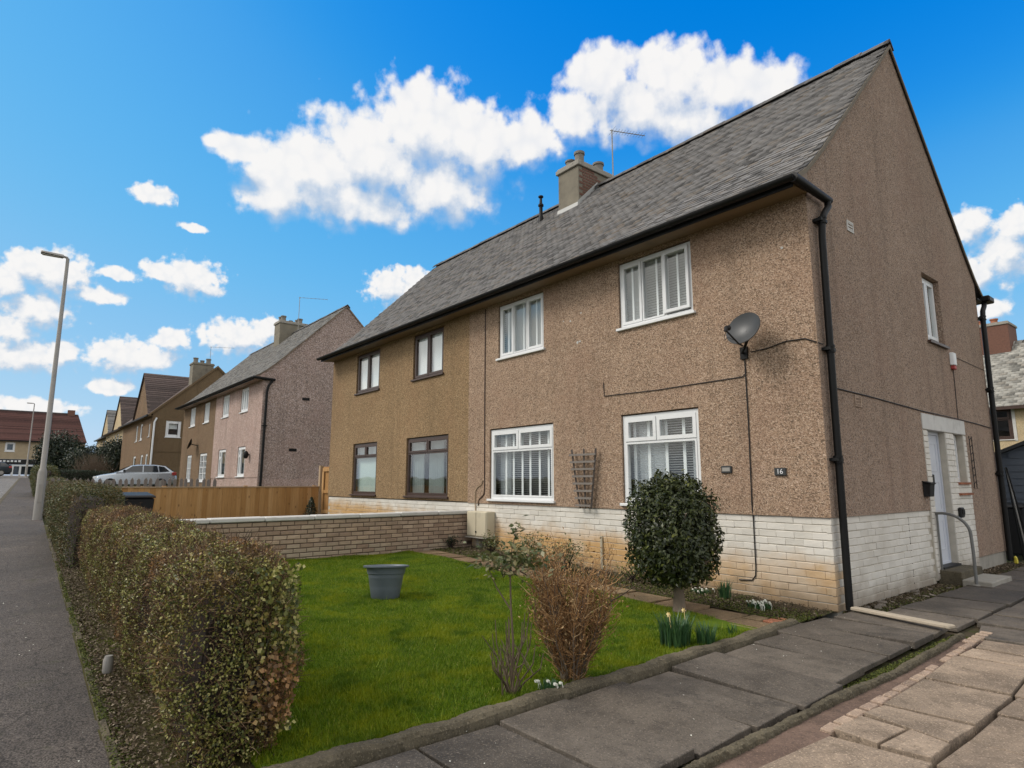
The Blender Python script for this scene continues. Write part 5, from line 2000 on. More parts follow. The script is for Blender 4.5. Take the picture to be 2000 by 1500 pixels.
street_lamp((-17.75, -6.56, g(-17.75)), 7.3, 'tall grey street lamp standing beside the clipped hedge')
street_lamp((-76.3, -5.33, g(-76.3)), 7.4, 'small distant street lamp in front of the red roofed building')


# ------------------------------------------------------------------ bins and plant pot
def wheelie(loc, rot, label, lid='black_plastic'):
    t = thing('wheelie_bin', label, 'wheelie bin', loc)
    t.rotation_euler = (0, 0, rot)
    base = WL[t].copy()
    WL[t] = Vector((0, 0, 0))
    m = MB()
    m.add([(-0.22, -0.26, 0.05), (0.22, -0.26, 0.05), (0.22, 0.22, 0.05), (-0.22, 0.22, 0.05), (-0.28, -0.34, 0.98), (0.28, -0.34, 0.98), (0.28, 0.30, 0.98), (-0.28, 0.30, 0.98)],
          [(0, 3, 2, 1), (4, 5, 6, 7), (0, 1, 5, 4), (1, 2, 6, 5), (2, 3, 7, 6), (3, 0, 4, 7)])
    m.build('body', 'black_plastic', t, bevel=0.02)
    m = MB()
    m.add([(-0.30, -0.37, 0.985), (0.30, -0.37, 0.985), (0.30, 0.34, 0.985), (-0.30, 0.34, 0.985), (-0.28, -0.34, 1.03), (0.28, -0.34, 1.03), (0.27, 0.30, 1.08), (-0.27, 0.30, 1.08)],
          [(0, 3, 2, 1), (4, 5, 6, 7), (0, 1, 5, 4), (1, 2, 6, 5), (2, 3, 7, 6), (3, 0, 4, 7)])
    m.build('lid', lid, t, bevel=0.015)
    m = MB()
    m.tube([(-0.24, 0.38, 0.99), (0.24, 0.38, 0.99)], 0.016, 8)
    m.build('handle', 'black_plastic', t)
    for sx in (-1, 1):
        m = MB()
        m.tube([(sx * 0.2, 0.24, 0.1), (sx * 0.26, 0.24, 0.1)], 0.1, 12)
        m.build('wheel', 'tyre', t)
    WL[t] = base


wheelie((-9.5, -5.6, g(-9.5) - 0.05), R(90), 'black wheelie bin standing behind the hedge beyond the brick wall')
wheelie((-0.32, 8.9, -0.04), R(10), 'black wheelie bin in front of the blue grey shed')
pp = thing('plant_pot', 'empty grey plastic plant pot standing on the lawn', 'plant pot', (-3.46, -3.84, 0.11))
m = MB()
m.lathe([(0.165, 0), (0.175, 0.015), (0.20, 0.16), (0.222, 0.29), (0.232, 0.295), (0.25, 0.37)], (-3.46, -3.84, 0.115), 36)
m.build('body', 'plant_pot', pp, smooth=True)
pp.scale = (0.93, 0.93, 0.95)
m = MB()
V = []
prof = [(0.25, 0.37), (0.285, 0.372), (0.288, 0.39), (0.25, 0.395), (0.235, 0.38), (0.20, 0.15), (0.15, 0.03)]
for r, z in prof:
    for k in range(36):
        t = 2 * math.pi * k / 36
        V.append((-3.46 + r * math.cos(t), -3.84 + r * math.sin(t), 0.115 + z))
F = [(i * 36 + k, i * 36 + (k + 1) % 36, (i + 1) * 36 + (k + 1) % 36, (i + 1) * 36 + k) for i in range(len(prof) - 1) for k in range(36)]
F.append(tuple(range(6 * 36, 7 * 36)))
m.add(V, F)
m.build('rim', 'plant_pot', pp, smooth=True)
pp.rotation_euler = (R(-3), R(-4), 0)


# ------------------------------------------------------------------ hedges
def hedge(name, label, x0, x1, yc, half, top, n, size, mat, group='clipped hedges along the footway', twigs=0, core=True, seed=0.0, zb=None, bare=0.0, notch=()):
    """Clipped hedge from x0 (near) to x1 (far); yc(x) centre line, top(x) height above the ground."""
    rng = RNG
    xm = (x0 + x1) / 2
    t = thing(name, label, 'hedge', (xm, yc(xm), g(xm)), group)
    L = abs(x1 - x0)

    def surf(m):
        """Random points on the rounded box with outward normals."""
        ht = 1.05
        areas = np.array([L * ht, L * ht, L * 2 * half * 1.2, 2 * half * ht, 2 * half * ht])
        f = rng.choice(5, m, p=areas / areas.sum())
        u, v = rng.uniform(0, 1, m), rng.uniform(0, 1, m)
        X = np.where(f < 3, x0 + (x1 - x0) * u, np.where(f == 3, x0, x1))
        S = np.select([f == 0, f == 1, f == 2], [-np.ones(m), np.ones(m), 2 * v - 1], 2 * u - 1)
        Z = np.where(f == 2, 1.0, v ** 0.85)
        Nx = np.where(f == 3, np.sign(x0 - x1), np.where(f == 4, np.sign(x1 - x0), 0.0))
        Ny = np.where(f < 2, S, 0.0)
        Nz = np.where(f == 2, 1.0, 0.0)
        # round the shoulders
        ex = np.clip(1 - np.minimum(np.abs(X - x0), np.abs(X - x1)) / 0.28, 0, 1)
        sh = np.clip((Z - 0.72) / 0.28, 0, 1)
        rs = np.abs(S)
        Y0 = np.array([yc(x) for x in X])
        Hh = np.array([top(x) for x in X])
        bul = lump(X, Y0 + S * half, Z, 1.6, seed) * 0.085 + lump(X, S, Z, 5.0, seed + 2) * 0.035
        side = half * (1 - 0.22 * sh ** 2 * (f != 2)) * (1 - 0.22 * ex ** 2) + bul
        dip = sum(np.exp(-((X - q) / 0.16) ** 2) for q in notch) if notch else 0.0
        side *= (1 - 0.3 * np.clip(1 - Z / 0.5, 0, 1)) * (1 - 0.34 * dip)
        Y = Y0 + S * side
        Hh = Hh * (1 - 0.09 * dip)
        zz = Hh * Z + np.where(f == 2, bul - 0.24 * rs ** 3 - 0.16 * ex ** 2, 0) - np.where(f >= 3, 0.06 * rs ** 2 * Z, 0)
        X = X + np.where(f == 3, np.sign(x1 - x0) * (0.14 * sh ** 2 + 0.10 * rs ** 3) - bul * np.sign(x1 - x0) * 0.8, 0) + np.where(f == 4, -np.sign(x1 - x0) * 0.1 * sh ** 2, 0)
        G = -0.027 * np.clip(X, -88, 0)
        P = np.stack([X, Y, zz + G], 1)
        Nn = unit(np.stack([Nx + 0.0, Ny + S * 0.3, Nz + sh * 0.5], 1) + 1e-6)
        return P, Nn, f, Z

    P, Nn, f, Z = surf(n)
    P = P - Nn * (rng.uniform(0, 1, n) ** 1.4 * 0.12)[:, None]
    if bare:
        # thin spots low on the pavement side and on the near end
        b = lump(P[:, 0] * 1.0, P[:, 1] * 1.5, P[:, 2], 2.4, 5.0)
        thin = (rng.uniform(0, 1, n) < bare * np.clip(b * 1.4 + 0.45 - Z * 0.35, 0, 0.95))
        P, Nn = P[~thin], Nn[~thin]
    leaves('foliage', P, Nn, size, mat, t, 0.62, 0.75, 0.1)['kind'] = 'stuff'
    if core:
        m = MB()
        xs = lin(x0 - 0.2 * math.copysign(1, x0 - x1), x1 + 0.15 * math.copysign(1, x0 - x1), max(4, int(L * 5)))
        V, F = [], []
        pr = [(-0.5, 0.0), (-0.58, 0.3), (-0.56, 0.76), (-0.4, 0.84), (0.4, 0.84), (0.56, 0.76), (0.58, 0.3), (0.5, 0.0)]
        for i, x in enumerate(xs):
            e = 0.72 if i in (0, len(xs) - 1) else 1
            for a, b in pr:
                V.append((x, yc(x) + a * half * e + random.uniform(-0.03, 0.03), g(x) + top(x) * b * (0.86 if e < 1 else 1) + random.uniform(-0.03, 0.0)))
        k = len(pr)
        for i in range(len(xs) - 1):
            for j in range(k - 1):
                F.append((i * k + j, i * k + j + 1, (i + 1) * k + j + 1, (i + 1) * k + j))
        F.append(tuple(range(k)))
        F.append(tuple(range((len(xs) - 1) * k, len(xs) * k)))
        m.add(V, F)
        m.build('branch_mass', 'bark_dark', t)
    if twigs:
        P, Nn, f, Z = surf(twigs)
        m = MB()
        for p, nn, z in zip(P, Nn, Z):
            p = Vector(p)
            d = Vector(nn) * random.uniform(0.0, 0.6) + Vector((random.gauss(0, 0.5), random.gauss(0, 0.5), random.uniform(-0.2, 0.9)))
            d.normalize()
            q = p - Vector(nn) * random.uniform(0.01, 0.06)
            Lh = random.uniform(0.05, 0.14)
            mid = q + d * Lh * 0.5 + Vector((random.gauss(0, 0.012), random.gauss(0, 0.012), 0))
            m.tube([q - d * Lh * 0.5, mid, q + d * Lh * 0.6], [0.0019, 0.0016, 0.0008], 3, False)
        m.build('twigs', 'hedge_twig', t)['kind'] = 'stuff'
    return t


hy = lambda x: foot_r(x) + 0.50
h1 = hedge('clipped_hedge', 'nearest brown green clipped hedge beside the lawn', -0.22, -7.1, lambda x: foot_r(x) + 0.51, 0.335, lambda x: 1.05 + 0.018 * (x + 0.4), 230000, 0.0175, 'hedge_leaf', twigs=20000, bare=0.75, notch=(-1.45, -2.9, -4.7))
hedge('clipped_hedge', 'clipped hedge beyond the white coped brick wall, beside the street lamp', -7.75, -14.6, lambda x: foot_r(x) + 0.36, 0.41, lambda x: 1.18 + 0.018 * (x + 8), 60000, 0.026, 'hedge_far', twigs=3500, seed=3)
hedge('clipped_hedge', 'short olive hedge piece beyond the street lamp', -19.2, -24.5, lambda x: foot_r(x) + 0.35, 0.32, lambda x: 0.98, 16000, 0.035, 'hedge_far', twigs=500, seed=5)
hedge('clipped_hedge', 'tall narrow brown hedge end by the footway in the distance', -30, -36, lambda x: foot_r(x) + 0.2, 0.45, lambda x: 1.35, 14000, 0.05, 'hedge_far', seed=6)
hedge('garden_hedge', 'low dark green hedge behind the parked silver car', -47.6, -48.8, lambda x: -3.6, 2.3, lambda x: 1.0, 16000, 0.06, 'dark_leaf', group=None, seed=8)

# a few larger, rounder leaves and woody stems at the hedge's near end
stem = MB()
for i in range(16):
    a = random.uniform(0, 6.28)
    x, y = -0.42 + random.uniform(-0.14, 0.10), foot_r(-0.5) + 0.5 + random.uniform(-0.2, 0.2)
    p = [Vector((x, y, 0))]
    for k in range(5):
        p.append(p[-1] + Vector((random.gauss(0.0, 0.016), random.gauss(0, 0.016), random.uniform(0.12, 0.17))))
    stem.tube(p, [0.013, 0.011, 0.009, 0.007, 0.005, 0.003], 5)
stem.build('stem', 'bark_dark', h1)
n = 800
u = RNG.uniform(0, 1, n)
P = np.stack([np.full(n, -0.22) + RNG.normal(0, 0.03, n), foot_r(-0.5) + 0.50 + 0.27 * np.sqrt(u), RNG.uniform(0.15, 1.0, n)], 1)
leaves('foliage', P, np.tile([[1, 0.3, 0.3]], (n, 1)), 0.028, 'hedge_leaf', h1, 0.8, 0.5)['kind'] = 'stuff'

# litter, moss and gravel: uncountable
def scatter(name, label, cat, n, fx, fy, size, mat, z=0.012, flat=0.35, aspect=0.6):
    x, y = fx(n), fy(n)
    P = np.stack([x, y, -0.027 * np.clip(x, -88, 0) + z + RNG.uniform(0, 0.012, n)], 1)
    o = leaves(name, P, np.tile([[0, 0, 1.0]], (n, 1)), size, mat, None, aspect, flat)
    return tag(o, label, cat, kind='stuff')


U = lambda a, b: (lambda n: RNG.uniform(a, b, n))
xx = RNG.uniform(-9, 0.3, 9000)
o = leaves('leaf_litter', np.stack([xx, foot_r(xx) + np.abs(RNG.normal(0.0, 0.16, 9000)) + 0.04, -0.027 * np.minimum(xx, 0) + 0.02 + RNG.uniform(0, 0.02, 9000)], 1), np.tile([[0, 0, 1.0]], (9000, 1)), 0.022, 'litter', None, 0.6, 0.5)
tag(o, 'dead leaves under the hedge along the footway', 'leaf litter', kind='stuff')
xx = -9 * RNG.uniform(0, 1, 9000) ** 1.3 + 0.3
o = leaves('moss', np.stack([xx, foot_r(xx) + np.abs(RNG.normal(0.03, 0.05, 9000)), -0.027 * np.minimum(xx, 0) + 0.016 + RNG.uniform(0, 0.014, 9000)], 1), np.tile([[0, 0, 1.0]], (9000, 1)), 0.014, 'moss', None, 0.8, 0.6)
tag(o, 'moss along the edge of the footway', 'moss', kind='stuff')
scatter('moss', 'moss in the channel beside the slab path', 'moss', 9000, lambda n: np.clip(RNG.normal(1.19, 0.035, n), 1.12, 1.26), lambda n: -0.1 - 2.9 * RNG.uniform(0, 1, n) ** 1.2, 0.014, 'moss', -0.03, 0.7, 0.8)
scatter('gravel', 'grit and small stones in the channel beside the slab path', 'gravel', 2600, lambda n: np.clip(RNG.normal(1.235, 0.03, n), 1.17, 1.3), lambda n: RNG.uniform(-6.2, -2.6, n), 0.018, 'stone_chip', -0.02, 0.9, 0.8)
scatter('leaf_litter', 'leaves and stones along the foot of the gable wall', 'leaf litter', 5200, lambda n: np.abs(RNG.normal(0.05, 0.14, n)) + 0.0, lambda n: RNG.uniform(0.15, 3.3, n), 0.03, 'litter', -0.012, 0.8)
scatter('leaf_litter', 'leaves along the gable foot beyond the door steps', 'leaf litter', 1500, lambda n: np.abs(RNG.normal(0.08, 0.14, n)), lambda n: RNG.uniform(4.5, 7.2, n), 0.03, 'litter', -0.01, 0.8)
scatter('moss', 'moss and small weeds at the foot of the gable wall', 'moss', 5000, lambda n: np.abs(RNG.normal(0.2, 0.1, n)), lambda n: RNG.uniform(0.1, 3.3, n), 0.016, 'moss', -0.012, 0.7, 0.8)
scatter('leaf_litter', 'dead leaves and twigs on the flower bed soil', 'leaf litter', 7000, U(-7, 0), U(-0.95, -0.02), 0.026, 'litter', 0.02, 0.7)
scatter('moss', 'moss and weeds on the flower bed soil', 'moss', 9000, lambda n: -7 * RNG.uniform(0, 1, n) ** 1.5, lambda n: np.clip(RNG.normal(-0.72, 0.2, n), -0.97, -0.05), 0.02, 'moss', 0.018, 0.7, 0.8)
scatter('petals', 'small pale petals fallen on path and kerb', 'petals', 40, U(0.2, 1.15), U(-6, 0), 0.012, 'petal', 0.04, 0.2, 0.7)
scatter('petals', 'pale petals and crumbs on the asphalt footway', 'petals', 26, U(-6, 0.5), U(-7.3, -6.9), 0.011, 'petal', 0.008, 0.2, 0.7)

# stones along the gable foot, each lifted on its own
st_ = []
for s_ in range(4):
    m = MB()
    pts = [(math.cos(a) * random.uniform(0.7, 1.1), math.sin(a) * random.uniform(0.7, 1.1)) for a in lin(0, 5.4, 6)]
    m.prism([(p[0] * 0.05, p[1] * 0.04) for p in pts], 0, [random.uniform(0.018, 0.03) for _ in pts], [(p[0] * 0.04, p[1] * 0.03) for p in pts])
    me = bpy.data.meshes.new('stone')
    me.from_pydata(m.v, [], m.f)
    me.materials.append(MT['stone_chip'])
    st_.append(me)
for i in range(26):
    y = random.uniform(0.3, 3.2)
    o = piece('loose_stone', random.choice(st_), None, None, (random.uniform(0.03, 0.32), y, -0.02), (random.uniform(-0.3, 0.3), random.uniform(-0.3, 0.3), random.uniform(0, 6)), (random.uniform(0.6, 1.5),) * 3)
    tag(o, 'flat brown loose stone in the litter at the foot of the gable wall', 'stone', 'loose stones along the gable foot')


# ------------------------------------------------------------------ shrubs and flowers
# round clipped evergreen on a short trunk
tx, ty = -1.03, -1.52
tz = g(tx) + 0.02
et = thing('evergreen_tree', 'dark glossy round clipped evergreen on a short trunk beside the garden path', 'tree', (tx, ty, tz))
m = MB()
m.tube([(tx, ty, tz - 0.03), (tx - 0.005, ty, tz + 0.04), (tx - 0.01, ty + 0.01, tz + 0.16), (tx - 0.03, ty + 0.02, tz + 0.34), (tx - 0.06, ty + 0.03, tz + 0.7)], [0.095, 0.072, 0.062, 0.055, 0.04], 10)
for i in range(9):
    a = i * 0.7
    m.tube([(tx - 0.02, ty + 0.02, tz + 0.24 + 0.04 * i), (tx + 0.22 * math.cos(a), ty + 0.22 * math.sin(a), tz + 0.45 + 0.06 * i), (tx + 0.42 * math.cos(a), ty + 0.42 * math.sin(a), tz + 0.6 + 0.06 * i)], [0.025, 0.016, 0.007], 6)
m.build('trunk', 'bark', et, smooth=True)
n = 25000
v = unit(RNG.normal(0, 1, (n, 3)))
rr = RNG.uniform(0.2, 1, n) ** 0.42
lum = 1 + 0.10 * lump(v[:, 0] * 2, v[:, 1] * 2, v[:, 2] * 2, 1.8, 2) + 0.09 * lump(v[:, 0] * 4, v[:, 1] * 4, v[:, 2] * 4, 2.2, 4)
cx, cy, cz = tx - 0.07, ty + 0.02, tz + 0.83
# squarish round head, slightly wider at the top
k_ = (np.abs(v[:, 0]) ** 2.6 + np.abs(v[:, 1]) ** 2.6 + np.abs(v[:, 2]) ** 2.6) ** (-1 / 2.6)
sz = np.where(v[:, 2] > 0, 0.66, 0.62)
P = np.stack([cx + v[:, 0] * k_ * 0.485 * rr * lum, cy + v[:, 1] * k_ * 0.485 * rr * lum, cz + v[:, 2] * k_ * sz * rr * lum], 1)
keep = (P[:, 2] > tz + 0.25 + RNG.uniform(0, 0.07, n)) & ~((lump(P[:, 0] * 3, P[:, 1] * 3, P[:, 2] * 3, 2.2, 1) > 0.42) & (RNG.uniform(0, 1, n) < 0.7))
P, v2 = P[keep], v[keep]
leaves('crown', P, v2 + np.array([[0, 0, 0.5]]), RNG.uniform(0.028, 0.072, len(P)), 'laurel', et, 0.46, 0.6, 0.12, 0.4)


def twig_bush(m, base, n, spread, h, levels=4, wob=0.05, r=0.004):
    for i in range(n):
        a = random.uniform(0, 6.283)
        s = spread * math.sqrt(random.random())
        p = Vector(base) + Vector((math.cos(a), math.sin(a), 0)) * random.uniform(0, 0.07)
        tip = Vector(base) + Vector((math.cos(a) * s, math.sin(a) * s, h * random.uniform(0.55, 1.0)))
        pts = [p]
        for k in range(1, levels + 1):
            t = k / levels
            q = p.lerp(tip, t)
            # vase shape: stay narrow below, spread above
            c = Vector(base)
            f = t ** 0.75
            q = Vector((c.x + (tip.x - c.x) * f, c.y + (tip.y - c.y) * f, q.z)) + Vector((random.gauss(0, wob), random.gauss(0, wob), 0)) * t
            pts.append(q)
        m.tube(pts, [r * (1 - 0.75 * k / levels) for k in range(levels + 1)], 3, False)
        yield pts


bs = thing('dry_shrub', 'dry russet brown twiggy shrub at the lawn kerb', 'shrub', (-0.10, -4.12, 0.02))
m = MB()
base = (-0.10, -4.12, 0.0)
main = list(twig_bush(m, base, 70, 0.36, 0.98, 4, 0.024, 0.007))
m.build('stem', 'bark', bs)
m = MB()
for pts in main:
    for _ in range(44):
        k = random.choice((1, 2, 2, 3, 3, 3, 4))
        p = pts[k].lerp(pts[max(0, k - 1)], random.random())
        d = Vector((random.gauss(0, 0.6), random.gauss(0, 0.6), random.uniform(0.2, 1.1))).normalized()
        L = random.uniform(0.06, 0.17)
        q = p + d * L * 0.5 + Vector((random.gauss(0, 0.012), random.gauss(0, 0.012), 0))
        m.tube([p, q, p + d * L + Vector((random.gauss(0, 0.02), random.gauss(0, 0.02), random.uniform(0, 0.03)))], [0.0028, 0.0024, 0.0012], 3, False)
m.build('twigs', 'twig', bs)['kind'] = 'stuff'
m = MB()
for i in range(7):
    a = random.uniform(0, 6.28)
    p = Vector(base) + Vector((0.3 * math.cos(a), 0.3 * math.sin(a), random.uniform(0.5, 0.8)))
    m.tube([p, p + Vector((0.1 * math.cos(a), 0.1 * math.sin(a), 0.06)), p + Vector((0.2 * math.cos(a) + 0.03, 0.22 * math.sin(a), random.uniform(0.1, 0.2)))], [0.006, 0.004, 0.002], 4)
m.build('long_twigs', 'litter', bs)['kind'] = 'stuff'
n = 5200
pp_ = np.array([tuple(pts[random.choice((2, 3, 3, 4))]) for pts in (random.choice(main) for _ in range(n))]) + RNG.normal(0, 0.055, (n, 3))
leaves('dry_foliage', pp_, unit(RNG.normal(0, 1, (n, 3))), 0.02, 'twig', bs, 0.5, 0.5)['kind'] = 'stuff'

rb = thing('rose_bush', 'pruned leggy rose bush with one tall leafy stem left of the dry shrub', 'shrub', (-0.12, -4.66, 0.02))
m = MB()
rose = []
for i in range(15):
    a = random.uniform(0, 6.28)
    s = random.uniform(0.05, 0.3)
    p = Vector((-0.13 + random.gauss(0, 0.03), -4.66 + random.gauss(0, 0.04), 0.0))
    hgt = random.uniform(0.3, 0.55)
    pts = [p, p + Vector((math.cos(a) * s * 0.35, math.sin(a) * s * 0.35, hgt * 0.35)), p + Vector((math.cos(a) * s * 0.9, math.sin(a) * s * 0.9, hgt * 0.7)), p + Vector((math.cos(a) * s, math.sin(a) * s, hgt))]
    m.tube(pts, [0.008, 0.006, 0.0045, 0.003], 5)
    rose.append(pts)
    for _ in range(2):
        q = pts[2].lerp(pts[1], random.random())
        m.tube([q, q + Vector((random.gauss(0, 0.06), random.gauss(0, 0.06), random.uniform(0.05, 0.16)))], [0.005, 0.0025], 4)
tall = [(-0.13, -4.66, 0.0), (-0.12, -4.65, 0.35), (-0.16, -4.64, 0.62), (-0.18, -4.63, 0.86), (-0.17, -4.62, 1.0), (-0.14, -4.60, 1.13)]
m.tube(tall, [0.010, 0.009, 0.007, 0.006, 0.004, 0.002], 5)
m.tube([(-0.16, -4.64, 0.58), (-0.27, -4.68, 0.72), (-0.34, -4.72, 0.88)], [0.006, 0.005, 0.002], 5)
m.tube([(-0.18, -4.63, 0.8), (-0.1, -4.58, 0.9), (0.0, -4.5, 0.96)], [0.005, 0.004, 0.002], 5)
m.build('stem', 'rose_stem', rb)
n = 620
P = np.concatenate([RNG.normal((-0.24, -4.67, 0.90), (0.13, 0.09, 0.055), (n // 2, 3)), RNG.normal((-0.08, -4.56, 0.94), (0.12, 0.08, 0.045), (n // 3, 3)), RNG.normal((-0.14, -4.6, 1.10), (0.025, 0.025, 0.05), (28, 3))])
leaves('leaves', P, np.tile([[0, 0, 1.0]], (len(P), 1)), 0.044, 'rose_leaf', rb, 0.6, 0.55, 0.12, 0.3)['kind'] = 'stuff'


def leafy_shrub(loc, w, h, n, label, size=0.05, mat='rose_leaf'):
    t = thing('garden_shrub', label, 'shrub', loc)
    m = MB()
    x, y, z = loc
    for i in range(14):
        a = random.uniform(0, 6.28)
        s = random.uniform(0.3, 1.0) * w
        m.tube([(x + random.gauss(0, 0.03), y + random.gauss(0, 0.03), z - 0.02), (x + math.cos(a) * s * 0.5, y + math.sin(a) * s * 0.5, z + h * 0.55), (x + math.cos(a) * s, y + math.sin(a) * s * 0.7, z + h * random.uniform(0.7, 1.05))], [0.008, 0.006, 0.002], 4)
    m.build('stem', 'bark_dark', t)
    P = RNG.normal((x, y, z + h * 0.68), (w * 0.55, w * 0.4, h * 0.22), (n, 3))
    leaves('leaves', P, np.tile([[0, -0.2, 1.0]], (n, 1)), size, mat, t, 0.55, 0.6, 0.12, 0.2)['kind'] = 'stuff'


leafy_shrub((-5.6, -0.62, g(-5.6) + 0.02), 0.22, 0.34, 320, 'small leafy shrub on the bed near the meter cabinet')
leafy_shrub((-4.55, -0.6, g(-4.5) + 0.02), 0.3, 0.40, 480, 'spreading leafy shrub below the trellis')
leafy_shrub((-3.75, -0.62, g(-3.7) + 0.02), 0.28, 0.40, 420, 'leafy shrub against the plinth behind the dry shrub')
leafy_shrub((-7.0, -0.55, g(-6.9) + 0.02), 0.2, 0.2, 260, 'low dark weed under the meter cabinet', 0.04, 'dark_leaf')
leafy_shrub((-2.6, -0.45, g(-2.6) + 0.02), 0.3, 0.2, 300, 'low weeds along the plinth left of the round evergreen', 0.03, 'moss')


def bulb_clump(loc, r, h, n, label, flowers, cat='flowers', name='daffodil_clump', fmat='petal_cream'):
    t = thing(name, label, cat, loc)
    x, y, z = loc
    m = MB()
    for i in range(n):
        a = random.uniform(0, 6.28)
        s = r * math.sqrt(random.random())
        bx, by = x + math.cos(a) * s * 0.6, y + math.sin(a) * s * 0.6
        b = a + random.gauss(0, 0.8)
        L = h * random.uniform(0.6, 1.1)
        lean = random.uniform(0.05, 0.55) * L
        w = random.uniform(0.004, 0.007)
        sx, sy = -math.sin(b) * w, math.cos(b) * w
        mx_, my_ = bx + math.cos(b) * lean * 0.3, by + math.sin(b) * lean * 0.3
        ex, ey = bx + math.cos(b) * lean, by + math.sin(b) * lean
        m.add([(bx - sx, by - sy, z - 0.02), (bx + sx, by + sy, z - 0.02), (mx_ + sx, my_ + sy, z + L * 0.6), (mx_ - sx, my_ - sy, z + L * 0.6), (ex, ey, z + L)], [(0, 1, 2, 3), (3, 2, 4)])
    m.build('leaves', 'blade', t)['kind'] = 'stuff'
    for i in range(flowers):
        f = MB()
        fx, fy_ = x + random.uniform(-r, r) * 0.7, y + random.uniform(-r, r) * 0.7
        fz_ = z + h * random.uniform(0.85, 1.1)
        c = Vector((fx, fy_, fz_))
        f.tube([(fx, fy_, z), (fx + 0.01, fy_, z + h * 0.6), c], 0.003, 4)
        s = 0.026 if fmat == 'petal_cream' else 0.014
        for k in range(6):
            a = k * 1.047
            f.add([c, c + Vector((math.cos(a - 0.35) * s * 0.6, -0.004, math.sin(a - 0.35) * s * 0.6)), c + Vector((math.cos(a) * s, -0.012, math.sin(a) * s)), c + Vector((math.cos(a + 0.35) * s * 0.6, -0.004, math.sin(a + 0.35) * s * 0.6))], [(0, 1, 2, 3)])
        f.tube([c, c + Vector((0.0, -0.022, 0.004))], [0.006, 0.010], 6)
        f.build('flower', fmat, t)


bulb_clump((-0.22, -2.72, 0.03), 0.2, 0.27, 230, 'daffodil clump with a few cream blooms at the lawn edge', 3)
bulb_clump((-0.05, -2.5, 0.03), 0.13, 0.2, 90, 'smaller green bulb leaves right of the blooming daffodils', 0)
bulb_clump((-0.08, -2.02, 0.03), 0.06, 0.12, 24, 'tuft of bulb leaves at the corner of the garden path', 0)
bulb_clump((-1.15, -0.42, 0.04), 0.11, 0.24, 60, 'green bulb leaves growing against the stained plinth behind the evergreen', 0)
bulb_clump((-0.62, -0.58, 0.03), 0.2, 0.07, 160, 'low snowdrop patch on the soil bed near the house corner', 26, 'flowers', 'snowdrop_patch', 'petal')
bulb_clump((-0.0, -4.42, 0.05), 0.12, 0.06, 90, 'snowdrops at the lawn kerb between rose bush and dry shrub', 6, 'flowers', 'snowdrop_patch', 'petal')
bulb_clump((-1.55, -0.35, 0.04), 0.2, 0.06, 120, 'low weeds at the plinth foot under the right window', 8, 'flowers', 'snowdrop_patch', 'petal')

# little conifer at the timber gate
cf = thing('small_conifer', 'small dark conifer growing at the timber gate', 'shrub', (-14.95, -0.2, 0.4))
m = MB()
m.tube([(-14.95, -0.2, 0.38), (-14.95, -0.2, 0.95)], [0.02, 0.006], 6)
m.build('trunk', 'bark_dark', cf)
n = 1500
hh = RNG.uniform(0, 1, n)
a = RNG.uniform(0, 6.28, n)
rr = (1 - hh) ** 0.9 * 0.26 * RNG.uniform(0.3, 1, n) + 0.02
leaves('crown', np.stack([-14.95 + rr * np.cos(a), -0.2 + rr * np.sin(a), 0.42 + hh * 0.6], 1), np.stack([np.cos(a), np.sin(a), np.full(n, 0.4)], 1), 0.06, 'dark_leaf', cf, 0.25, 0.5)
# bare twigs behind the near hedge
bt = thing('bare_shrub', 'small bare dark twigs rising behind the hedge before the brick wall', 'shrub', (-5.6, -5.0, 0.15))
m = MB()
for i in range(26):
    a = random.uniform(0, 6.28)
    m.tube([(-5.6, -5.0, 0.12), (-5.6 + 0.1 * math.cos(a), -5.0 + 0.1 * math.sin(a), 0.5), (-5.6 + 0.26 * math.cos(a) * random.random(), -5.0 + 0.26 * math.sin(a), random.uniform(0.6, 0.9))], [0.009, 0.006, 0.003], 4)
m.build('stem', 'bark_dark', bt)
m = MB()
m.add([(0.12, 6.9, 0.0), (0.2, 6.88, 0.0), (0.19, 6.97, 0.0), (0.13, 6.98, 0.0), (0.13, 6.91, 0.14), (0.19, 6.9, 0.13), (0.18, 6.95, 0.11), (0.14, 6.96, 0.15)], [(0, 3, 2, 1), (4, 5, 6, 7), (0, 1, 5, 4), (1, 2, 6, 5), (2, 3, 7, 6), (3, 0, 4, 7)])
tag(m.build('yellow_bag', 'yellow', bevel=0.02), 'crumpled yellow plastic bag at the foot of the rear downpipe', 'bag')
m = MB()
m.lathe([(0.03, 0), (0.034, 0.01), (0.034, 0.09), (0.026, 0.11), (0.026, 0.115)], (-2.2, foot_r(-2.2) + 0.12, 0.1), 12)
o = m.build('drink_can', 'steel', None, smooth=True)
tag(o, 'silver drink can caught in the foot of the hedge', 'can')


# ------------------------------------------------------------------ pink semi-detached house further up the street
O2 = (-22.85, 0.67, 0.67)
H2 = thing('semi_detached_house', 'second house from the right, pink pebble dashed semi with grey tiled roof', 'house', (O2[0] - 7.1, O2[1] + 3.5, O2[2]))


def TF(o, y=-0.02):
    return lambda u, v, w: (u + o[0], o[1] + y - w, v + o[2])


def TG(o, x=0.02):
    return lambda u, v, w: (o[0] + x + w, o[1] + u, v + o[2])


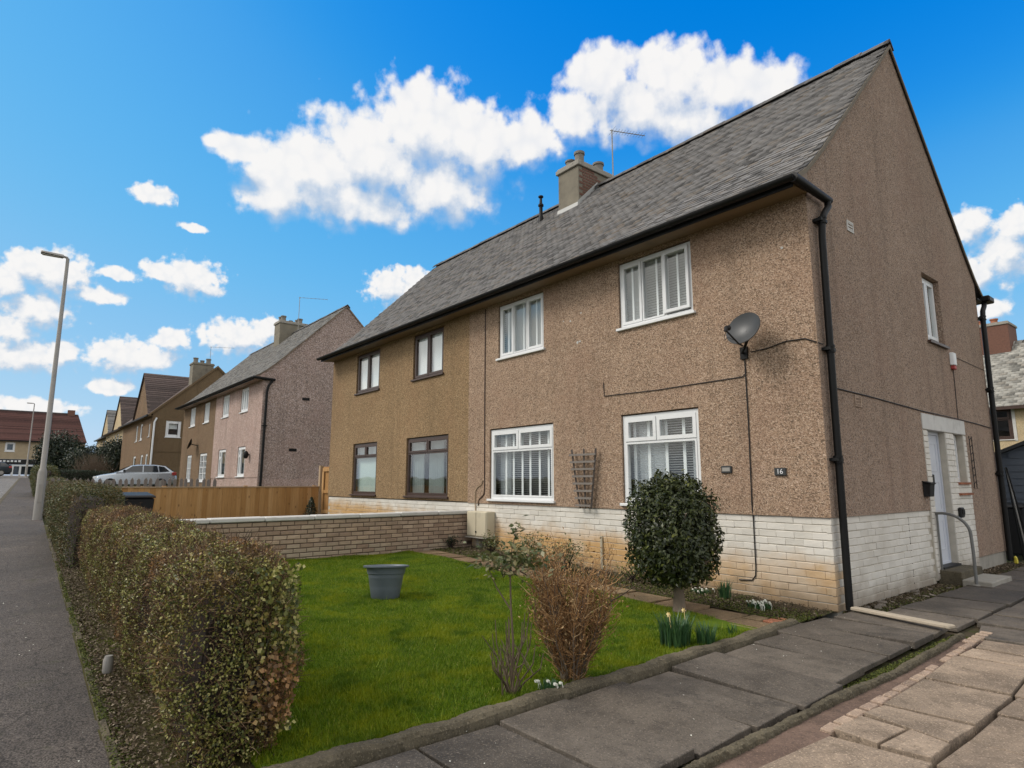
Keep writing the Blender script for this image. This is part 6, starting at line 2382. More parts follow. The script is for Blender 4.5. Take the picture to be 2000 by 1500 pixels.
T2 = TF(O2)
UW2 = [(-5.95, -4.85), (-3.0, -1.9), (-12.6, -11.4), (-9.5, -8.4)]
LW2 = [(-6.1, -4.85), (-2.95, -1.85), (-12.6, -11.5), (-9.75, -8.25)]
m = MB(T2)
wall_grid(m, PARTY, 0.02, 1.0, 5.3, [(a, b, *UP) for a, b in UW2[:2]] + [(a, b, 1.02, 2.35) for a, b in LW2[:2]])
m.build('wall', 'harl_pink', H2)
m = MB(T2)
wall_grid(m, -HL, PARTY, 0.0, 5.3, [(a, b, *UP) for a, b in UW2[2:]] + [(a, b, 0.8, 2.3) for a, b in LW2[2:]])
m.build('wall', 'harl_brown', H2)
m = MB()
m.quad(*[(O2[0] + 0.02, O2[1] + y, O2[2] + z) for y, z in ((-0.02, 0.92), (HD, 0.92), (HD, 5.0), (-0.02, 5.0))])
gable_top(m, 0.02, 5.0, O2)
m.build('gable_wall', 'harl_pink_gable', H2)
m = MB()
x_, y_, z_ = O2
m.quad((x_ - HL, y_, z_ - 1), (x_ - HL, y_ + HD, z_ - 1), (x_ - HL, y_ + HD, z_ + 5), (x_ - HL, y_, z_ + 5))
gable_top(m, -HL, 5.0, O2)
m.quad((x_ - HL, y_ + HD, z_ - 1), (x_, y_ + HD, z_ - 1), (x_, y_ + HD, z_ + 5.3), (x_ - HL, y_ + HD, z_ + 5.3))
m.build('wall', 'harl_pink_gable', H2)
m = MB()
m.box(x_ + PARTY, x_, y_ + 0.0, y_ + HD, z_ - 0.8, z_ + 0.998)
m.box(x_ - 0.1, x_ + 0.045, y_ - 0.03, y_ + HD, z_ + 0.55, z_ + 0.92)
m.build('plinth', 'harl_pink', H2)
m = MB()
for dz in (2.6, 5.25):
    m.quad((x_ - HL, y_ + 0.05, z_ + dz), (x_, y_ + 0.05, z_ + dz), (x_, y_ + HD, z_ + dz), (x_ - HL, y_ + HD, z_ + dz))
m.quad((x_ - HL, y_ + 1.8, z_), (x_, y_ + 1.8, z_), (x_, y_ + 1.8, z_ + 5.2), (x_ - HL, y_ + 1.8, z_ + 5.2))
m.build('interior_wall', 'room', H2)
for yy in (1.3, 1.32):
    pass
for y, z in ((1.8, 4.35), (1.35, 2.15)):
    e = MB(TG(O2))
    e.box(y - 0.16, y + 0.16, z - 0.06, z + 0.06, -0.01, 0.012)
    e.build('vent_grille', 'black', H2)
r2 = roof_deck(H2, -HL - 0.03, 0.08, O2)
tiled_slope(r2, -HL - 0.02, 0.08, FRONT, 'tile_far', 0, w=0.19, gauge=0.125, L=0.23, th=0.02, ox=O2[0], oy=O2[1], oz=O2[2], seed=4)
ridge_tiles(r2, O2[0] - HL, O2[0] + 0.06, O2[1] + 3.5, O2[2] + 8.88, 'ridge', 28)
verge(H2, 0.05, O2, 'sett')
e = MB()
e.add([(x_ - HL - 0.02, y_ - 0.40, z_ + 5.0), (x_ + 0.05, y_ - 0.40, z_ + 5.0), (x_ + 0.05, y_ - 0.021, z_ + 5.03), (x_ - HL - 0.02, y_ - 0.021, z_ + 5.03)], [(0, 1, 2, 3)])
e.quad((x_ + 0.06, y_ - 0.40, z_ + 5.0), (x_ + 0.06, y_, z_ + 5.03), (x_ + 0.06, y_, z_ + 5.33), (x_ + 0.06, y_ - 0.44, z_ + 5.07))
e.build('soffit', 'harl_pink', H2)
e = MB()
e.box(x_ - HL - 0.02, x_ + 0.05, y_ - 0.42, y_ - 0.401, z_ + 4.985, z_ + 5.085)
e.build('fascia', 'black', H2)
gutter(H2, (x_ - HL - 0.06, y_ - 0.488, z_ + 5.085), (x_ + 0.11, y_ - 0.488, z_ + 5.085))
e = MB()
e.tube([(x_ + 0.11, y_ - 0.49, z_ + 5.07), (x_ + 0.115, y_ + 0.42, z_ + 5.03)], 0.06, 8)
e.build('gutter_return', 'black', H2)
downpipe(H2, [(x_ + 0.11, y_ + 0.34, z_ + 5.03), (x_ + 0.1, y_ + 0.16, z_ + 4.75), (x_ + 0.09, y_ + 0.12, z_ + 4.5), (x_ + 0.09, y_ + 0.08, z_ + 0.0)], 0.05, [(x_ + 0.095, y_ + 0.11, z_ + 3.1)])
chimney(H2, -7.45, -6.6, 2.7, 4.2, 7.9, 9.25, ('cement', 'concrete', 'pot_clay'), [(-7.2, 2.95, 0.3, 0.13), (-6.85, 2.95, 0.3, 0.13), (-7.0, 3.4, 0.14, 0.1), (-7.2, 3.85, 0.28, 0.13), (-6.85, 3.85, 0.28, 0.13)], *O2)
for k, (a, b) in enumerate(UW2):
    w = window(H2, T2, a + 0.01, b - 0.01, UP[0] + 0.05, UP[1] - 0.02, [(0, 0.33, 0, 1, 0), (0.33, 0.66, 0, 1, 0), (0.66, 1, 0, 1, 0)], ft=0.06, st=0.05)
    drape(T2, a + 0.05, b - 0.05, UP[0] + 0.05, UP[1] - 0.03, -0.2, 'net', w, 5)
for k, (a, b) in enumerate(LW2):
    zz = (1.06, 2.33) if k < 2 else (0.85, 2.28)
    lights = [(0, 0.3, 0.72, 1, 0), (0, 0.3, 0, 0.72, 0), (0.3, 1, 0, 1, 0)] if k < 2 else [(0, 0.5, 0, 1, 0), (0.5, 1, 0, 1, 0)]
    w = window(H2, T2, a + 0.01, b - 0.01, zz[0], zz[1], lights, ft=0.06, st=0.05, bars=None if k < 2 else (2, 4))
    drape(T2, a + 0.05, a + 0.4, zz[0], zz[1] - 0.03, -0.25, 'curtain', w, 3)
dv = thing('wall_lantern', 'dark round lantern on the front wall of the pink house', 'wall lamp', (O2[0] - 1.25, O2[1] - 0.1, O2[2] + 1.95))
m = MB()
m.lathe([(0.04, -0.16), (0.09, -0.1), (0.1, 0.06), (0.04, 0.16)], (O2[0] - 1.25, O2[1] - 0.16, O2[2] + 1.95), 10)
m.build('body', 'black', dv, smooth=True)
m = MB()
m.box(O2[0] - 1.28, O2[0] - 1.22, O2[1] - 0.1, O2[1] - 0.02, O2[2] + 1.92, O2[2] + 1.98)
m.build('bracket', 'black', dv)
d2 = thing('satellite_dish', 'small dark satellite dish between lower windows of the far brown half house', 'satellite dish', (O2[0] - 10.4, O2[1] - 0.05, O2[2] + 2.75))
m = MB()
V, F = [], []
c = Vector((O2[0] - 10.5, O2[1] - 0.4, O2[2] + 2.85))
nn = Vector((-0.3, -0.9, 0.3)).normalized()
s1 = nn.cross(Vector((0, 0, 1))).normalized()
s2 = nn.cross(s1)
for i in range(5):
    for k in range(16):
        t = 6.2832 * k / 16
        V.append(tuple(c + s1 * (0.3 * i / 4 * math.cos(t)) + s2 * (0.3 * i / 4 * math.sin(t)) + nn * (0.1 * ((i / 4) ** 2 - 1))))
F = [(i * 16 + k, i * 16 + (k + 1) % 16, (i + 1) * 16 + (k + 1) % 16, (i + 1) * 16 + k) for i in range(4) for k in range(16)]
m.add(V, F)
m.build('reflector', 'black', d2)
m = MB()
m.tube([c - nn * 0.1, (O2[0] - 10.3, O2[1] - 0.03, O2[2] + 2.75)], 0.025, 6)
m.build('bracket', 'black', d2)
antenna('roof_antenna', 'thin television antenna above the pink house chimney', (O2[0] - 6.1, O2[1] + 3.5, O2[2] + 8.8), 1.9, (0.42, 0.91, 0), 1.5, 8)


# ------------------------------------------------------------------ houses with a front gable further on
def gabled_house(o, label, wall, side, tile, trim='harl_brown_gable', chim=True, win=True):
    """Cross-gabled house; o is the near front corner on the ground. Gable end faces +x, wing faces the street."""
    x, y, z = o
    h = thing('gabled_house', label, 'house', (x - 6, y + 4, z))
    L, Dp, EV, RZ = 13.0, 7.8, 4.95, 8.72
    ry = Dp / 2
    hole = [(0.85, 1.8, 3.35, 4.5)] if win else []
    m = MB(TG(o, 0.0))
    wall_grid(m, 0, Dp, -0.6, EV, hole)
    m.add([(0, EV, 0), (Dp, EV, 0), (ry, RZ - 0.08, 0)], [(0, 1, 2)])
    m.build('gable_wall', side, h)
    m = MB()
    m.box(x - 0.05, x + 0.03, y - 0.02, y + Dp, z + 2.33, z + 2.40)
    m.build('band_course', side, h)
    fh = [(-6.4, -5.6, 3.3, 4.5), (-4.6, -3.6, 3.3, 4.5), (-1.2, -0.7, 3.4, 4.3), (-6.6, -5.4, 0.9, 2.2), (-3.4, -2.4, 0.0, 2.2), (-1.5, -0.6, 0.0, 2.2)]
    m = MB(TF(o, 0.0))
    wall_grid(m, -L, 0, -0.6, EV, fh)
    m.build('wall', wall, h)
    for a, b, c, d in fh:
        w = window(h, TF(o, 0.0), a, b, max(c, 0.1), d, [(0, 1, 0, 1, 0)], ft=0.09, st=0.06)
        e = MB(TF(o, 0.0))
        e.box(a, b, max(c, 0.1), d, -0.3, -0.28)
        e.build('blind', 'net', w)
    m = MB()
    m.quad((x - L, y, z - 0.6), (x - L, y + Dp, z - 0.6), (x - L, y + Dp, z + EV), (x - L, y, z + EV))
    m.add([(x - L, y, z + EV), (x - L, y + Dp, z + EV), (x - L, y + ry, z + RZ - 0.08)], [(0, 1, 2)])
    m.quad((x - L, y + Dp, z - 0.6), (x, y + Dp, z - 0.6), (x, y + Dp, z + EV), (x - L, y + Dp, z + EV))
    m.build('wall', side, h)
    # front wing
    wx0, wx1, wr = x - 1.0, x - 7.6, 8.35
    wc = (wx0 + wx1) / 2
    m = MB()
    m.poly([(wx0, y - 0.04, z + EV - 0.02), (wx1, y - 0.04, z + EV - 0.02), (wc, y - 0.04, z + wr - 0.05)])
    m.build('wing_gable_wall', wall, h)
    ev = 0.3
    m = MB()
    m.quad((x + 0.1, y - ev, z + EV - 0.12), (x - L - 0.1, y - ev, z + EV - 0.12), (x - L - 0.1, y + ry, z + RZ), (x + 0.1, y + ry, z + RZ))
    m.quad((x + 0.1, y + Dp + ev, z + EV - 0.12), (x - L - 0.1, y + Dp + ev, z + EV - 0.12), (x - L - 0.1, y + ry, z + RZ), (x + 0.1, y + ry, z + RZ))
    rf = m.build('roof', tile, h)
    yb = y + ry * (wr - EV) / (RZ - EV)
    for sx, nm in ((wx0, 1), (wx1, -1)):
        m = MB()
        e = 0.14 * nm
        m.add([(wc, y - 0.15, z + wr), (sx + e, y - 0.15, z + EV - 0.16), (sx + e, y + 0.1, z + EV - 0.10), (wc, yb, z + wr)], [(0, 1, 2, 3)])
        o2 = m.build('wing_roof', tile, rf)
        # tile courses as real steps
        k = MB()
        n = 22
        for i in range(n):
            t0, t1 = i / n, (i + 1) / n
            P = lambda t, yy: (wc + (sx + e - wc) * t, yy, z + wr + (EV - 0.16 - wr) * t)
            a, b = P(t0, y - 0.16), P(t1, y - 0.16)
            back = lambda t: yb + (y + 0.05 - yb) * t
            k.add([(a[0], a[1], a[2] + 0.01), (b[0], b[1], b[2] + 0.05), (b[0], back(t1), b[2] + 0.05), (a[0], back(t0), a[2] + 0.01), (b[0], b[1], b[2] - 0.01), (b[0], back(t1), b[2] - 0.01)], [(0, 1, 2, 3), (1, 4, 5, 2)])
        s_ = k.build('tile_courses', tile, rf)
        s_['kind'] = 'stuff'
    m = MB()
    for sy in (1, -1):
        y0, y1 = (y - ev, y + ry) if sy > 0 else (y + Dp + ev, y + ry)
        m.add([(x + 0.1, y0, z + EV - 0.26), (x + 0.1, y1, z + RZ - 0.14), (x + 0.1, y1, z + RZ + 0.03), (x + 0.1, y0, z + EV - 0.09), (x, y0, z + EV - 0.26), (x, y1, z + RZ - 0.14), (x, y1, z + RZ + 0.03), (x, y0, z + EV - 0.09)], [(0, 1, 2, 3), (4, 5, 6, 7), (3, 2, 6, 7), (0, 1, 5, 4)])
    m.build('verge', trim, h)
    m = MB()
    m.box(x - L, x + 0.1, y - ev - 0.1, y - ev, z + EV - 0.22, z + EV - 0.1)
    m.build('gutter', 'black', h)
    m = MB()
    m.box(x - L, x + 0.1, y - ev, y, z + EV - 0.2, z + EV - 0.16)
    m.build('soffit', trim, h)
    if win:
        window(h, TG(o, 0.0), 0.85, 1.8, 3.37, 4.5, [(0, 1, 0, 1, 0)], ft=0.12, st=0.06)
        e = MB(TG(o, 0.0))
        e.box(0.9, 1.75, 3.95, 4.45, -0.24, -0.22)
        e.build('blind', 'net', h)
    m = MB()
    m.tube([(x + 0.08, y + 0.25, z + EV - 0.3), (x + 0.08, y + 0.12, z + EV - 0.6), (x + 0.08, y + 0.1, z)], 0.06, 8)
    m.build('downpipe', 'upvc', h)
    m = MB()
    m.quad((x - L, y + 1.6, z), (x, y + 1.6, z), (x, y + 1.6, z + EV), (x - L, y + 1.6, z + EV))
    m.build('interior_wall', 'room', h)
    if chim:
        chimney(h, -1.7, -0.7, ry - 1.5, ry - 0.1, RZ - 1.8, RZ + 0.1, ('cement', 'cement', 'pot_clay'), [(-1.2, ry - 1.25, 0.4, 0.16), (-1.2, ry - 0.8, 0.25, 0.14), (-1.1, ry - 0.4, 0.4, 0.16)], x, y, z)
    return h


gabled_house((-45.2, 0.35, 1.23), 'brown rendered house with a street facing gable, beyond the pink house', 'harl_brown', 'harl_brown_gable', 'tile_brown')
gabled_house((-66.0, 1.45, 1.8), 'far pinkish house with reddish front gable roof, before the street end', 'harl_cream', 'harl_pink_gable', 'tile_brown', win=False, chim=False)
gabled_house((-86.0, 2.6, 2.3), 'farthest pale house peeking out at the street end', 'harl_cream', 'harl_pink_gable', 'tile_far', win=False, chim=False)
antenna('roof_antenna', 'thin television antenna above the brown gabled house', (-47.4, 4.2, 9.7), 2.1, (0.42, 0.91, 0), 1.7, 6)

# ------------------------------------------------------------------ red roofed shop building closing the street
rx, rz = -88.0, g(-88)
RB = thing('shop_building', 'long building with red tiled roof and dark shopfront closing the street', 'building', (rx - 4, -12, rz))
TR = lambda u, v, w: (rx + w, u, rz + v)
m = MB(TR)
wh = [(-7.2 - 2.2 * i, -6.3 - 2.2 * i, 2.6, 3.65) for i in range(7)]
wall_grid(m, -26, 0.35, 1.75, 3.95, wh)
m.build('wall', 'sand_wall', RB)
for a, b, c, d in wh:
    w = window(RB, TR, a, b, c, d, [(0, 1, 0, 1, 0)], ft=0.14, st=0.05)
    e = MB(TR)
    e.box(a, b, c, d, -0.6, -0.58)
    e.build('blind', 'room', w)  # dark sheet standing in for the shaded room, not a blind
m = MB(TR)
m.box(-26, -3.9, 1.15, 1.74, -0.1, 0.12)
fs = m.build('shop_fascia', 'black_plastic', RB)
for i in range(6):
    m = MB(TR)
    hgt = random.uniform(0.14, 0.26)
    m.box(-7.55 + i * 0.34, -7.33 + i * 0.34, 1.42, 1.42 + hgt, 0.122, 0.13)
    m.build('lettering', 'upvc', fs)
m = MB(TR)
m.box(-26, -3.9, 0, 1.14, -0.3, -0.25)
m.build('shop_glass', 'car_glass', RB)
for yy in (-4.0, -5.6, -6.3, -9.0, -12):
    m = MB(TR)
    m.box(yy - 0.1, yy + 0.1, -0.3, 1.14, -0.2, 0.05)
    m.build('shop_post', 'upvc', RB)
m = MB(TR)
m.box(-6.2, -4.1, 0.95, 1.12, -0.1, 0.06)
m.build('door_head', 'upvc', RB)
m = MB(TR)
m.box(-3.88, 0.33, -0.5, 1.748, -0.3, 0.0)
m.build('wall', 'sand_wall', RB)
m = MB()
yr = 0.35
m.add([(rx + 0.3, -26, rz + 3.88), (rx + 0.3, yr + 0.1, rz + 3.88), (rx - 4, yr - 0.75, rz + 7.6), (rx - 4, -26, rz + 7.6)], [(0, 1, 2, 3)])
m.add([(rx + 0.3, yr + 0.1, rz + 3.88), (rx - 8.3, yr + 0.1, rz + 3.88), (rx - 4, yr - 0.75, rz + 7.6)], [(0, 1, 2)])
m.add([(rx - 8.3, -26, rz + 3.88), (rx - 8.3, yr + 0.1, rz + 3.88), (rx - 4, yr - 0.75, rz + 7.6), (rx - 4, -26, rz + 7.6)], [(0, 1, 2, 3)])
rr_ = m.build('roof', 'tile_red', RB)
k = MB()
n = 34
for i in range(n):
    P = lambda t: (rx + 0.3 - 4.3 * t, rz + 3.88 + 3.72 * t)
    (xa, za), (xb, zb) = P(i / n), P((i + 1) / n)
    ya, yb_ = yr + 0.1 - 0.85 * i / n, yr + 0.1 - 0.85 * (i + 1) / n
    k.add([(xa, -26, za + 0.08), (xa, ya, za + 0.08), (xb, yb_, zb + 0.015), (xb, -26, zb + 0.015), (xa, -26, za), (xa, ya, za)], [(0, 1, 2, 3), (0, 1, 5, 4)])
k.build('tile_courses', 'tile_red', rr_)['kind'] = 'stuff'
m = MB()
m.box(rx - 4.4, rx - 3.7, -1.5, -0.75, rz + 7.0, rz + 8.1)
ch_ = m.build('chimney', 'brick_red', RB)
m = MB()
m.box(rx - 4.1, rx - 3.95, -26, -1.5, rz + 7.58, rz + 7.72)
m.build('ridge', 'ridge', rr_)
m = MB()
m.tube([(rx + 0.35, -3.3, rz + 3.9), (rx - 2.0, -3.15, rz + 5.95), (rx - 3.6, -3.1, rz + 7.35)], 0.07, 5)
m.build('roof_pipe', 'ridge', rr_)
m = MB()
m.box(rx + 0.3, rx + 0.42, -26, yr, rz + 3.75, rz + 3.9)
m.build('gutter', 'black', RB)

# ------------------------------------------------------------------ pale house and shed behind, at the right edge
by = 27.5
BH_ = thing('cream_house', 'cream rendered house with grey roof seen past the rear corner', 'house', (2, by + 4, 0))
TB = lambda u, v, w: (u, by - w, v)
m = MB(TB)
wall_grid(m, -5.6, 12, -0.3, 4.95, [(-4.75, -3.85, 3.35, 4.8), (1.0, 2.2, 3.35, 4.8)])
m.build('wall', 'harl_cream', BH_)
for a, b in ((-4.75, -3.85), (1.0, 2.2)):
    w = window(BH_, TB, a, b, 3.38, 4.8, [(0, 1, 0, 0.68, 0), (0, 1, 0.68, 1, 0.06)], 'brown_frame', ft=0.09, st=0.06, sill_mat='coping')
    e = MB(TB)
    e.box(a - 0.12, a - 0.002, 3.3, 4.93, 0.001, 0.02)
    e.box(b + 0.002, b + 0.12, 3.3, 4.93, 0.001, 0.02)
    e.box(a - 0.12, b + 0.12, 4.802, 4.93, 0.0211, 0.03)
    e.build('surround', 'coping', w)
    e = MB(TB)
    e.box(a, b, 3.4, 4.8, -0.9, -0.88)
    e.build('blind', 'room', w)  # dark backing painted as the room's shade, well behind the glass
m = MB()
m.quad((-5.6, by, -0.3), (-5.6, by + 8, -0.3), (-5.6, by + 8, 4.95), (-5.6, by, 4.95))
m.add([(-5.6, by, 4.95), (-5.6, by + 8, 4.95), (-5.6, by + 4, 8.5)], [(0, 1, 2)])
m.quad((-5.6, by + 8, -0.3), (12, by + 8, -0.3), (12, by + 8, 4.95), (-5.6, by + 8, 4.95))
m.build('wall', 'harl_cream', BH_)
BF = [(-0.35, 4.85), (4.0, 8.5)]
m = MB()
m.quad((-5.8, by - 0.35, 4.83), (12, by - 0.35, 4.83), (12, by + 4, 8.48), (-5.8, by + 4, 8.48))
m.quad((-5.8, by + 8.35, 4.83), (12, by + 8.35, 4.83), (12, by + 4, 8.48), (-5.8, by + 4, 8.48))
rb_ = m.build('roof', 'ridge', BH_)
tiled_slope(rb_, -5.8, 6.0, BF, 'tile_pale', 0, w=0.3, gauge=0.2, L=0.34, th=0.03, oy=by, seed=9)
m = MB()
m.box(-5.8, 12, by - 0.42, by - 0.33, 4.70, 4.84)
m.build('fascia', 'brown_frame', BH_)
chimney(BH_, -6.0, -4.2, 3.2, 4.8, 7.0, 9.3, ('brick_red', 'concrete', 'sett_red'), [(-5.5, 3.8, 0.3, 0.16), (-4.9, 4.0, 0.35, 0.16)], 0, by, 0)

SH = thing('garden_shed', 'blue grey timber clad shed behind the rear downpipe', 'shed', (0.6, 10.5, 0))
sx0, sx1, sy, apx = -0.82, 2.0, 9.55, 0.6
for i in range(16):
    z0 = -0.05 + i * 0.145
    z1 = z0 + 0.15
    zl = lambda xx: 1.93 + (2.5 - 1.93) * (1 - abs(xx - apx) / (apx - sx0))
    a, b = sx0, sx1
    if z1 > 1.95:
        tt = (min(z1, 2.48) - 1.93) / 0.57
        a, b = sx0 + (apx - sx0) * tt, sx1 - (sx1 - apx) * tt
    if b - a < 0.1:
        break
    m = MB()
    m.add([(a, sy, z0), (b, sy, z0), (b, sy + 0.012, z1), (a, sy + 0.012, z1), (a, sy + 0.03, z0), (b, sy + 0.03, z0), (b, sy + 0.03, z1), (a, sy + 0.03, z1)],
          [(0, 1, 2, 3), (4, 5, 6, 7), (0, 1, 5, 4), (3, 2, 6, 7), (0, 3, 7, 4), (1, 2, 6, 5)])
    m.build('board', 'shed', SH)
m = MB()
m.box(sx0, sx0 + 0.04, sy + 0.031, sy + 3, -0.05, 1.93)
m.box(sx1 - 0.04, sx1, sy + 0.031, sy + 3, -0.05, 1.93)
m.add([(sx0, sy + 0.04, -0.05), (sx1, sy + 0.04, -0.05), (sx1, sy + 0.04, 1.93), (apx, sy + 0.04, 2.5), (sx0, sy + 0.04, 1.93)], [(0, 1, 2, 3, 4)])
m.build('side_wall', 'shed', SH)
for s_ in (-1, 1):
    e = sx0 - 0.15 if s_ < 0 else sx1 + 0.15
    m = MB()
    m.add([(e, sy - 0.12, 1.86), (apx, sy - 0.12, 2.52), (apx, sy + 3.1, 2.52), (e, sy + 3.1, 1.86), (e, sy - 0.12, 1.93), (apx, sy - 0.12, 2.60), (apx, sy + 3.1, 2.60), (e, sy + 3.1, 1.93)],
          [(0, 3, 2, 1), (4, 5, 6, 7), (0, 1, 5, 4), (2, 3, 7, 6), (3, 0, 4, 7)])
    m.build('roof', 'felt', SH)
m = MB()
m.box(sx0 - 0.01, sx0 + 0.07, sy - 0.02, sy - 0.002, -0.05, 1.93)
m.build('corner_trim', 'shed', SH)
ld = thing('lean_poles', 'thin dark poles leaning beside the rear downpipe', 'poles', (0.1, 7.6, 0))
for i in range(3):
    m = MB()
    m.tube([(0.25 - i * 0.1, 7.75 + i * 0.12, -0.02), (0.05 - i * 0.03, 7.55 + i * 0.1, 1.75)], 0.014, 6)
    m.build('pole', 'black' if i != 1 else 'steel', ld)


# ------------------------------------------------------------------ parked cars
def car(name, label, loc, rot, paint, length=4.3):
    t = thing(name, label, 'car', loc, 'cars parked along the street')
    base = WL[t].copy()
    WL[t] = Vector((0, 0, 0))
    hw = 0.88
    # side outline, nose at -y: (y, lower z, upper z, half width)
    st = [(-2.12, 0.40, 0.58, 0.60), (-2.05, 0.26, 0.70, 0.72), (-1.75, 0.20, 0.80, 0.84), (-1.2, 0.18, 0.90, hw), (-0.95, 0.18, 0.95, hw), (0, 0.18, 0.98, hw), (1.0, 0.18, 1.00, hw), (1.7, 0.20, 1.02, 0.86), (2.02, 0.26, 0.98, 0.80), (2.14, 0.40, 0.80, 0.72)]
    m = MB()
    V, F = [], []
    for y, zl, zu, w in st:
        zm = (zl + zu) / 2
        ring = [(-w * 0.86, zl), (-w, zl + 0.10), (-w * 1.0, zm), (-w * 0.97, zu - 0.08), (-w * 0.86, zu), (-w * 0.4, zu + 0.025), (w * 0.4, zu + 0.025), (w * 0.86, zu), (w * 0.97, zu - 0.08), (w, zm), (w, zl + 0.10), (w * 0.86, zl)]
        V += [(a, y, b) for a, b in ring]
    k = 12
    for i in range(len(st) - 1):
        for j in range(k):
            F.append((i * k + j, i * k + (j + 1) % k, (i + 1) * k + (j + 1) % k, (i + 1) * k + j))
    F += [tuple(range(k - 1, -1, -1)), tuple(range((len(st) - 1) * k, len(st) * k))]
    m.add(V, F)
    body = m.build('body', paint, t, smooth=True)
    # cabin
    cb = [(-1.05, 0.97, 0.72), (-0.35, 1.36, 0.62), (0.05, 1.44, 0.60), (0.9, 1.45, 0.60), (1.5, 1.38, 0.60), (2.0, 1.02, 0.66)]
    m = MB()
    V, F = [], []
    for y, z, w in cb:
        V += [(-0.80, y, 0.96), (-w - 0.03, y, z - 0.06), (-w * 0.85, y, z), (w * 0.85, y, z), (w + 0.03, y, z - 0.06), (0.80, y, 0.96)]
    for i in range(len(cb) - 1):
        for j in range(5):
            F.append((i * 6 + j, i * 6 + j + 1, (i + 1) * 6 + j + 1, (i + 1) * 6 + j))
    m.add(V, F)
    m.build('cabin', paint, t, smooth=True)
    for sx in (-1, 1):
        for pts in ([(-0.72, 1.0), (-0.25, 1.34), (0.28, 1.385), (0.28, 1.0)], [(0.34, 1.0), (0.34, 1.385), (1.05, 1.38), (1.12, 1.0)], [(1.18, 1.0), (1.12, 1.37), (1.42, 1.32), (1.72, 1.05)]):
            m = MB()
            sidew = lambda z: 0.80 + (0.63 - 0.80) * (z - 0.96) / 0.43 + 0.012
            m.poly([(sx * sidew(z), y, z) for y, z in pts])
            m.build('side_window', 'car_glass', t)
    m = MB()
    m.quad((-0.70, -1.02, 1.005), (0.70, -1.02, 1.005), (0.56, -0.36, 1.375), (-0.56, -0.36, 1.375))
    m.build('windscreen', 'car_glass', t)
    m = MB()
    m.quad((-0.62, 1.98, 1.06), (0.62, 1.98, 1.06), (0.54, 1.53, 1.38), (-0.54, 1.53, 1.38))
    m.build('rear_window', 'car_glass', t)
    for sx in (-1, 1):
        for y in (-1.32, 1.28):
            m = MB()
            m.tube([(sx * 0.68, y, 0.31), (sx * 0.89, y, 0.31)], 0.31, 18)
            wh_ = m.build('wheel', 'tyre', t)
            m = MB()
            m.tube([(sx * 0.891, y, 0.31), (sx * 0.9, y, 0.31)], 0.2, 12)
            m.build('rim', 'steel', wh_)
        m = MB()
        m.box(sx * 0.56 - 0.14, sx * 0.56 + 0.14, -2.10, -1.98, 0.60, 0.72)
        m.build('headlight', 'upvc', t, bevel=0.02)
        m = MB()
        m.box(sx * 0.70 - 0.13, sx * 0.70 + 0.13, 1.85, 2.10, 0.80, 1.0)
        m.build('tail_light', 'red', t, bevel=0.02)
        m = MB()
        m.box(sx * 0.95 - 0.09, sx * 0.95 + 0.09, -0.72, -0.60, 0.98, 1.12)
        m.build('mirror', 'black_plastic', t, bevel=0.02)
    m = MB()
    m.box(-0.26, 0.26, -2.15, -2.09, 0.42, 0.53)
    m.build('number_plate', 'upvc', t)
    WL[t] = base
    t.rotation_euler = (0, 0, rot)


car('parked_car', 'silver estate car parked behind the picket fence', (-40.5, -1.05, g(-40.5)), R(-3), 'paint_silver')
car('parked_car', 'dark car parked before the shopfront at the street end', (-80.0, -8.6, g(-80)), R(4), 'paint_dark')


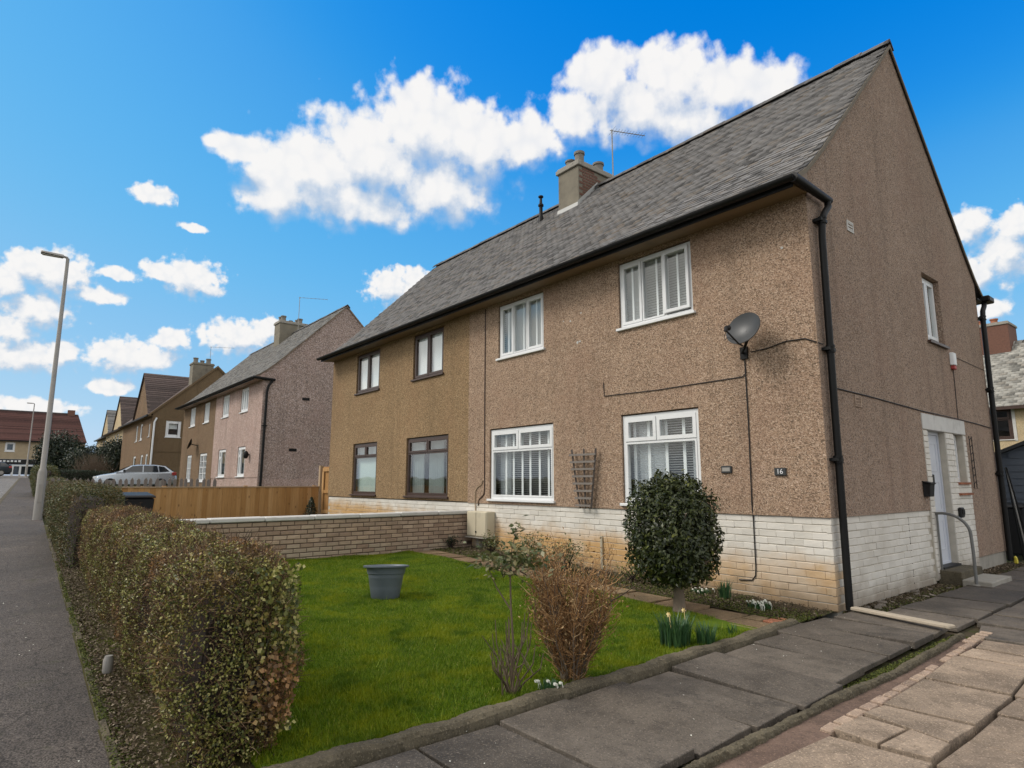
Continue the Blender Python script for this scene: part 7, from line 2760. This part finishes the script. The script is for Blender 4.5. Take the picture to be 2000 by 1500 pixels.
# ------------------------------------------------------------------ trees and bushes at the street end
def bush(name, label, loc, rx_, ry_, h, n, size, mat, cat='tree'):
    t = thing(name, label, cat, loc, 'trees at the end of the street')
    x, y, z = loc
    m = MB()
    m.tube([(x, y, z - 0.1), (x + 0.05, y, z + h * 0.35), (x - 0.05, y + 0.1, z + h * 0.75)], [0.16, 0.12, 0.04], 8)
    for i in range(8):
        a = i * 0.785
        m.tube([(x, y, z + h * 0.2), (x + rx_ * 0.4 * math.cos(a), y + ry_ * 0.4 * math.sin(a), z + h * 0.5), (x + rx_ * 0.75 * math.cos(a), y + ry_ * 0.75 * math.sin(a), z + h * 0.7)], [0.07, 0.045, 0.015], 5)
    m.build('trunk', 'bark_dark', t)
    v = unit(RNG.normal(0, 1, (n, 3)))
    rr = RNG.uniform(0.1, 1, n) ** 0.4
    lum = 1 + 0.22 * lump(v[:, 0] * 2, v[:, 1] * 2, v[:, 2] * 2, 1.5, x) + 0.12 * lump(v[:, 0] * 4, v[:, 1] * 4, v[:, 2] * 4, 2, y)
    P = np.stack([x + v[:, 0] * rx_ * rr * lum, y + v[:, 1] * ry_ * rr * lum, z + h * 0.52 + v[:, 2] * h * 0.5 * rr * lum], 1)
    P = P[P[:, 2] > z + 0.1]
    leaves('crown', P, unit(P - np.array([[x, y, z + h * 0.4]])), size, mat, t, 0.55, 0.7, 0.1)


bush('evergreen_bush', 'tall dark evergreen behind the street lamp at the street end', (-66, -3.4, g(-66)), 1.5, 1.9, 4.2, 8000, 0.2, 'dark_leaf')
bush('evergreen_bush', 'broad dark evergreen left of the far pinkish house', (-60, 0.4, g(-60)), 1.6, 1.7, 3.6, 8000, 0.2, 'dark_leaf')
bush('evergreen_bush', 'lower dark evergreen between the two taller evergreens', (-62, -1.5, g(-62)), 1.5, 1.9, 3.0, 8000, 0.18, 'dark_leaf')
bb = thing('bare_bush', 'leafless grey bush in front of the dark evergreens', 'shrub', (-55, -1.9, g(-55)))
m = MB()
for i in range(420):
    a = random.uniform(0, 6.28)
    s = random.random()
    p = Vector((-55 + random.gauss(0, 0.3), -1.9 + random.gauss(0, 0.5), g(-55)))
    q = p + Vector((math.cos(a) * s * 0.7, math.sin(a) * s * 0.9, random.uniform(0.8, 2.3)))
    m.tube([p, p.lerp(q, 0.5) + Vector((random.gauss(0, 0.1), random.gauss(0, 0.15), 0.1)), q + Vector((random.gauss(0, 0.1), random.gauss(0, 0.2), 0))], [0.02, 0.011, 0.005], 3, False)
m.build('stem', 'bark', bb)['kind'] = 'stuff'
